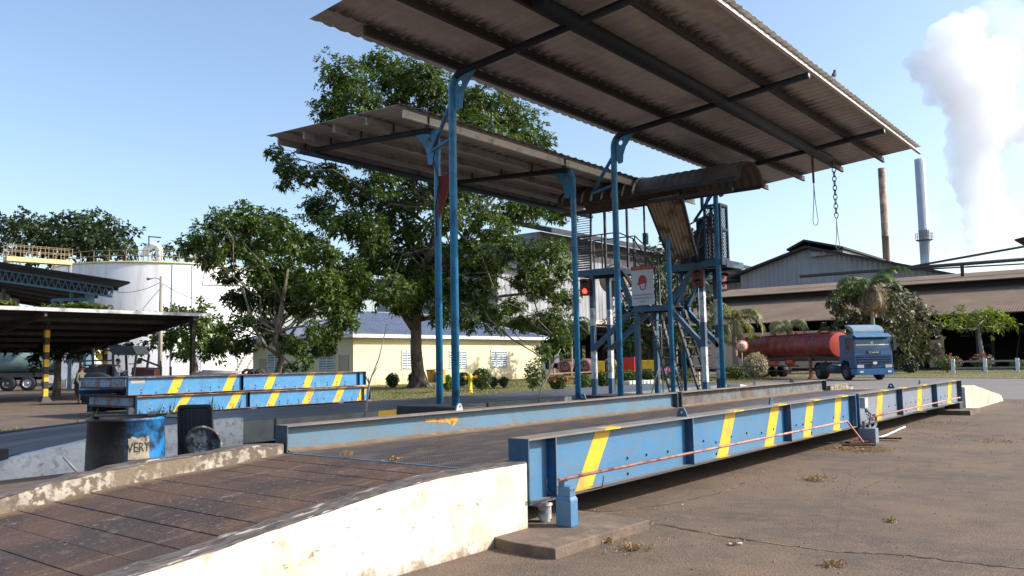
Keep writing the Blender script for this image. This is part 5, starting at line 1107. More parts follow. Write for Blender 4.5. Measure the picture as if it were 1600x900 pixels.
b = MB(); b.hexa([(-92, 172, 18.4), (-73, 172, 18.4), (-73, 215, 18.4), (-92, 215, 18.4)], [(-92, 172, 19.2), (-73, 172, 19.2), (-73, 215, 23.5), (-92, 215, 23.5)]); b.build('lean_to_roof', mat('mill_roof_black', (.035, .036, .04), .8), gb)
b = MB(); b.box(-91, -73.1, 175, 214, 5, 18.3); b.build('lean_to_wall', MILL, gb)
for x in (-84, -80.5, -77): b = MB(); b.box(x, x+2, 174.85, 174.99, 12.2, 14.6); b.build('window', GLASS, gb)
# long brown roofed shed
BRN = corr_mat('brown_asbestos_roof', (.16, .105, .068), 26.0, rough=.9, var=.12, vs=.25, dirt=(.24, .165, .10), da=.42, ds=.16, dsharp=.4, dirt2=(.10, .075, .055), d2a=.3, d2s=.5, bump=0)
_b = BRN.node_tree; [_b.links.remove(l) for l in list(_b.links) if l.to_node.type == 'MATH' and l.to_node.operation == 'ADD' and l.from_socket.name == 'Y']
sh = thing('brown_roofed_shed', 'long open shed with a wide brown corrugated roof in two tiers across the right background', 'shed', (-20, 106, 0))
XA, XB = -52, 40
for n_, (y0, z0, y1, z1) in (('lower_roof', (94.6, 5.55, 107.3, 9.15)), ('upper_roof', (105.6, 9.75, 117, 11.6))):
    b = MB(); b.hexa([(XA, y0, z0), (XB, y0, z0), (XB, y1, z1), (XA, y1, z1)], [(XA, y0, z0+.1), (XB, y0, z0+.1), (XB, y1, z1+.1), (XA, y1, z1+.1)]); b.build(n_, BRN, sh)
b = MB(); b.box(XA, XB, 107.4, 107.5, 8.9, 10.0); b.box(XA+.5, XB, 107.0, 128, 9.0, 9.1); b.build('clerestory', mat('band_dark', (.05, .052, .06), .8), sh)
b = MB(); b.hexa([(XA, 117, 11.5), (XB, 117, 11.5), (XB, 129, 9.0), (XA, 129, 9.0)], [(XA, 117, 11.7), (XB, 117, 11.7), (XB, 129, 9.2), (XA, 129, 9.2)]); b.build('rear_roof', BRN, sh)
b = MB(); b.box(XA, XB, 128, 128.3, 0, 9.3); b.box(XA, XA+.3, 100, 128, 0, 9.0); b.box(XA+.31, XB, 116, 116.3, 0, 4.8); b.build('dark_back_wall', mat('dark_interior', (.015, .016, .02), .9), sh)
b = MB(); x = XA+1
while x < XB: b.bar((x, 95.5, 0), (x, 95.5, 5.6), .32, .32); b.bar((x, 104, 0), (x, 104, 8), .3, .3); x += 7
islands(b.build('column', mat('column_dark', (.05, .05, .055), .7), sh))
b = MB()
for _ in range(26):
    x, z = random.uniform(-22, 20), random.uniform(1.0, 4.6); b.box(x, x+random.uniform(.6, 2.5), 103+random.random()*8, 111.2, z, z+random.uniform(.06, .4))
for _ in range(16):
    x = random.uniform(-24, 20); b.bar((x, 101+random.random()*5, 0), (x+random.uniform(-2, 2), 106, random.uniform(1, 5)), .15, .15)
islands(b.build('machinery', mat('machine_grey', (.06, .065, .08), .6, var=.4), sh))
b = MB(); b.box(-46, -28, 92, 92.3, .3, 4.4); b.build('cream_panel', mat('faded_cream_panel', (.50, .36, .26), .8, var=.1), sh)
q = gy(1452, 560, 96); q2 = gy(1475, 540, 96); b = MB(); b.box(q.x, q2.x, 96, 96.1, .2, 3.1); b.build('tan_door', mat('tan_board', (.45, .32, .2), .8), sh)
q = gy(1503, 425, 110)
cv = thing('pipe_bridge', 'thin overhead conveyor pipes rising to the right above the brown roof', 'pipe bridge', (-20, 112, 11.6))
for (x0, y0_), (x1, y1_), r_ in (((1250, 432), (1640, 402), .22), ((1405, 420), (1640, 378), .14), ((1330, 427), (1640, 410), .09)):
    b = MB(); b.tube([gy(x0, y0_, 112), gy(x1, y1_, 112)], r_, 8); b.build('pipe', mat('pipe_dark', (.06, .055, .055), .7), cv)
b = MB(); t0 = gy(1503, 412, 112); b.bar(t0, (t0.x, 112, 10.8), .35, .35); t0 = gy(1462, 408, 112); b.build('support', PURL, cv)
rs = thing('factory_roof_corner', 'dark roof corner jutting in at the right edge above the brown roof', 'building', tuple(gz(1640, 600, 0)))
p = [at(1585, 376, 150), at(1680, 352, 144), at(1680, 392, 160), at(1601, 385, 153)]; b = MB(); b.hexa(p, [v+Vector((0, 0, .25)) for v in p]); b.build('roof', mat('mill_roof_black', (.035, .036, .04), .8), rs)
q = at(1625, 400, 154); b = MB(); b.bar((q.x, q.y, 0), (q.x, q.y, q.z+1), .6, .6); b.build('column', DARK, rs)
# chimneys
def chimney(lab, px, ytop, D, rad, m, m2, extra=False):
    t_ = at(px, ytop, D); c = (t_.x, t_.y, 0); th = thing('chimney', lab, 'chimney', c, 0, 'factory chimneys'); Z = t_.z
    prof_ = [(rad*1.04, 0), (rad*1.03, Z*.33), (rad*1.10, Z*.331), (rad*1.10, Z*.336), (rad, Z*.337), (rad*.99, Z*.64), (rad*1.07, Z*.641), (rad*1.07, Z*.645), (rad*.98, Z*.646), (rad*.96, Z), (rad*.85, Z), (rad*.85, Z-2)]
    b = MB(); b.lathe(prof_, c, 28); b.build('stack', m, th)
    if extra:
        b = MB(); zz = 1.6+(560-384)*D/1296
        b.lathe([(rad*1.02, zz-.3), (rad*1.5, zz-.1), (rad*1.62, zz+.05), (rad*1.02, zz+.06)], c, 28); b.build('gallery', GREY, th)
        b = MB()
        for k in range(14): a = 2*math.pi*k/14; b.bar((c[0]+rad*1.6*math.cos(a), c[1]+rad*1.6*math.sin(a), zz), (c[0]+rad*1.6*math.cos(a), c[1]+rad*1.6*math.sin(a), zz+1.6), .1, .1)
        for z in (.8, 1.6): b.tube([(c[0]+rad*1.6*math.cos(2*math.pi*k/24), c[1]+rad*1.6*math.sin(2*math.pi*k/24), zz+z) for k in range(25)], .06, 5, False)
        b.build('gallery_rail', GREY, th)
        b = MB(); a = math.atan2(-c[1], -c[0]) + .3
        for s_ in (-.35, .35): b.bar((c[0]+rad*1.06*math.cos(a+s_/rad), c[1]+rad*1.06*math.sin(a+s_/rad), 0), (c[0]+rad*1.06*math.cos(a+s_/rad), c[1]+rad*1.06*math.sin(a+s_/rad), Z-1), .08, .08)
        b.build('ladder', LGREY, th)
    return th
chimney('slim rust brown factory chimney', 1377, 263, 190, .78, mat('rusty_stack', (.32, .20, .13), .8, var=.2, vs=.3, dirt=(.13, .08, .06), da=.5, ds=.4, dsharp=.3, dirt2=(.45, .36, .3), d2a=.2, d2s=.7), None)
chimney('taller silver factory chimney with a railed gallery ring', 1436.5, 249, 205, 1.22, mat('silver_stack', (.52, .58, .63), .35, metal=.35, var=.06, vs=.3, dirt=(.35, .38, .4), da=.3, ds=.3, dsharp=.4), None, True)

# ============================================================ STEAM
def steam(name, lab, puffs, dens, seed):
    r_ = random.Random(seed); bm = bmesh.new()
    for (x, y, rp, D) in puffs:
        c = at(x, y, D); R_ = rp*D/1296
        bmesh.ops.create_icosphere(bm, subdivisions=2, radius=R_, matrix=Matrix.Translation(c))
        for _ in range(16):
            d = Vector((r_.gauss(0, 1), r_.gauss(0, 1), r_.gauss(0, 1))).normalized(); bmesh.ops.create_icosphere(bm, subdivisions=2, radius=R_*r_.uniform(.18, .42), matrix=Matrix.Translation(c+d*R_*.85))
    me = bpy.data.meshes.new(name); bm.to_mesh(me); bm.free(); o = bpy.data.objects.new(name, me); COL.objects.link(o)
    rm = o.modifiers.new('union', 'REMESH'); rm.mode = 'VOXEL'; rm.voxel_size = .7
    tx = bpy.data.textures.new('billow', 'CLOUDS'); tx.noise_scale = 4.5; tx.noise_depth = 4
    dm = o.modifiers.new('billow', 'DISPLACE'); dm.texture = tx; dm.strength = 4.2; dm.mid_level = .5; dm.texture_coords = 'GLOBAL'
    m = bpy.data.materials.new(name+'_vapour'); m.use_nodes = True; nt = m.node_tree; nt.nodes.clear(); v = nd(nt, 'ShaderNodeVolumePrincipled'); v.inputs['Color'].default_value = (1, 1, 1, 1); v.inputs['Density'].default_value = dens; v.inputs['Anisotropy'].default_value = 0.0
    mo = nd(nt, 'ShaderNodeOutputMaterial'); nt.links.new(v.outputs[0], mo.inputs['Volume']); me.materials.append(m); return tag(o, lab, 'steam', None, 'stuff')
steam('steam', 'billowing white steam rising from behind the factory at the right', [(1527, 425, 13, 262), (1526, 412, 15, 262), (1528, 392, 19, 262), (1531, 368, 24, 262), (1532, 340, 30, 262), (1534, 310, 34, 262), (1526, 280, 37, 262), (1520, 250, 37, 262), (1524, 215, 42, 262), (1560, 205, 28, 263), (1592, 200, 22, 264), (1530, 180, 48, 262), (1522, 150, 50, 262), (1490, 130, 42, 261), (1452, 105, 30, 260), (1430, 98, 18, 260), (1500, 95, 46, 262), (1482, 60, 34, 262), (1512, 45, 26, 262), (1548, 120, 40, 264), (1560, 85, 30, 264), (1618, 190, 26, 266), (1650, 185, 34, 268)], .125, 3)
steam('steam', 'faint wisp of steam left of the main plume', [(1466, 410, 7, 262), (1470, 385, 11, 262), (1478, 355, 15, 262), (1486, 325, 19, 262), (1500, 420, 8, 262), (1500, 385, 13, 262), (1502, 350, 16, 262), (1505, 310, 20, 262)], .035, 5)

steam('steam', 'thin veil of steam drifting right of the main plume to the picture edge', [(1590, 60, 50, 275), (1620, 120, 60, 275), (1600, 180, 55, 275), (1650, 70, 60, 278), (1570, 250, 34, 275), (1640, 220, 46, 278), (1560, 30, 40, 275), (1575, 140, 60, 275), (1560, 330, 30, 275)], .028, 9)
# ============================================================ TREES
LF1 = leafmat('tree_leaf', (.015, .036, .008), (.095, .15, .02), .30, .38)
LF2 = leafmat('dark_leaf', (.014, .030, .010), (.045, .075, .02), .22, .5)
LF3 = leafmat('dull_leaf', (.045, .055, .03), (.13, .13, .075), .25, .8)
LF4 = leafmat('bright_leaf', (.06, .10, .012), (.2, .26, .04), .35, 1.2)
LFD = leafmat('dead_frond', (.10, .075, .05), (.24, .18, .12), .2, .9)
LFP = leafmat('palm_leaf', (.07, .085, .03), (.22, .22, .10), .3, .9)
BARK = mat('bark', (.17, .135, .10), .9, var=.25, vs=2, dirt=(.28, .25, .21), da=.4, ds=1.5, dsharp=.2, dirt2=(.06, .045, .035), d2a=.35, d2s=4, bump=.5, bs=12, stretch=(1, 1, .4))
BARKL = mat('pale_bark', (.28, .25, .2), .9, var=.2, vs=2, bump=.4, bs=12)
def limbs(mb, root, lobes, r0, D, n=None, every=1):
    for (c, r_) in lobes[::every]:
        c = Vector(c); pts = wander(root, c, 5, .16); mb.tube(pts, taper(r0, .025, 6), 6, False)
        for _ in range(2):
            q = c + Vector((random.gauss(0, 1), random.gauss(0, 1), random.gauss(0, .7)))*(r_ if not hasattr(r_, '__len__') else r_[0])*.6; mb.tube(wander(pts[4], q, 3, .2), taper(r0*.3, .012, 4), 5, False)
def px_lobes(L_, D, dj=3.0):
    out = []
    for it in L_:
        x, y, rp = it[:3]; dd = it[3] if len(it) > 3 else random.uniform(-dj, dj)
        c = at(x, y, D+dd); R_ = rp*(D+dd)/1296; out.append(((c.x, c.y, c.z), (R_, R_, R_*.85)))
    return out
# the big tree
DT = 53; bt = thing('broad_tree', 'tall broad crowned tree rising behind the lower canopy and in front of the cream building', 'tree', tuple(gz(655, 606, 0)), 0, 'trees round the yard')
big = [(540, 125, 42), (590, 100, 30), (620, 130, 48), (520, 170, 34), (560, 175, 44), (660, 120, 40), (680, 160, 44), (620, 190, 44), (745, 160, 40), (790, 175, 40), (820, 205, 34), (845, 225, 24), (740, 205, 44), (780, 230, 36), (690, 215, 44),
    (428, 240, 14), (450, 258, 22), (480, 275, 20), (512, 268, 20), (445, 285, 16), (495, 325, 30), (530, 290, 26), (565, 300, 30), (600, 285, 30), (520, 350, 26), (560, 345, 34), (610, 330, 36), (650, 310, 32), (640, 360, 34), (700, 340, 32),
    (590, 400, 42), (640, 410, 40), (560, 440, 36), (610, 455, 38), (680, 400, 34), (730, 400, 40), (700, 450, 40), (745, 460, 34), (760, 350, 38), (800, 330, 36), (835, 320, 30), (870, 330, 26), (790, 385, 30), (830, 400, 26), (865, 395, 26), (850, 440, 34), (880, 470, 24), (860, 500, 26), (800, 480, 20), (770, 495, 26), (815, 505, 18), (730, 500, 20), (690, 490, 24), (640, 475, 24), (875, 535, 20), (850, 550, 14), (885, 420, 20), (600, 240, 40), (650, 260, 40), (700, 270, 40), (560, 240, 30), (760, 280, 36), (720, 310, 34), (660, 440, 36), (580, 370, 34), (620, 480, 16), (760, 420, 34), (820, 440, 26)]
Lb = px_lobes(big, DT, 3.4); tr = gz(655, 606, 0)
b = MB(); b.smooth = True; T0 = tr; T1 = at(650, 545, DT); T2 = at(650, 490, DT); T3 = at(664, 420, DT); T4 = at(690, 330, DT+.5); T5 = at(700, 230, DT)
b.tube([T0-Vector((0, 0, .2)), T0+Vector((0, 0, .35)), T0.lerp(T1, .4), T1, T2, T3, T4, T5], [.80, .50, .42, .37, .34, .27, .17, .08], 14)
for a in range(6): t_ = a*1.05; b.tube([T0+Vector((math.cos(t_)*.9, math.sin(t_)*.9, -.1)), T0+Vector((math.cos(t_)*.45, math.sin(t_)*.45, .3)), T0+Vector((math.cos(t_)*.25, math.sin(t_)*.25, 1.1))], [.12, .2, .1], 7)
def limb(pts, r0, r1, Dd=0): P_ = []; q = [at(x, y, DT+Dd*(i/len(pts))) for i, (x, y) in enumerate(pts)]; b.tube(q, taper(r0, r1, len(q)), 9)
limb([(650, 520), (630, 490), (600, 472), (575, 462), (545, 465), (510, 472), (470, 490)], .24, .07, -2)
limb([(664, 440), (700, 400), (740, 350), (780, 300), (800, 240)], .17, .05, 2)
limb([(655, 500), (700, 490), (740, 470), (790, 462), (830, 458), (860, 470)], .15, .05, -1.5)
limb([(680, 360), (640, 330), (600, 305), (560, 290), (520, 265), (470, 268), (440, 245)], .13, .03, -2)
limb([(740, 455), (765, 500), (800, 530), (850, 560)], .09, .03, -1)
limb([(690, 330), (660, 260), (620, 190), (580, 130)], .14, .04, 0); limb([(690, 320), (730, 260), (760, 190)], .12, .04, 1)
limb([(668, 400), (640, 380), (600, 400), (570, 420)], .1, .04, 2); limb([(830, 458), (845, 500), (850, 540)], .05, .02)
limbs(b, T4, Lb[::3], .07, DT); limbs(b, T3, Lb[25::3], .06, DT); b.build('trunk', mat('grey_brown_bark', (.15, .12, .095), .9, var=.3, vs=2, dirt=(.24, .20, .17), da=.4, ds=1.5, dsharp=.2, dirt2=(.05, .04, .03), d2a=.45, d2s=4, bump=.6, bs=9, stretch=(1, 1, .35)), bt)
Cs, As = lobes_to_rosettes(Lb, 140, .45, .25, .30, .3); leaf_mesh('crown', LF1, Cs, As, .27, .115, 9, .3, bt)
# left tree (same kind, in front of the tanks)
DL = 47; lt = thing('broad_tree', 'leafy tree with a low spreading crown between the white tank and the big tree', 'tree', tuple(gz(442, 615, 0)), 0, 'trees round the yard')
left = [(295, 385, 16), (320, 370, 24), (345, 345, 22), (350, 385, 30), (385, 345, 30), (390, 385, 36), (420, 350, 28), (440, 370, 36), (475, 385, 34), (505, 400, 30), (530, 420, 26), (410, 425, 34), (455, 430, 34), (500, 445, 34), (330, 405, 18), (360, 430, 20), (390, 465, 30), (430, 478, 24), (470, 480, 24), (365, 470, 16), (380, 500, 16), (410, 508, 18), (355, 520, 18), (385, 538, 16), (340, 540, 16), (430, 525, 20), (460, 540, 20), (490, 520, 18), (520, 480, 24), (520, 520, 16), (545, 455, 20), (475, 565, 12), (455, 575, 10), (560, 430, 22), (535, 500, 22), (550, 475, 18), (500, 545, 16), (370, 545, 14), (515, 545, 10), (480, 450, 26), (450, 452, 28)]
Ll = px_lobes(left, DL, 3.2); b = MB(); b.smooth = True; g0 = gz(436, 615, 0)
b.tube([g0, at(432, 590, DL), at(440, 560, DL), at(430, 530, DL), at(440, 480, DL), at(450, 420, DL)], [.24, .2, .17, .15, .12, .06], 10)
b.tube([at(440, 560, DL), at(415, 540, DL-.5), at(395, 510, DL-1), at(380, 450, DL-1)], [.12, .1, .08, .04], 8); b.tube([at(436, 550, DL), at(470, 500, DL+1), at(520, 470, DL+2)], [.1, .08, .04], 8)
limbs(b, at(435, 520, DL), Ll[::2], .06, DL); b.build('trunk', BARK, lt)
Cs, As = lobes_to_rosettes(Ll, 165, .45, .3, .28, .3); leaf_mesh('crown', LF1, Cs, As, .26, .115, 9, .3, lt)
def tree(name, lab, D, L_, base, trunk, m, dens, L, W, bark=BARK, r0=.2, group='trees round the yard', per=7, gap=.3, sticks=True, up=.4, dj=2):
    t = thing(name, lab, 'tree', (base.x, base.y, 0), 0, group); lb = px_lobes(L_, D, dj); b = MB(); b.smooth = True
    pts = [Vector((base.x, base.y, -.1))] + [at(x, y, D) for x, y in trunk]; b.tube(pts, taper(r0, r0*.35, len(pts)), 10)
    if sticks: limbs(b, pts[-1], lb, r0*.3, D)
    b.build('trunk', bark, t); Cs, As = lobes_to_rosettes(lb, dens, up, .3, gap); leaf_mesh('crown', m, Cs, As, L, W, per, .3, t); return t
p = at(302, 600, 66); tree('shade_tree', 'round dark tree in front of the white tank beside the lamp pole', 66, [(265, 515, 22), (290, 495, 22), (315, 500, 26), (335, 520, 26), (300, 525, 30), (255, 535, 20), (330, 548, 22), (285, 545, 22), (240, 528, 14), (350, 535, 18), (312, 478, 14), (265, 482, 12)], p, [(305, 575), (300, 545), (305, 520)], LF1, 42, .42, .2, r0=.3)
p = at(88, 612, 50); tree('shade_tree', 'low dark forked tree under the black canopy at the left', 50, [(60, 552, 18), (90, 545, 22), (120, 545, 18), (150, 545, 14), (50, 570, 12), (105, 558, 10), (20, 548, 14), (75, 538, 18), (180, 540, 12), (200, 548, 14), (225, 545, 12)], p, [(90, 590), (88, 570), (100, 550)], LF2, 60, .3, .15, r0=.26)
back = [(20, 355, 26), (50, 350, 26), (80, 362, 30), (110, 352, 30), (140, 350, 30), (165, 360, 30), (190, 378, 28), (120, 385, 34), (60, 385, 32), (160, 390, 32), (15, 385, 26), (205, 392, 18), (95, 375, 32), (140, 372, 34), (60, 365, 24), (10, 345, 14), (175, 350, 16)]
p = at(110, 600, 125); tree('dense_tree', 'wide dense dark green tree beyond the white tanks', 125, back, p, [(110, 500), (110, 420)], LF2, 9, .8, .42, r0=.6, sticks=False, dj=6)
p = at(270, 600, 118); tree('dense_tree', 'small patch of tree crown showing over the white tank roof', 118, [(245, 395, 16), (275, 390, 18), (300, 395, 18), (330, 400, 20)], p, [(275, 500), (275, 420)], LF2, 12, .7, .35, r0=.4, sticks=False, dj=3)
p = at(430, 600, 110); tree('dense_tree', 'distant dark trees filling the gap between white tank and cream building', 110, [(410, 420, 20), (440, 430, 20), (420, 460, 22), (450, 470, 20), (415, 500, 18), (520, 480, 20), (480, 490, 22), (500, 455, 16)], p, [(430, 520), (430, 480)], LF2, 12, .7, .35, r0=.4, sticks=False, dj=3)
p = at(1035, 592, 72); tree('yard_tree', 'dark mid sized tree behind the walkway tower and safety sign', 72, [(985, 470, 26), (1010, 440, 22), (1040, 400, 30), (1060, 360, 20), (1075, 390, 26), (1030, 430, 30), (1065, 440, 30), (1020, 480, 34), (1060, 490, 36), (1090, 470, 24), (975, 510, 26), (1000, 530, 32), (1040, 535, 34), (1080, 530, 28), (1050, 370, 22), (965, 545, 20), (1100, 510, 18), (1000, 500, 30), (1090, 430, 20)], p, [(1035, 560), (1035, 520), (1040, 470)], LF2, 26, .45, .22, r0=.25)
p = at(1375, 585, 78); tree('yard_tree', 'wide dark mixed green and brownish tree behind the blue truck', 78, [(1310, 470, 18), (1330, 455, 22), (1360, 462, 26), (1395, 470, 28), (1420, 480, 26), (1440, 495, 22), (1320, 495, 22), (1350, 500, 28), (1385, 505, 32), (1420, 515, 28), (1450, 520, 18), (1340, 530, 22), (1400, 540, 28), (1430, 545, 22), (1375, 530, 28), (1455, 545, 12), (1405, 560, 20), (1300, 485, 12), (1300, 515, 14), (1320, 540, 16), (1350, 550, 18)], p, [(1378, 560), (1380, 530)], LF3, 30, .46, .24, r0=.3)
p = at(1535, 575, 80); tree('yard_tree', 'small flat topped tree with pale trunks in front of the open shed', 80, [(1480, 500, 12), (1500, 495, 16), (1525, 500, 16), (1550, 495, 16), (1570, 500, 14), (1540, 487, 10), (1510, 510, 14), (1550, 512, 14), (1580, 508, 9), (1490, 512, 8)], p, [(1534, 550), (1530, 525), (1530, 512)], LF4, 34, .42, .2, bark=BARKL, r0=.26, up=.7)
# palms
def palm(lab, D, px, ycrown, nf, L_, droop, m, thick=.16, seed=1, nm='palm_tree', frond_w=1.0, dead=0):
    r_ = random.Random(seed); base = at(px[0], 590, D); base.z = 0; top = at(px[1], ycrown, D); t = thing(nm, lab, 'palm', tuple(base), 0, 'palms in front of the shed')
    b = MB(); b.smooth = True; b.tube([base, base.lerp(top, .3), base.lerp(top, .7), top], [thick*1.3, thick, thick*.8, thick*.7], 10); b.build('trunk', BARKL, t)
    V = []; Fs = []; MI = []
    for k in range(nf):
        dd_ = k < dead; az = 6.283*k*.618 + r_.uniform(-.2, .2); el = r_.uniform(-.6, .1) if dd_ else r_.uniform(.25, 1.4); l = L_*r_.uniform(.75, 1.15)*(.8 if dd_ else 1); P_ = []; f0 = len(Fs)
        n = 12; pos = top.copy(); e = el
        for i in range(n+1):
            P_.append(pos.copy()); dv = Vector((math.cos(az)*math.cos(e), math.sin(az)*math.cos(e), math.sin(e))); pos = pos + dv*(l/n); e -= droop/n*(1+i*.1)
        for i in range(1, n):
            dv = (P_[i+1]-P_[i-1]).normalized(); sd_ = dv.cross(Vector((0, 0, 1))).normalized(); w_ = l*.22*math.sin(math.pi*(.12+.85*i/n))*frond_w
            for s_ in (-1, 1):
                for q in range(3):
                    p0 = P_[i].lerp(P_[i+1], q/3); tip = p0 + sd_*s_*w_*.85 + dv*w_*.55 - Vector((0, 0, w_*r_.uniform(.35, .9))); o = len(V); md = p0.lerp(tip, .5)+Vector((0, 0, .04*l)); ww = dv*.035*l/2
                    V += [p0-ww*.5, md-ww, tip, md+ww]; Fs.append((o, o+1, o+2, o+3))
        for i in range(n):
            o = len(V); sd_ = Vector((-math.sin(az), math.cos(az), 0))*.02*l/2; V += [P_[i]-sd_, P_[i]+sd_, P_[i+1]+sd_, P_[i+1]-sd_]; Fs.append((o, o+1, o+2, o+3))
        MI += [1 if dd_ else 0]*(len(Fs)-f0)
    me = bpy.data.meshes.new('fronds'); me.from_pydata([tuple(v) for v in V], [], Fs); me.materials.append(m); me.materials.append(LFD); me.polygons.foreach_set('material_index', MI); o = bpy.data.objects.new('fronds', me); COL.objects.link(o); put(o, t); return t
palm('tall palm with green spike and drooping brown fronds rising over the truck', 74, (1368, 1361), 448, 22, 3.9, 1.5, LF1, .2, 4, dead=12)
palm('short thick palm hanging over the speed limit sign beside the tower', 66, (1150, 1146), 502, 20, 3.3, 2.0, LFP, .22, 7, dead=5)
palm('small palm behind the red tanker', 80, (1233, 1231), 514, 15, 2.8, 1.7, LFP, .2, 9, dead=4)
palm('small dark palm near the horizontal rusty drums', 88, (893, 893), 512, 14, 3.2, 2.0, LF2, .14, 11)
# shrubs
def shrub(name, lab, px, py, w_, h, D, m, L=.1, W=.055, n=420, group=None, flowers=None, fn=26, stem=True, shape=None, cat='shrub'):
    base = at(px, py, D); base.z = 0; k = D/1296; Wm, Hm = w_*k/2, h*k
    t = thing(name, lab, cat, tuple(base), 0, group)
    ct = []; ax = []
    for _ in range(n):
        u = Vector((random.gauss(0, 1), random.gauss(0, 1), random.gauss(0, 1))).normalized(); rr = random.random()**.4; z = Hm*(.56+.44*u.z*rr)
        sc = 1.0
        if shape == 'cone': sc = .35+.75*min(1, z/Hm*1.6)
        if shape == 'vase': sc = .4+.7*z/Hm
        ct.append((base.x+u.x*rr*Wm*sc, base.y+u.y*rr*Wm*sc, max(.03, z))); ax.append((u.x, u.y, u.z+.5))
    leaf_mesh('foliage', m, np.array(ct), np.array(ax), L, W, 6, .2, t)
    if stem:
        b = MB()
        for _ in range(7): q = base+Vector((random.gauss(0, .5)*Wm, random.gauss(0, .5)*Wm, Hm*random.uniform(.5, .9))); b.tube(wander(base, q, 3, .15), taper(.025, .01, 4), 5, False)
        b.build('stem', BARK, t)
    if flowers:
        ct = []; ax = []
        for _ in range(fn): u = Vector((random.gauss(0, 1), random.gauss(0, 1), abs(random.gauss(0, 1)))).normalized(); ct.append((base.x+u.x*Wm, base.y+u.y*Wm, Hm*(.58+.44*u.z))); ax.append(tuple(u))
        leaf_mesh('flowers', flowers, np.array(ct), np.array(ax), .13, .11, 4, .1, t)
    return t
FR = leafmat('red_petal', (.4, .02, .02), (.65, .09, .05), .2, 4); FP = leafmat('pink_petal', (.5, .05, .2), (.7, .15, .35), .25, 4); FY = leafmat('yellow_petal', (.5, .4, .02), (.75, .62, .05), .25, 4); FPK = leafmat('variegated_leaf', (.16, .17, .09), (.52, .42, .32), .25, 5)
def Dg(y, x): return gz(x, y, 0).length and ((gz(x, y, 0)-CAM).dot(_fw))
SG = 'shrubs on the lawns'
shrub('clipped_shrub', 'small dark clipped shrub left of the big tree trunk', 613, 607, 20, 24, Dg(607, 613), LF2, .10, .06, 420, SG)
shrub('clipped_shrub', 'dark clipped shrub touching the left side of the big tree trunk', 645, 605, 14, 24, Dg(605, 645), LF2, .10, .06, 380, SG)
shrub('bright_shrub', 'bright yellow green shrub between the two nearest blue columns', 700, 612, 13, 26, Dg(612, 700), LF4, .12, .07, 300, SG)
shrub('clipped_hedge', 'dark clipped hedge behind the yellow hydrant', 722, 600, 26, 22, 55, LF2, .10, .06, 600, SG)
shrub('bushy_shrub', 'tall loose green shrub right of the yellow hydrant', 753, 605, 30, 36, 46, LF1, .13, .06, 460, SG)
shrub('cone_shrub', 'small top shaped shrub right of the tall loose green shrub', 771, 600, 14, 18, 50, LF2, .09, .05, 300, SG, shape='cone')
shrub('cone_shrub', 'small top shaped shrub under the right window of the cream building', 787, 600, 14, 18, 50, LF2, .09, .05, 300, SG, shape='cone')
shrub('leggy_shrub', 'tall leggy green shrub with bare forked stems at the end of the cream building', 836, 612, 40, 56, 41, LF1, .17, .08, 120, SG, shape='vase')
shrub('flowering_shrub', 'shrub with red flowers beside the bare leaning stick', 872, 608, 34, 26, 42, LF1, .12, .06, 360, SG, FR, 14, shape='vase')
shrub('flowering_shrub', 'olive green shrub seen right of the middle blue column', 913, 606, 32, 26, 43, LF1, .12, .06, 360, SG)
shrub('leafy_shrub', 'dark green shrub between the two white banded tower posts', 944, 606, 24, 28, 46, LF1, .12, .06, 320, SG)
shrub('flowering_shrub', 'shrub with yellow flowers left of the red fire cabinet', 961, 596, 18, 30, 56, LF4, .12, .06, 300, SG, FY, 36)
shrub('leafy_shrub', 'low green shrub at the foot of the red fire cabinet', 985, 600, 34, 22, 54, LF1, .12, .06, 400, SG)
shrub('leafy_shrub', 'low dark shrub right of the centre tower post', 1010, 596, 26, 20, 60, LF1, .13, .06, 300, SG)
shrub('bougainvillea', 'low shrub thick with pink flowers behind the tower ladders', 1040, 592, 36, 20, 60, LF1, .13, .06, 220, SG, FP, 110)
shrub('leafy_shrub', 'pale green shrub beyond the small cream pipe rail', 1072, 596, 24, 22, 60, LF3, .13, .06, 220, SG)
shrub('leafy_shrub', 'loose green shrub at the right foot of the walkway tower', 1150, 594, 40, 22, 60, LF1, .13, .06, 340, SG)
shrub('rounded_shrub', 'rounded pink and cream variegated shrub in front of the red tanker', 1181, 594, 38, 42, 58, FPK, .14, .09, 900, SG)
shrub('rounded_shrub', 'round dark green shrub just right of the blue truck', 1422, 584, 26, 22, 70, LF2, .13, .07, 520, SG)
shrub('bougainvillea', 'pink flowering shrub at the left end of the rail fence', 1481, 584, 42, 28, 70, LF1, .13, .07, 360, SG, FP, 26)
shrub('bougainvillea', 'pink flowering shrub behind the middle of the rail fence', 1537, 582, 34, 28, 72, LF1, .13, .07, 360, SG, FP, 22)
shrub('leafy_shrub', 'green shrub at the right edge behind the rail fence', 1592, 582, 24, 18, 72, LF1, .13, .07, 240, SG)
shrub('leafy_shrub', 'green creeper growing over the edge of the black canopy roof', 130, 481, 70, 9, 46, LF4, .14, .08, 1, SG, stem=False)
for o in list(bpy.data.objects):
    if o.get('label') == 'green creeper growing over the edge of the black canopy roof':
        for c_ in list(o.children): bpy.data.objects.remove(c_)
        bpy.data.objects.remove(o)
ct = []; 
for _ in range(260):
    x = random.choice([random.gauss(128, 22), random.gauss(5, 8)]); q = at(x, 478+random.uniform(-5, 2) + x*.028, 46.5); ct.append(tuple(q))
o = leaf_mesh('creeper', LF4, np.array(ct), RNG.normal(size=(260, 3))*.4+np.array([0, 0, 1.]), .22, .13, 5); tag(o, 'bright green creeper growing over the front edge of the black canopy roof', 'creeper')
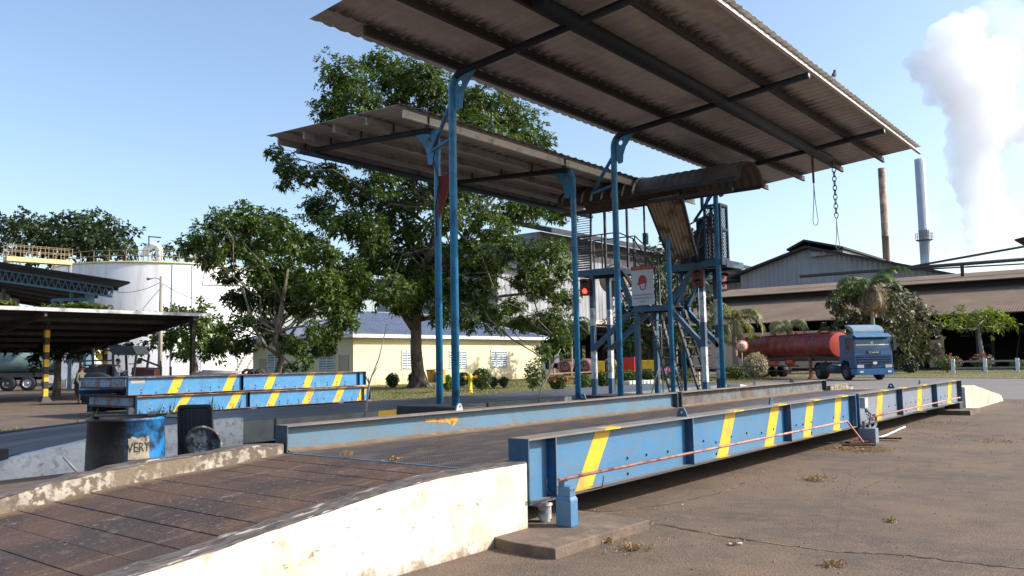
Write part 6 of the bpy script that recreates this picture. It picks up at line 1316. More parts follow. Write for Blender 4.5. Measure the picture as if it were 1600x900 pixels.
# tuft beside the second ramp
ct = [(-18.4+random.gauss(0, .35), 10.3+random.gauss(0, .9), .05+random.random()*.1) for _ in range(110)]
o = leaf_mesh('tall_weeds', LF4, np.array(ct), np.tile(np.array([0, 0, 1.]), (110, 1)), .5, .03, 5, .1, None, .45); tag(o, 'tall green weeds at the kerb before the stacked bridge sections', 'weeds')
# leaning dead sticks
def stick(pts, D, r0, lab):
    b = MB(); P_ = [at(x, y, D) for x, y in pts]; P_[0].z = min(P_[0].z, .0) if False else P_[0].z
    b.tube(P_, taper(r0, r0*.4, len(P_)), 6)
    for _ in range(4): i = random.randrange(1, len(P_)-1); q = P_[i]+Vector((random.gauss(0, .12), random.gauss(0, .12), random.uniform(.0, .2))); b.tube([P_[i], q], [r0*.6, r0*.3], 5)
    o = b.build('leaning_stick', BARKL); tag(o, lab, 'stick', 'bare sticks leaning on the island')
stick([(567, 655), (572, 640), (577, 600), (580, 590), (592, 560), (605, 505)], 14.3, .022, 'long bare leaning stick left of the nearest blue columns')
stick([(841, 628), (846, 606), (860, 580), (868, 560), (876, 545)], 16, .02, 'bare leaning stick in front of the red flowered shrub')
stick([(1017, 617), (1024, 594), (1029, 575)], 21, .015, 'short thin stick at the foot of the tower ladder')

# ============================================================ VEHICLES
def wheel(parent, x, y, r, w_, name='wheel', rim=None, out=-1):
    b = MB(); prof_ = [(r*.55, -w_/2), (r*.9, -w_/2), (r, -w_*.35), (r, w_*.35), (r*.9, w_/2), (r*.55, w_/2)]; b.lathe(prof_, (x, y, r), 28, 'y'); t = lbuild(b, name, BLACK, parent)
    b = MB(); s_ = out; b.lathe([(r*.55, s_*w_*.48), (r*.5, s_*w_*.40), (r*.36, s_*w_*.2), (r*.2, s_*w_*.22), (r*.18, s_*w_*.5), (0, s_*w_*.52)], (x, y, r), 20, 'y'); lbuild(b, 'rim', rim or mat('rim_grey', (.13, .13, .135), .5, dirt=(.06, .05, .04), da=.4, ds=6), t)
    return t
TB = mat('truck_blue', (.013, .075, .19), .35, var=.06, vs=2, dirt=(.03, .09, .18), da=.25, ds=2, spec=.6)
TBD = mat('truck_dark_blue', (.006, .018, .04), .5, var=.1)
ang = R(-46); F0 = at(1367, 588, 52.6); F0.z = 0
tk_ = thing('tanker_truck', 'blue cab truck pulling a long red tank trailer across the yard', 'truck', tuple(F0), ang)
# cab: x forward, right side of the truck is -y (the side seen)
b = MB(); hw = 1.25
side = [(-2.0, .95), (-2.0, 2.86), (-1.85, 2.95), (-.35, 2.95), (-.22, 2.86), (-.06, 1.98), (.0, 1.55), (.0, .78), (-.75, .78), (-.80, 1.05), (-.95, 1.22), (-1.2, 1.30), (-1.5, 1.30), (-1.75, 1.18), (-1.85, .95)]
b.prism(side, lambda u, v, s_: (u, -hw if s_ == 0 else hw, v)); cab = lbuild(b, 'cab', TB, tk_, .03)
def lb(name, m, parent, fn, bev=0): b = MB(); fn(b); return lbuild(b, name, m, parent, bev)
ws = lambda t, y, d=.012: (-.06-.16*t+d, y, 1.98+.88*t)
def q4(b, a, c, d, e): b.add([a, c, d, e], [(0, 1, 2, 3)])
lb('windscreen', mat('truck_glass', (.05, .075, .085), .1, var=0, bump=0, spec=.9), tk_, lambda b: b.hexa([ws(.02, -1.12, .0), ws(.02, 1.12, .0), ws(.93, 1.10, .0), ws(.93, -1.10, .0)], [ws(.02, -1.12), ws(.02, 1.12), ws(.93, 1.10), ws(.93, -1.10)]))
lb('dash_curtain', WHITE, tk_, lambda b: b.hexa([ws(.28, -1.1, .013), ws(.28, 1.1, .013), ws(.36, 1.1, .013), ws(.36, -1.1, .013)], [ws(.28, -1.1, .017), ws(.28, 1.1, .017), ws(.36, 1.1, .017), ws(.36, -1.1, .017)]))
lb('sticker', WHITE, tk_, lambda b: b.hexa([ws(.4, -.12, .013), ws(.4, .1, .013), ws(.55, .06, .013), ws(.55, -.07, .013)], [ws(.4, -.12, .017), ws(.4, .1, .017), ws(.55, .06, .017), ws(.55, -.07, .017)]))
lb('sun_visor', mat('visor_blue', (.06, .17, .30), .4), tk_, lambda b: b.hexa([(-.2, -1.2, 2.86), (.18, -1.2, 2.72), (.18, 1.2, 2.72), (-.2, 1.2, 2.86)], [(-.3, -1.2, 2.99), (.2, -1.2, 2.76), (.2, 1.2, 2.76), (-.3, 1.2, 2.99)]))
def defl(b):
    V = []; n = 9
    for s_ in (-1.02, 1.02):
        for i in range(n+1): a = math.pi/2*i/n; V.append((-1.7+1.25*math.sin(a), s_, 2.97+.62*math.cos(a)**.7 if i < n else 2.97))
    b.smooth = False; b.add(V, [(i, i+1, n+2+i, n+1+i) for i in range(n)] + [tuple([i for i in range(n+1)] + []), tuple(n+1+i for i in range(n+1))[::-1]]); b.face([0, n+1, 2*n+1, n])
lb('roof_deflector', mat('deflector_blue', (.17, .27, .34), .4, var=.1, dirt=(.3, .3, .28), da=.35, ds=2), tk_, defl)
def side_glass(b):
    for y in (-hw-.006, hw+.006): b.add([(-.35, y, 2.0), (-1.15, y, 2.0), (-1.15, y, 2.72), (-.42, y, 2.72)], [(0, 1, 2, 3)])
lb('side_window', GLASS, tk_, side_glass)
lb('door', TB, tk_, lambda b: b.box(-1.25, -.22, -hw-.012, -hw-.002, 1.25, 1.98)); lb('door_handle', DARK, tk_, lambda b: b.box(-1.15, -1.0, -hw-.04, -hw-.013, 1.75, 1.79))
lb('sleeper_vent', DARK, tk_, lambda b: b.box(-2.12, -2.01, -1.1, -.3, 1.9, 2.35))
def grille(b):
    b.mat(1); b.box(0.001, .02, -1.12, 1.12, 1.02, 1.62); b.box(0.001, .02, -1.1, -.2, .80, .99); b.mat(0)
    for z in (1.08, 1.24, 1.40, 1.55): b.box(.021, .05, -1.12, 1.12, z-.03, z+.025)
lb('grille', [TB, TBD], tk_, grille)
lb('visor_shade_strip', BLACK, tk_, lambda b: b.hexa([(-.20, -1.16, 2.74), (-.16, -1.16, 2.74), (-.16, 1.16, 2.74), (-.20, 1.16, 2.74)], [(-.215, -1.16, 2.85), (-.17, -1.16, 2.85), (-.17, 1.16, 2.85), (-.215, 1.16, 2.85)]))  # black strip stands in for the shade under the sun visor
lb('name_panel', BLACK, tk_, lambda b: b.box(.002, .018, -.46, .46, 1.68, 1.86))
me = text_mesh('SCANIA', .2); me.name = 'lettering'
for v in me.vertices: v.co = Vector((.022, v.co.x*1.0+.02, 1.77+v.co.y*.85))
me.materials.append(WHITE); o = bpy.data.objects.new('lettering', me); COL.objects.link(o); o.parent = tk_
lb('bumper', mat('bumper_blue', (.05, .16, .36), .4), tk_, lambda b: b.hexa([(-.55, -1.27, .36), (.10, -1.2, .36), (.10, 1.2, .36), (-.55, 1.27, .36)], [(-.55, -1.27, .74), (.13, -1.22, .74), (.13, 1.22, .74), (-.55, 1.27, .74)]), .02)
def lamps():
    for y in (-.93, .93):
        lb('headlight', mat('lamp_glass', (.55, .55, .5), .15, bump=0), tk_, lambda b: b.box(.002, .06, y-.22, y+.22, .80, 1.0))
        lb('fog_lamp', WHITE, tk_, lambda b: b.box(.131, .15, y-.12, y+.12, .50, .62))
        lb('mirror', DARK, tk_, lambda b: (b.box(-.15, -.02, y*1.58-.1, y*1.58+.1, 1.9, 2.65), b.bar((-.1, y*1.35, 2.6), (-.1, y*1.55, 2.6), .04, .04), b.bar((-.1, y*1.35, 1.98), (-.1, y*1.55, 1.98), .04, .04)))
lamps()
lb('number_plate', WHITE, tk_, lambda b: (b.box(.056, .066, -.10, .16, 1.02, 1.18)))
lb('plate_recess', BLACK, tk_, lambda b: b.box(.051, .055, -.26, .30, .96, 1.22))
lb('steps', TBD, tk_, lambda b: (b.box(-.7, -.2, -1.24, -1.0, .40, .80), b.box(-2.9, -1.95, -1.2, -.7, .42, .95), b.box(-2.0, -.1, -.95, .95, .7, .94)))
lb('chassis', DARK, tk_, lambda b: (b.box(-6.3, -.3, -.45, -.3, .72, .98), b.box(-6.3, -.3, .3, .45, .72, .98), b.box(-3.9, -2.95, -1.15, -.6, .45, .95), b.box(-5.9, -4.4, -.6, .6, .98, 1.15)))
lb('fuel_tank', mat('fuel_tank', (.05, .09, .14), .4), tk_, lambda b: b.lathe([(0, -4.0), (.32, -4.0), (.32, -2.95), (0, -2.95)], (0, -.9, .72), 18, 'x'))
for y in (-1.05, 1.05): wheel(tk_, -1.38, y, .52, .34, out=-1 if y < 0 else 1)
for y in (-.95, .95): wheel(tk_, -5.2, y, .52, .6, out=-1 if y < 0 else 1)
lb('mudguard', DARK, tk_, lambda b: [b.add([(-5.2+.62*math.cos(math.pi*i/8), s_*.65, .55+.62*math.sin(math.pi*i/8)) for i in range(9)] + [(-5.2+.62*math.cos(math.pi*i/8), s_*1.27, .55+.62*math.sin(math.pi*i/8)) for i in range(9)], [(i, i+1, 10+i, 9+i) for i in range(8)]) for s_ in (-1, 1)])
lb('interior_seat', BLACK, tk_, lambda b: b.box(-1.7, -1.2, -1.0, 1.0, 1.4, 2.3))
# trailer as a part at its own angle
fw_ = Vector((math.cos(ang), math.sin(ang), 0)); fp = F0 - fw_*4.9; ta_ = R(-38) - ang
tr_ = bpy.data.objects.new('trailer', None); COL.objects.link(tr_); tr_.parent = tk_; tr_.location = (-4.6, 0, 0); tr_.rotation_euler = (0, 0, ta_)
RT = mat('tanker_red', (.26, .035, .028), .42, var=.12, vs=1.2, dirt=(.12, .02, .022), da=.4, ds=.9, dsharp=.3, dirt2=(.35, .16, .12), d2a=.1, d2s=2); RTL = mat('tanker_red_lit_and_trim', (.55, .07, .035), .5, var=.05)  # two reds: sun on the front and shade on the shell are coloured in
b = MB(); rad, zc_ = .86, 2.36; b.lathe([(rad*.97, .20), (rad, .17), (rad, -13.2), (rad*.9, -13.4), (0, -13.5)], (0, 0, zc_), 40, 'x'); ol = b; o = lbuild(b, 'tank', RT, tr_)
for x_ in (-2.6, -5.4, -8.2, -11.0): lb('tank_band', RT, tr_, lambda b: b.lathe([(rad+.002, x_-.06), (rad+.03, x_-.05), (rad+.03, x_+.05), (rad+.002, x_+.06)], (0, 0, zc_), 36, 'x'))
lb('tank_ladder', DARK, tr_, lambda b: ([b.bar((-12.2+.5*k_, -rad*1.0-.06, 1.5), (-12.2+.5*k_, -.75, zc_+rad*.55), .04, .04) for k_ in (0, 1)], [b.bar((-12.2, -rad-.02-.0, 1.6+.25*k_), (-11.7, -rad-.02, 1.6+.25*k_), .03, .03) for k_ in range(5)]))
lb('valve_box', RTL, tr_, lambda b: b.box(-7.4, -6.6, -1.0, -.7, .85, 1.25))
lb('tank_front', RTL, tr_, lambda b: b.lathe([(0, .26), (rad*.5, .25), (rad*.9, .21), (rad*.97, .20)], (0, 0, zc_), 40, 'x'))
lb('catwalk', RT, tr_, lambda b: (b.box(-12.9, -.2, -.42, .42, zc_+rad-.02, zc_+rad+.05), [b.box(x, x+.5, -.25, .25, zc_+rad+.05, zc_+rad+.16) for x in (-11, -8, -5, -2)]))
lb('walk_rail', RT, tr_, lambda b: b.tube([(-12.4, -.6, zc_+.75), (.1, -.6, zc_+.75)], .04, 6))
lb('frame_rail', DARK, tr_, lambda b: (b.box(-12.4, .8, -.5, -.38, 1.25, 1.55), b.box(-12.4, .8, .38, .5, 1.25, 1.55), b.box(-12.5, -8.2, -.5, .5, .9, 1.2)))
for s_ in (-1, 1): lb('landing_leg', RT, tr_, lambda b: b.hexa([(-2.65, s_*.67-.17, 0), (-2.15, s_*.67-.17, 0), (-2.15, s_*.67+.17, 0), (-2.65, s_*.67+.17, 0)], [(-2.5, s_*.67-.08, .14), (-2.3, s_*.67-.08, .14), (-2.3, s_*.67+.08, .14), (-2.5, s_*.67+.08, .14)]).add([(-2.5, s_*.67-.08, .14), (-2.3, s_*.67-.08, .14), (-2.3, s_*.67+.08, .14), (-2.5, s_*.67+.08, .14), (-2.5, s_*.67-.08, 1.5), (-2.3, s_*.67-.08, 1.5), (-2.3, s_*.67+.08, 1.5), (-2.5, s_*.67+.08, 1.5)], [(0, 1, 5, 4), (1, 2, 6, 5), (2, 3, 7, 6), (3, 0, 4, 7)]))
lb('spill_drum', RTL, tr_, lambda b: b.lathe([(0, -5.2), (.2, -5.15), (.22, -4.7), (.2, -4.35), (0, -4.3)], (0, -.85, 1.15), 16, 'x'))
lb('side_guard', DARK, tr_, lambda b: (b.bar((-8.0, -1.0, .9), (-3.4, -1.0, .9), .05, .1), b.bar((-8.0, -1.0, .55), (-3.4, -1.0, .55), .05, .1)))
for x in (-8.7, -10.0, -11.3):
    for y in (-.9, .9): wheel(tr_, x, y, .5, .5, out=-1 if y < 0 else 1)
# driver inside the cab is not clearly visible: only dark seats

# teal tanker on the left
pt = at(60, 609, 66); TEAL = mat('teal_tank', (.16, .27, .27), .5, var=.12, vs=.8, dirt=(.35, .4, .38), da=.35, ds=.7, dsharp=.35, dirt2=(.07, .1, .1), d2a=.25, d2s=1.5)
t2 = thing('tanker_truck', 'weathered teal tanker truck parked under the black canopy at the left', 'truck', (pt.x, pt.y, 0), math.atan2(_r0.y, _r0.x)+R(8)); t2.scale = (1.13, 1.13, 1.13)
lb('tank', TEAL, t2, lambda b: b.lathe([(0, -8.2), (.8, -8.1), (1.15, -7.9), (1.15, 1.4), (.8, 1.6), (0, 1.7)], (0, 0, 2.35), 32, 'x'))
lb('chassis', DARK, t2, lambda b: (b.box(-8, 4.2, -.5, .5, .75, 1.2), b.box(-8, 1.4, -1.1, -.5, .95, 1.25)))
b = MB(); b.prism([(1.9, .7), (1.9, 2.9), (2.2, 3.0), (3.6, 3.0), (4.0, 2.2), (4.2, 1.6), (4.2, .7)], lambda u, v, s_: (u, -1.2 if s_ == 0 else 1.2, v)); lbuild(b, 'cab', WHITE, t2, .03)
lb('side_window', GLASS, t2, lambda b: b.add([(2.6, -1.21, 1.9), (3.5, -1.21, 1.9), (3.4, -1.21, 2.7), (2.6, -1.21, 2.7)], [(0, 1, 2, 3)]))
lb('tool_box', WHITE, t2, lambda b: b.box(.9, 1.7, -1.15, -.7, .5, 1.05))
for x in (-6.8, -5.5, -4.2, -1.6, -.3, 1.1): wheel(t2, x, -.95, .52, .35, rim=(mat('chrome_rim', (.5, .5, .52), .3, .3) if x == -.3 or x == 1.1 else None))
# booth and yellow board by the tank
pb = at(136, 555, 70); bo = thing('gauge_booth', 'small white framed booth with windows standing in front of the white tank', 'booth', (pb.x, pb.y, 0), YAW)
lb('booth_wall', LGREY, bo, lambda b: (b.box(-.9, .9, -.7, .7, 1.6, 3.55))); lb('window', GLASS, bo, lambda b: (b.box(-.7, -.05, -.73, -.705, 2.3, 3.3), b.box(.1, .7, -.73, -.705, 2.3, 3.3))); lb('booth_leg', LGREY, bo, lambda b: [b.box(x-.05, x+.05, y-.05, y+.05, 0, 1.6) for x in (-.85, .85) for y in (-.6, .6)])
pb = at(154, 560, 64); o = MB().add([tuple(pb+_r0*x+Vector((0, 0, z))) for x, z in ((-.25, .8), (.30, .25), (.30, -.35), (-.25, .1))] + [tuple(pb+_f0*.05+_r0*x+Vector((0, 0, z))) for x, z in ((-.25, .8), (.30, .25), (.30, -.35), (-.25, .1))], [(0, 1, 2, 3), (7, 6, 5, 4), (0, 4, 5, 1), (1, 5, 6, 2), (2, 6, 7, 3), (3, 7, 4, 0)])
b = o; b.bar(pb-_r0*.2, (pb.x-_r0.x*.2, pb.y-_r0.y*.2, 0), .06, .06); o = b.build('yellow_board', YEL); tag(o, 'slanted yellow board on a post beside the small white booth', 'board')

# red tractor in silhouette behind the blue sections
pt = at(196, 620, 39); DR = mat('tractor_red', (.045, .01, .01), .5, var=.15)
tc_ = thing('tractor', 'dark red loader tractor with a flat canopy behind the stacked blue sections', 'tractor', (pt.x, pt.y, 0), math.atan2(_r0.y, _r0.x)); tc_.scale = (1.3, 1.1, 1.02)
lb('engine_hood', DR, tc_, lambda b: b.hexa([(.35, -.4, .9), (1.2, -.35, .9), (1.2, .35, .9), (.35, .4, .9)], [(.35, -.4, 1.62), (1.15, -.33, 1.5), (1.15, .33, 1.5), (.35, .4, 1.62)]), .03)
lb('chassis', DARK, tc_, lambda b: (b.box(-1.6, 1.0, -.35, .35, .6, 1.1), b.hexa([(-1.65, -.6, .9), (-.5, -.6, .9), (-.5, .6, .9), (-1.65, .6, .9)], [(-1.45, -.6, 1.62), (-.45, -.6, 1.75), (-.45, .6, 1.75), (-1.45, .6, 1.62)])))
lb('canopy_roof', mat('tractor_canopy', (.02, .028, .034), .6), tc_, lambda b: b.hexa([(-.25, -.65, 2.2), (.62, -.65, 2.2), (.62, .65, 2.2), (-.25, .65, 2.2)], [(-.4, -.65, 2.62), (.45, -.65, 2.60), (.45, .65, 2.60), (-.4, .65, 2.62)]))
lb('roll_frame', DARK, tc_, lambda b: [b.bar(p, q, .07, .07) for p, q in (((-.2, -.6, 1.2), (-.25, -.6, 2.2)), ((.5, -.6, 1.2), (.6, -.6, 2.2)), ((-.2, .6, 1.2), (-.25, .6, 2.2)), ((.5, .6, 1.2), (.6, .6, 2.2)), ((-1.4, -.6, 1.95), (-.3, -.6, 1.95)), ((-1.4, -.6, 1.75), (-.3, -.6, 1.75)), ((-.95, -.6, 1.6), (-.95, -.6, 2.5)), ((-1.4, -.6, 1.6), (-1.4, -.6, 1.95)))])
lb('loader_arm', DARK, tc_, lambda b: (b.bar((.7, -.5, 2.0), (1.45, -.5, 1.62), .06, .08), b.bar((1.45, -.5, 1.62), (1.45, -.5, .7), .06, .08), b.bar((.5, -.5, 1.6), (1.45, -.5, 1.55), .05, .06), b.bar((1.45, .5, 1.62), (1.45, .5, .7), .06, .08), b.bar((1.42, -.5, 1.9), (1.46, -.5, 1.55), .04, .04)))
lb('mirror', BLACK, tc_, lambda b: b.hexa([(.62, -.7, 1.8), (.8, -.7, 1.78), (.8, -.66, 1.78), (.62, -.66, 1.8)], [(.7, -.7, 2.05), (.86, -.7, 2.03), (.86, -.66, 2.03), (.7, -.66, 2.05)]))
lb('steering_column', DARK, tc_, lambda b: (b.tube([(.2, 0, 1.3), (.35, 0, 1.75)], .04, 8), b.lathe([(.17, 0), (.2, .02), (.17, .04)], (.28, 0, 1.76), 16)))
lb('seat', BLACK, tc_, lambda b: (b.box(-.4, -.05, -.25, .25, 1.15, 1.3), b.box(-.45, -.38, -.25, .25, 1.3, 1.75)))
for y in (-.75, .75): wheel(tc_, -.75, y, .72, .38, out=-1 if y < 0 else 1)
for y in (-.6, .6): wheel(tc_, .9, y, .45, .28, out=-1 if y < 0 else 1)

# ============================================================ PEOPLE
SKIN = mat('skin_brown', (.20, .10, .06), .6, var=.05, bump=0); HAIR = mat('hair_black', (.012, .01, .01), .7, bump=0)
def person(lab, loc, rz, shirt, trousers, sit=False, cap=None):
    o_ = thing('person', lab, 'person', loc, rz)
    zh = 0
    V = [(0, 0, .95), (0, .0, 1.15), (0, -.01, 1.36), (0, 0, 1.47), (0, .01, 1.56), (0, .03, 1.66), (0, .02, 1.74)]
    Rr = [(.165, .12), (.15, .11), (.18, .12), (.07, .07), (.06, .06), (.085, .10), (.07, .08)]
    E = [(i, i+1) for i in range(6)]
    def chain(start, pts, rs):
        k = start
        for p, r_ in zip(pts, rs): V.append(p); Rr.append((r_, r_)); E.append((k, len(V)-1)); k = len(V)-1
    for s_ in (-1, 1):
        if sit:
            chain(0, [(s_*.10, .02, .92), (s_*.13, .42, .93), (s_*.13, .48, .5), (s_*.13, .55, .46)], [.09, .075, .05, .04]); chain(2, [(s_*.20, 0, 1.40), (s_*.24, .15, 1.15), (s_*.16, .38, 1.22), (s_*.15, .45, 1.24)], [.06, .05, .04, .035])
        else:
            chain(0, [(s_*.10, 0, .86), (s_*.11, .01, .48), (s_*.11, -.02, .08), (s_*.12, .12, .04)], [.09, .065, .045, .04]); chain(2, [(s_*.20, 0, 1.40), (s_*.25, -.01, 1.12), (s_*.22, .14, .90), (s_*.21, .19, .84)], [.06, .048, .038, .035])
    me = bpy.data.meshes.new('body'); me.from_pydata(V, E, []); b = bpy.data.objects.new('body', me); COL.objects.link(b)
    sk = b.modifiers.new('skin', 'SKIN'); b.modifiers.new('sub', 'SUBSURF').levels = 2; b.modifiers['sub'].render_levels = 2
    for i, sv in enumerate(me.skin_vertices[0].data): sv.radius = Rr[i]; sv.use_root = i == 0
    dg = bpy.context.evaluated_depsgraph_get(); m2 = bpy.data.meshes.new_from_object(b.evaluated_get(dg)); bpy.data.objects.remove(b)
    for m_ in (shirt, trousers, SKIN): m2.materials.append(m_)
    for p in m2.polygons:
        c = p.center; p.material_index = 2 if c.z > 1.50 else (1 if c.z < .98 and abs(c.x) < .19 else (2 if abs(c.x) > .12 and c.z < 1.0 else 0)); p.use_smooth = True
    m2.name = 'body'; bo_ = bpy.data.objects.new('body', m2); COL.objects.link(bo_); bo_.parent = o_
    b = MB(); b.smooth = True; b.lathe([(.088, -.02), (.098, .03), (.09, .08), (.06, .12), (0, .135)], (0, .01, 1.69), 16); 
    if cap: b.hexa([(-.07, .08, 1.70), (.07, .08, 1.70), (.05, .19, 1.69), (-.05, .19, 1.69)], [(-.07, .08, 1.72), (.07, .08, 1.72), (.05, .19, 1.70), (-.05, .19, 1.70)])
    lbuild(b, 'cap' if cap else 'hair', cap or HAIR, o_)
    b = MB(); b.hexa([(-.012, .125, 1.62), (.012, .125, 1.62), (.008, .12, 1.68), (-.008, .12, 1.68)], [(-.014, .155, 1.63), (.014, .155, 1.63), (.006, .13, 1.68), (-.006, .13, 1.68)]); lbuild(b, 'nose', SKIN, o_)
    return o_
def stand_at(px, D, dz=0): p = at(px, 600, D); return (p.x, p.y, dz)
OLV = mat('olive_shirt', (.12, .115, .07), .9); DKS = mat('dark_shirt', (.03, .03, .04), .9); TRS = mat('dark_trousers', (.03, .03, .035), .9); LTS = mat('grey_shirt', (.16, .16, .18), .9)
person('person in olive shirt and dark peaked cap near the left end of the blue sections', stand_at(127, 38), math.atan2(_r0.y, _r0.x)-math.pi/2-.3, OLV, TRS, cap=BLACK)
person('person in dark clothing standing just left of the tractor', stand_at(141, 39), math.atan2(_r0.y, _r0.x)-math.pi/2, DKS, TRS, cap=None)
q = stand_at(183, 38.5, .18); person('person in a grey shirt seated behind the tractor steering wheel', (q[0], q[1], .26), math.atan2(_r0.y, _r0.x)-math.pi/2, LTS, TRS, sit=True, cap=BLACK)
TY_ = 'black tyres behind the blue sections'
for px, lab in ((386, 'black tyre top, leftmost of three poking up behind the blue sections'), (394.5, 'black tyre top, middle of three poking up behind the blue sections'), (406, 'black tyre top, rightmost of three poking up behind the blue sections'), (448, 'black tyre top poking up alone behind the blue sections, further right')):
    p = at(px, 577, 34.0); rz_ = p.z
    b = MB(); b.lathe([(.12, -.1), (rz_*.16, -.11), (.20, -.08), (.215, 0), (.20, .08), (.14, .11), (.12, .1), (.12, -.1)], (0, 0, 0), 24, 'y'); o = b.build('tyre', BLACK); o.location = (p.x, p.y, rz_-.20); o.rotation_euler = (0, 0, YAW+.4); tag(o, lab, 'tyre', TY_)
p = at(386, 590, 34.0); q = at(450, 590, 34.0); b = MB(); zc_ = 1.30
b.bar((p.x-.3, p.y-.3, zc_-.05), (q.x+.3, q.y+.3, zc_-.05), .5, .06); b.bar((p.x, p.y, 0), (p.x, p.y, zc_-.08), .1, .1); b.bar((q.x, q.y, 0), (q.x, q.y, zc_-.08), .1, .1); o = b.build('tyre_rack', DARK); tag(o, 'dark rack behind the blue sections that carries the tyres', 'rack')
b = MB(); p, q = at(300, 585, 36), at(370, 583, 35)
for k in range(4): b.tube([p+Vector((.1*k, .1*k, -.0+.05*k)), q+Vector((0, .1*k, -.0+.02*k))], .04, 6)
o = b.build('pipe_bundle', mat('rusty_white_pipe', (.4, .33, .28), .7, var=.2)); tag(o, 'bundle of pale rusty pipes lying on the stacked blue sections', 'pipes')
o.location = (0, 0, 0)

# ============================================================ YARD FURNITURE
hp = gz(735, 614, 0); hy = thing('fire_hydrant', 'yellow pillar hydrant with side outlets on the lawn', 'hydrant', tuple(hp), YAW)
HY = mat('hydrant_yellow', (.80, .56, .02), .45, var=.06)
lb('hydrant_pillar', HY, hy, lambda b: b.lathe([(0, 0), (.17, 0), (.17, .04), (.10, .06), (.10, .12), (.135, .13), (.135, .17), (.095, .18), (.09, .72), (.115, .74), (.13, .85), (.10, .95), (.03, 1.0), (.03, 1.06), (0, 1.06)], (0, 0, 0), 22))
lb('outlet', HY, hy, lambda b: (b.lathe([(0, -.30), (.07, -.30), (.07, -.24), (.055, -.23), (.055, .23), (.07, .24), (.07, .30), (0, .30)], (0, 0, .83), 16, 'x'), b.tube([(-.2, 0, .83), (-.26, -.1, .72)], .045, 8)))
lb('valve_wheel', RTL, hy, lambda b: b.tube([(.34, .09*math.cos(t), .84+.09*math.sin(t)) for t in [i*math.pi/8 for i in range(17)]], .018, 6, False))
yb = gz(680, 614, 0); ybin = thing('yellow_bin', 'rust streaked yellow tilting bin on a post between tree trunk and blue columns', 'bin', tuple(yb), YAW-.1)
YR = mat('rusty_yellow', (.55, .30, .02), .6, var=.15, vs=4, dirt=(.25, .10, .03), da=.45, ds=4, dsharp=.15, stretch=(2, 2, .5))
lb('bin_shell', YR, ybin, lambda b: (b.hexa([(-.30, -.3, .55), (.32, -.3, .55), (.32, .3, .55), (-.30, .3, .55)], [(-.42, -.35, 1.25), (.03, -.35, 1.25), (.03, .35, 1.25), (-.42, .35, 1.25)]), b.box(.38, .5, -.35, .3, .5, 1.25), b.bar((-.42, -.36, 1.24), (.5, -.36, 1.26), .04, .04)), .01)
lb('bin_post', WHITE, ybin, lambda b: (b.hexa([(.08, -.45, 0), (.17, -.45, 0), (.17, -.37, 0), (.08, -.37, 0)], [(.12, -.45, .72), (.22, -.45, .72), (.22, -.37, .72), (.12, -.37, .72)])))
lb('valve_block', BLUED, ybin, lambda b: b.lathe([(0, .62), (.12, .62), (.15, .75), (.1, .95), (0, 1.15)], (.12, -.42, 0), 12))
fb = gz(985, 597, 0); fc = thing('fire_cabinet', 'bright red fire hose cabinet on legs with a white mark on its right face', 'fire cabinet', tuple(gz(988, 598, 0)), R(8))
FRD = mat('fire_red', (.62, .03, .03), .4, var=.05)
lb('cabinet', FRD, fc, lambda b: b.box(-.6, .35, -.35, .45, .75, 1.75), .01); lb('cabinet_leg', mat('leg_dark_red', (.25, .02, .02), .5), fc, lambda b: [b.box(x-.04, x+.04, y-.04, y+.04, 0, .75) for x in (-.5, .28) for y in (-.28, .38)]); islands(fc.children[-1])
lb('white_mark', WHITE, fc, lambda b: (b.box(.352, .358, -.02, .10, 1.05, 1.12), b.box(.352, .358, .0, .07, 1.13, 1.35)))
# rusty horizontal drums
DM = mat('drum_brown', (.07, .035, .028), .7, var=.2, vs=1); DP = mat('drum_end_pink', (.34, .17, .14), .7, var=.12, vs=1.5, dirt=(.2, .09, .07), da=.4, ds=1.5)
for px, lab in ((884, 'rusty horizontal pressure drum, left one of three lying in a row'), (914, 'rusty horizontal pressure drum, middle one of three lying in a row'), (954, 'rusty horizontal pressure drum, right one of three lying in a row')):
    p = at(px, 588, 88); t = thing('pressure_drum', lab, 'drum', (p.x, p.y, 0), YAW-math.pi+.35, 'pressure drums')
    lb('drum_shell', DM, t, lambda b: b.lathe([(.85, -.0), (.85, 4.2)], (0, 0, .95), 28, 'x')); lb('end_cap', DP, t, lambda b: b.lathe([(.85, 0), (.8, -.12), (.55, -.2), (0, -.24)], (0, 0, .95), 28, 'x')); lb('manhole_ring', DARK, t, lambda b: (b.tube([(-.26, .5*math.cos(t_), .95+.5*math.sin(t_)) for t_ in [i*math.pi/12 for i in range(25)]], .05, 6, False), b.tube([(-.3, 0, 1.0), (-.3, .0, 1.3)], .12, 8)))
    t.rotation_euler = (0, 0, YAW+math.pi*.5-.25)
    for c_ in t.children: c_.rotation_euler = (0, 0, math.pi*0)
b = MB(); b.bar(at(858, 584, 84), at(925, 581, 88), .08, .08); b.bar(at(866, 590, 84), at(866, 575, 84), .12, .12); b.bar(at(893, 588, 86), at(893, 574, 86), .12, .12); o = b.build('low_barrier_rail', mat('pinkish_timber', (.42, .27, .18), .8)); tag(o, 'low pinkish timber barrier rail in front of the rusty drums', 'barrier')
p = gz(871, 586, 0); ns = thing('notice_board', 'small plain white notice board on a thin post in front of the rusty drums', 'sign', (p.x, p.y, 0), YAW)
lb('board', WHITE, ns, lambda b: b.box(-.28, .28, -.02, .02, 1.35, 2.3)); lb('board_post', DARK, ns, lambda b: b.box(-.03, .03, .021, .06, 0, 1.6))
YB = 'yellow and black striped gate posts'
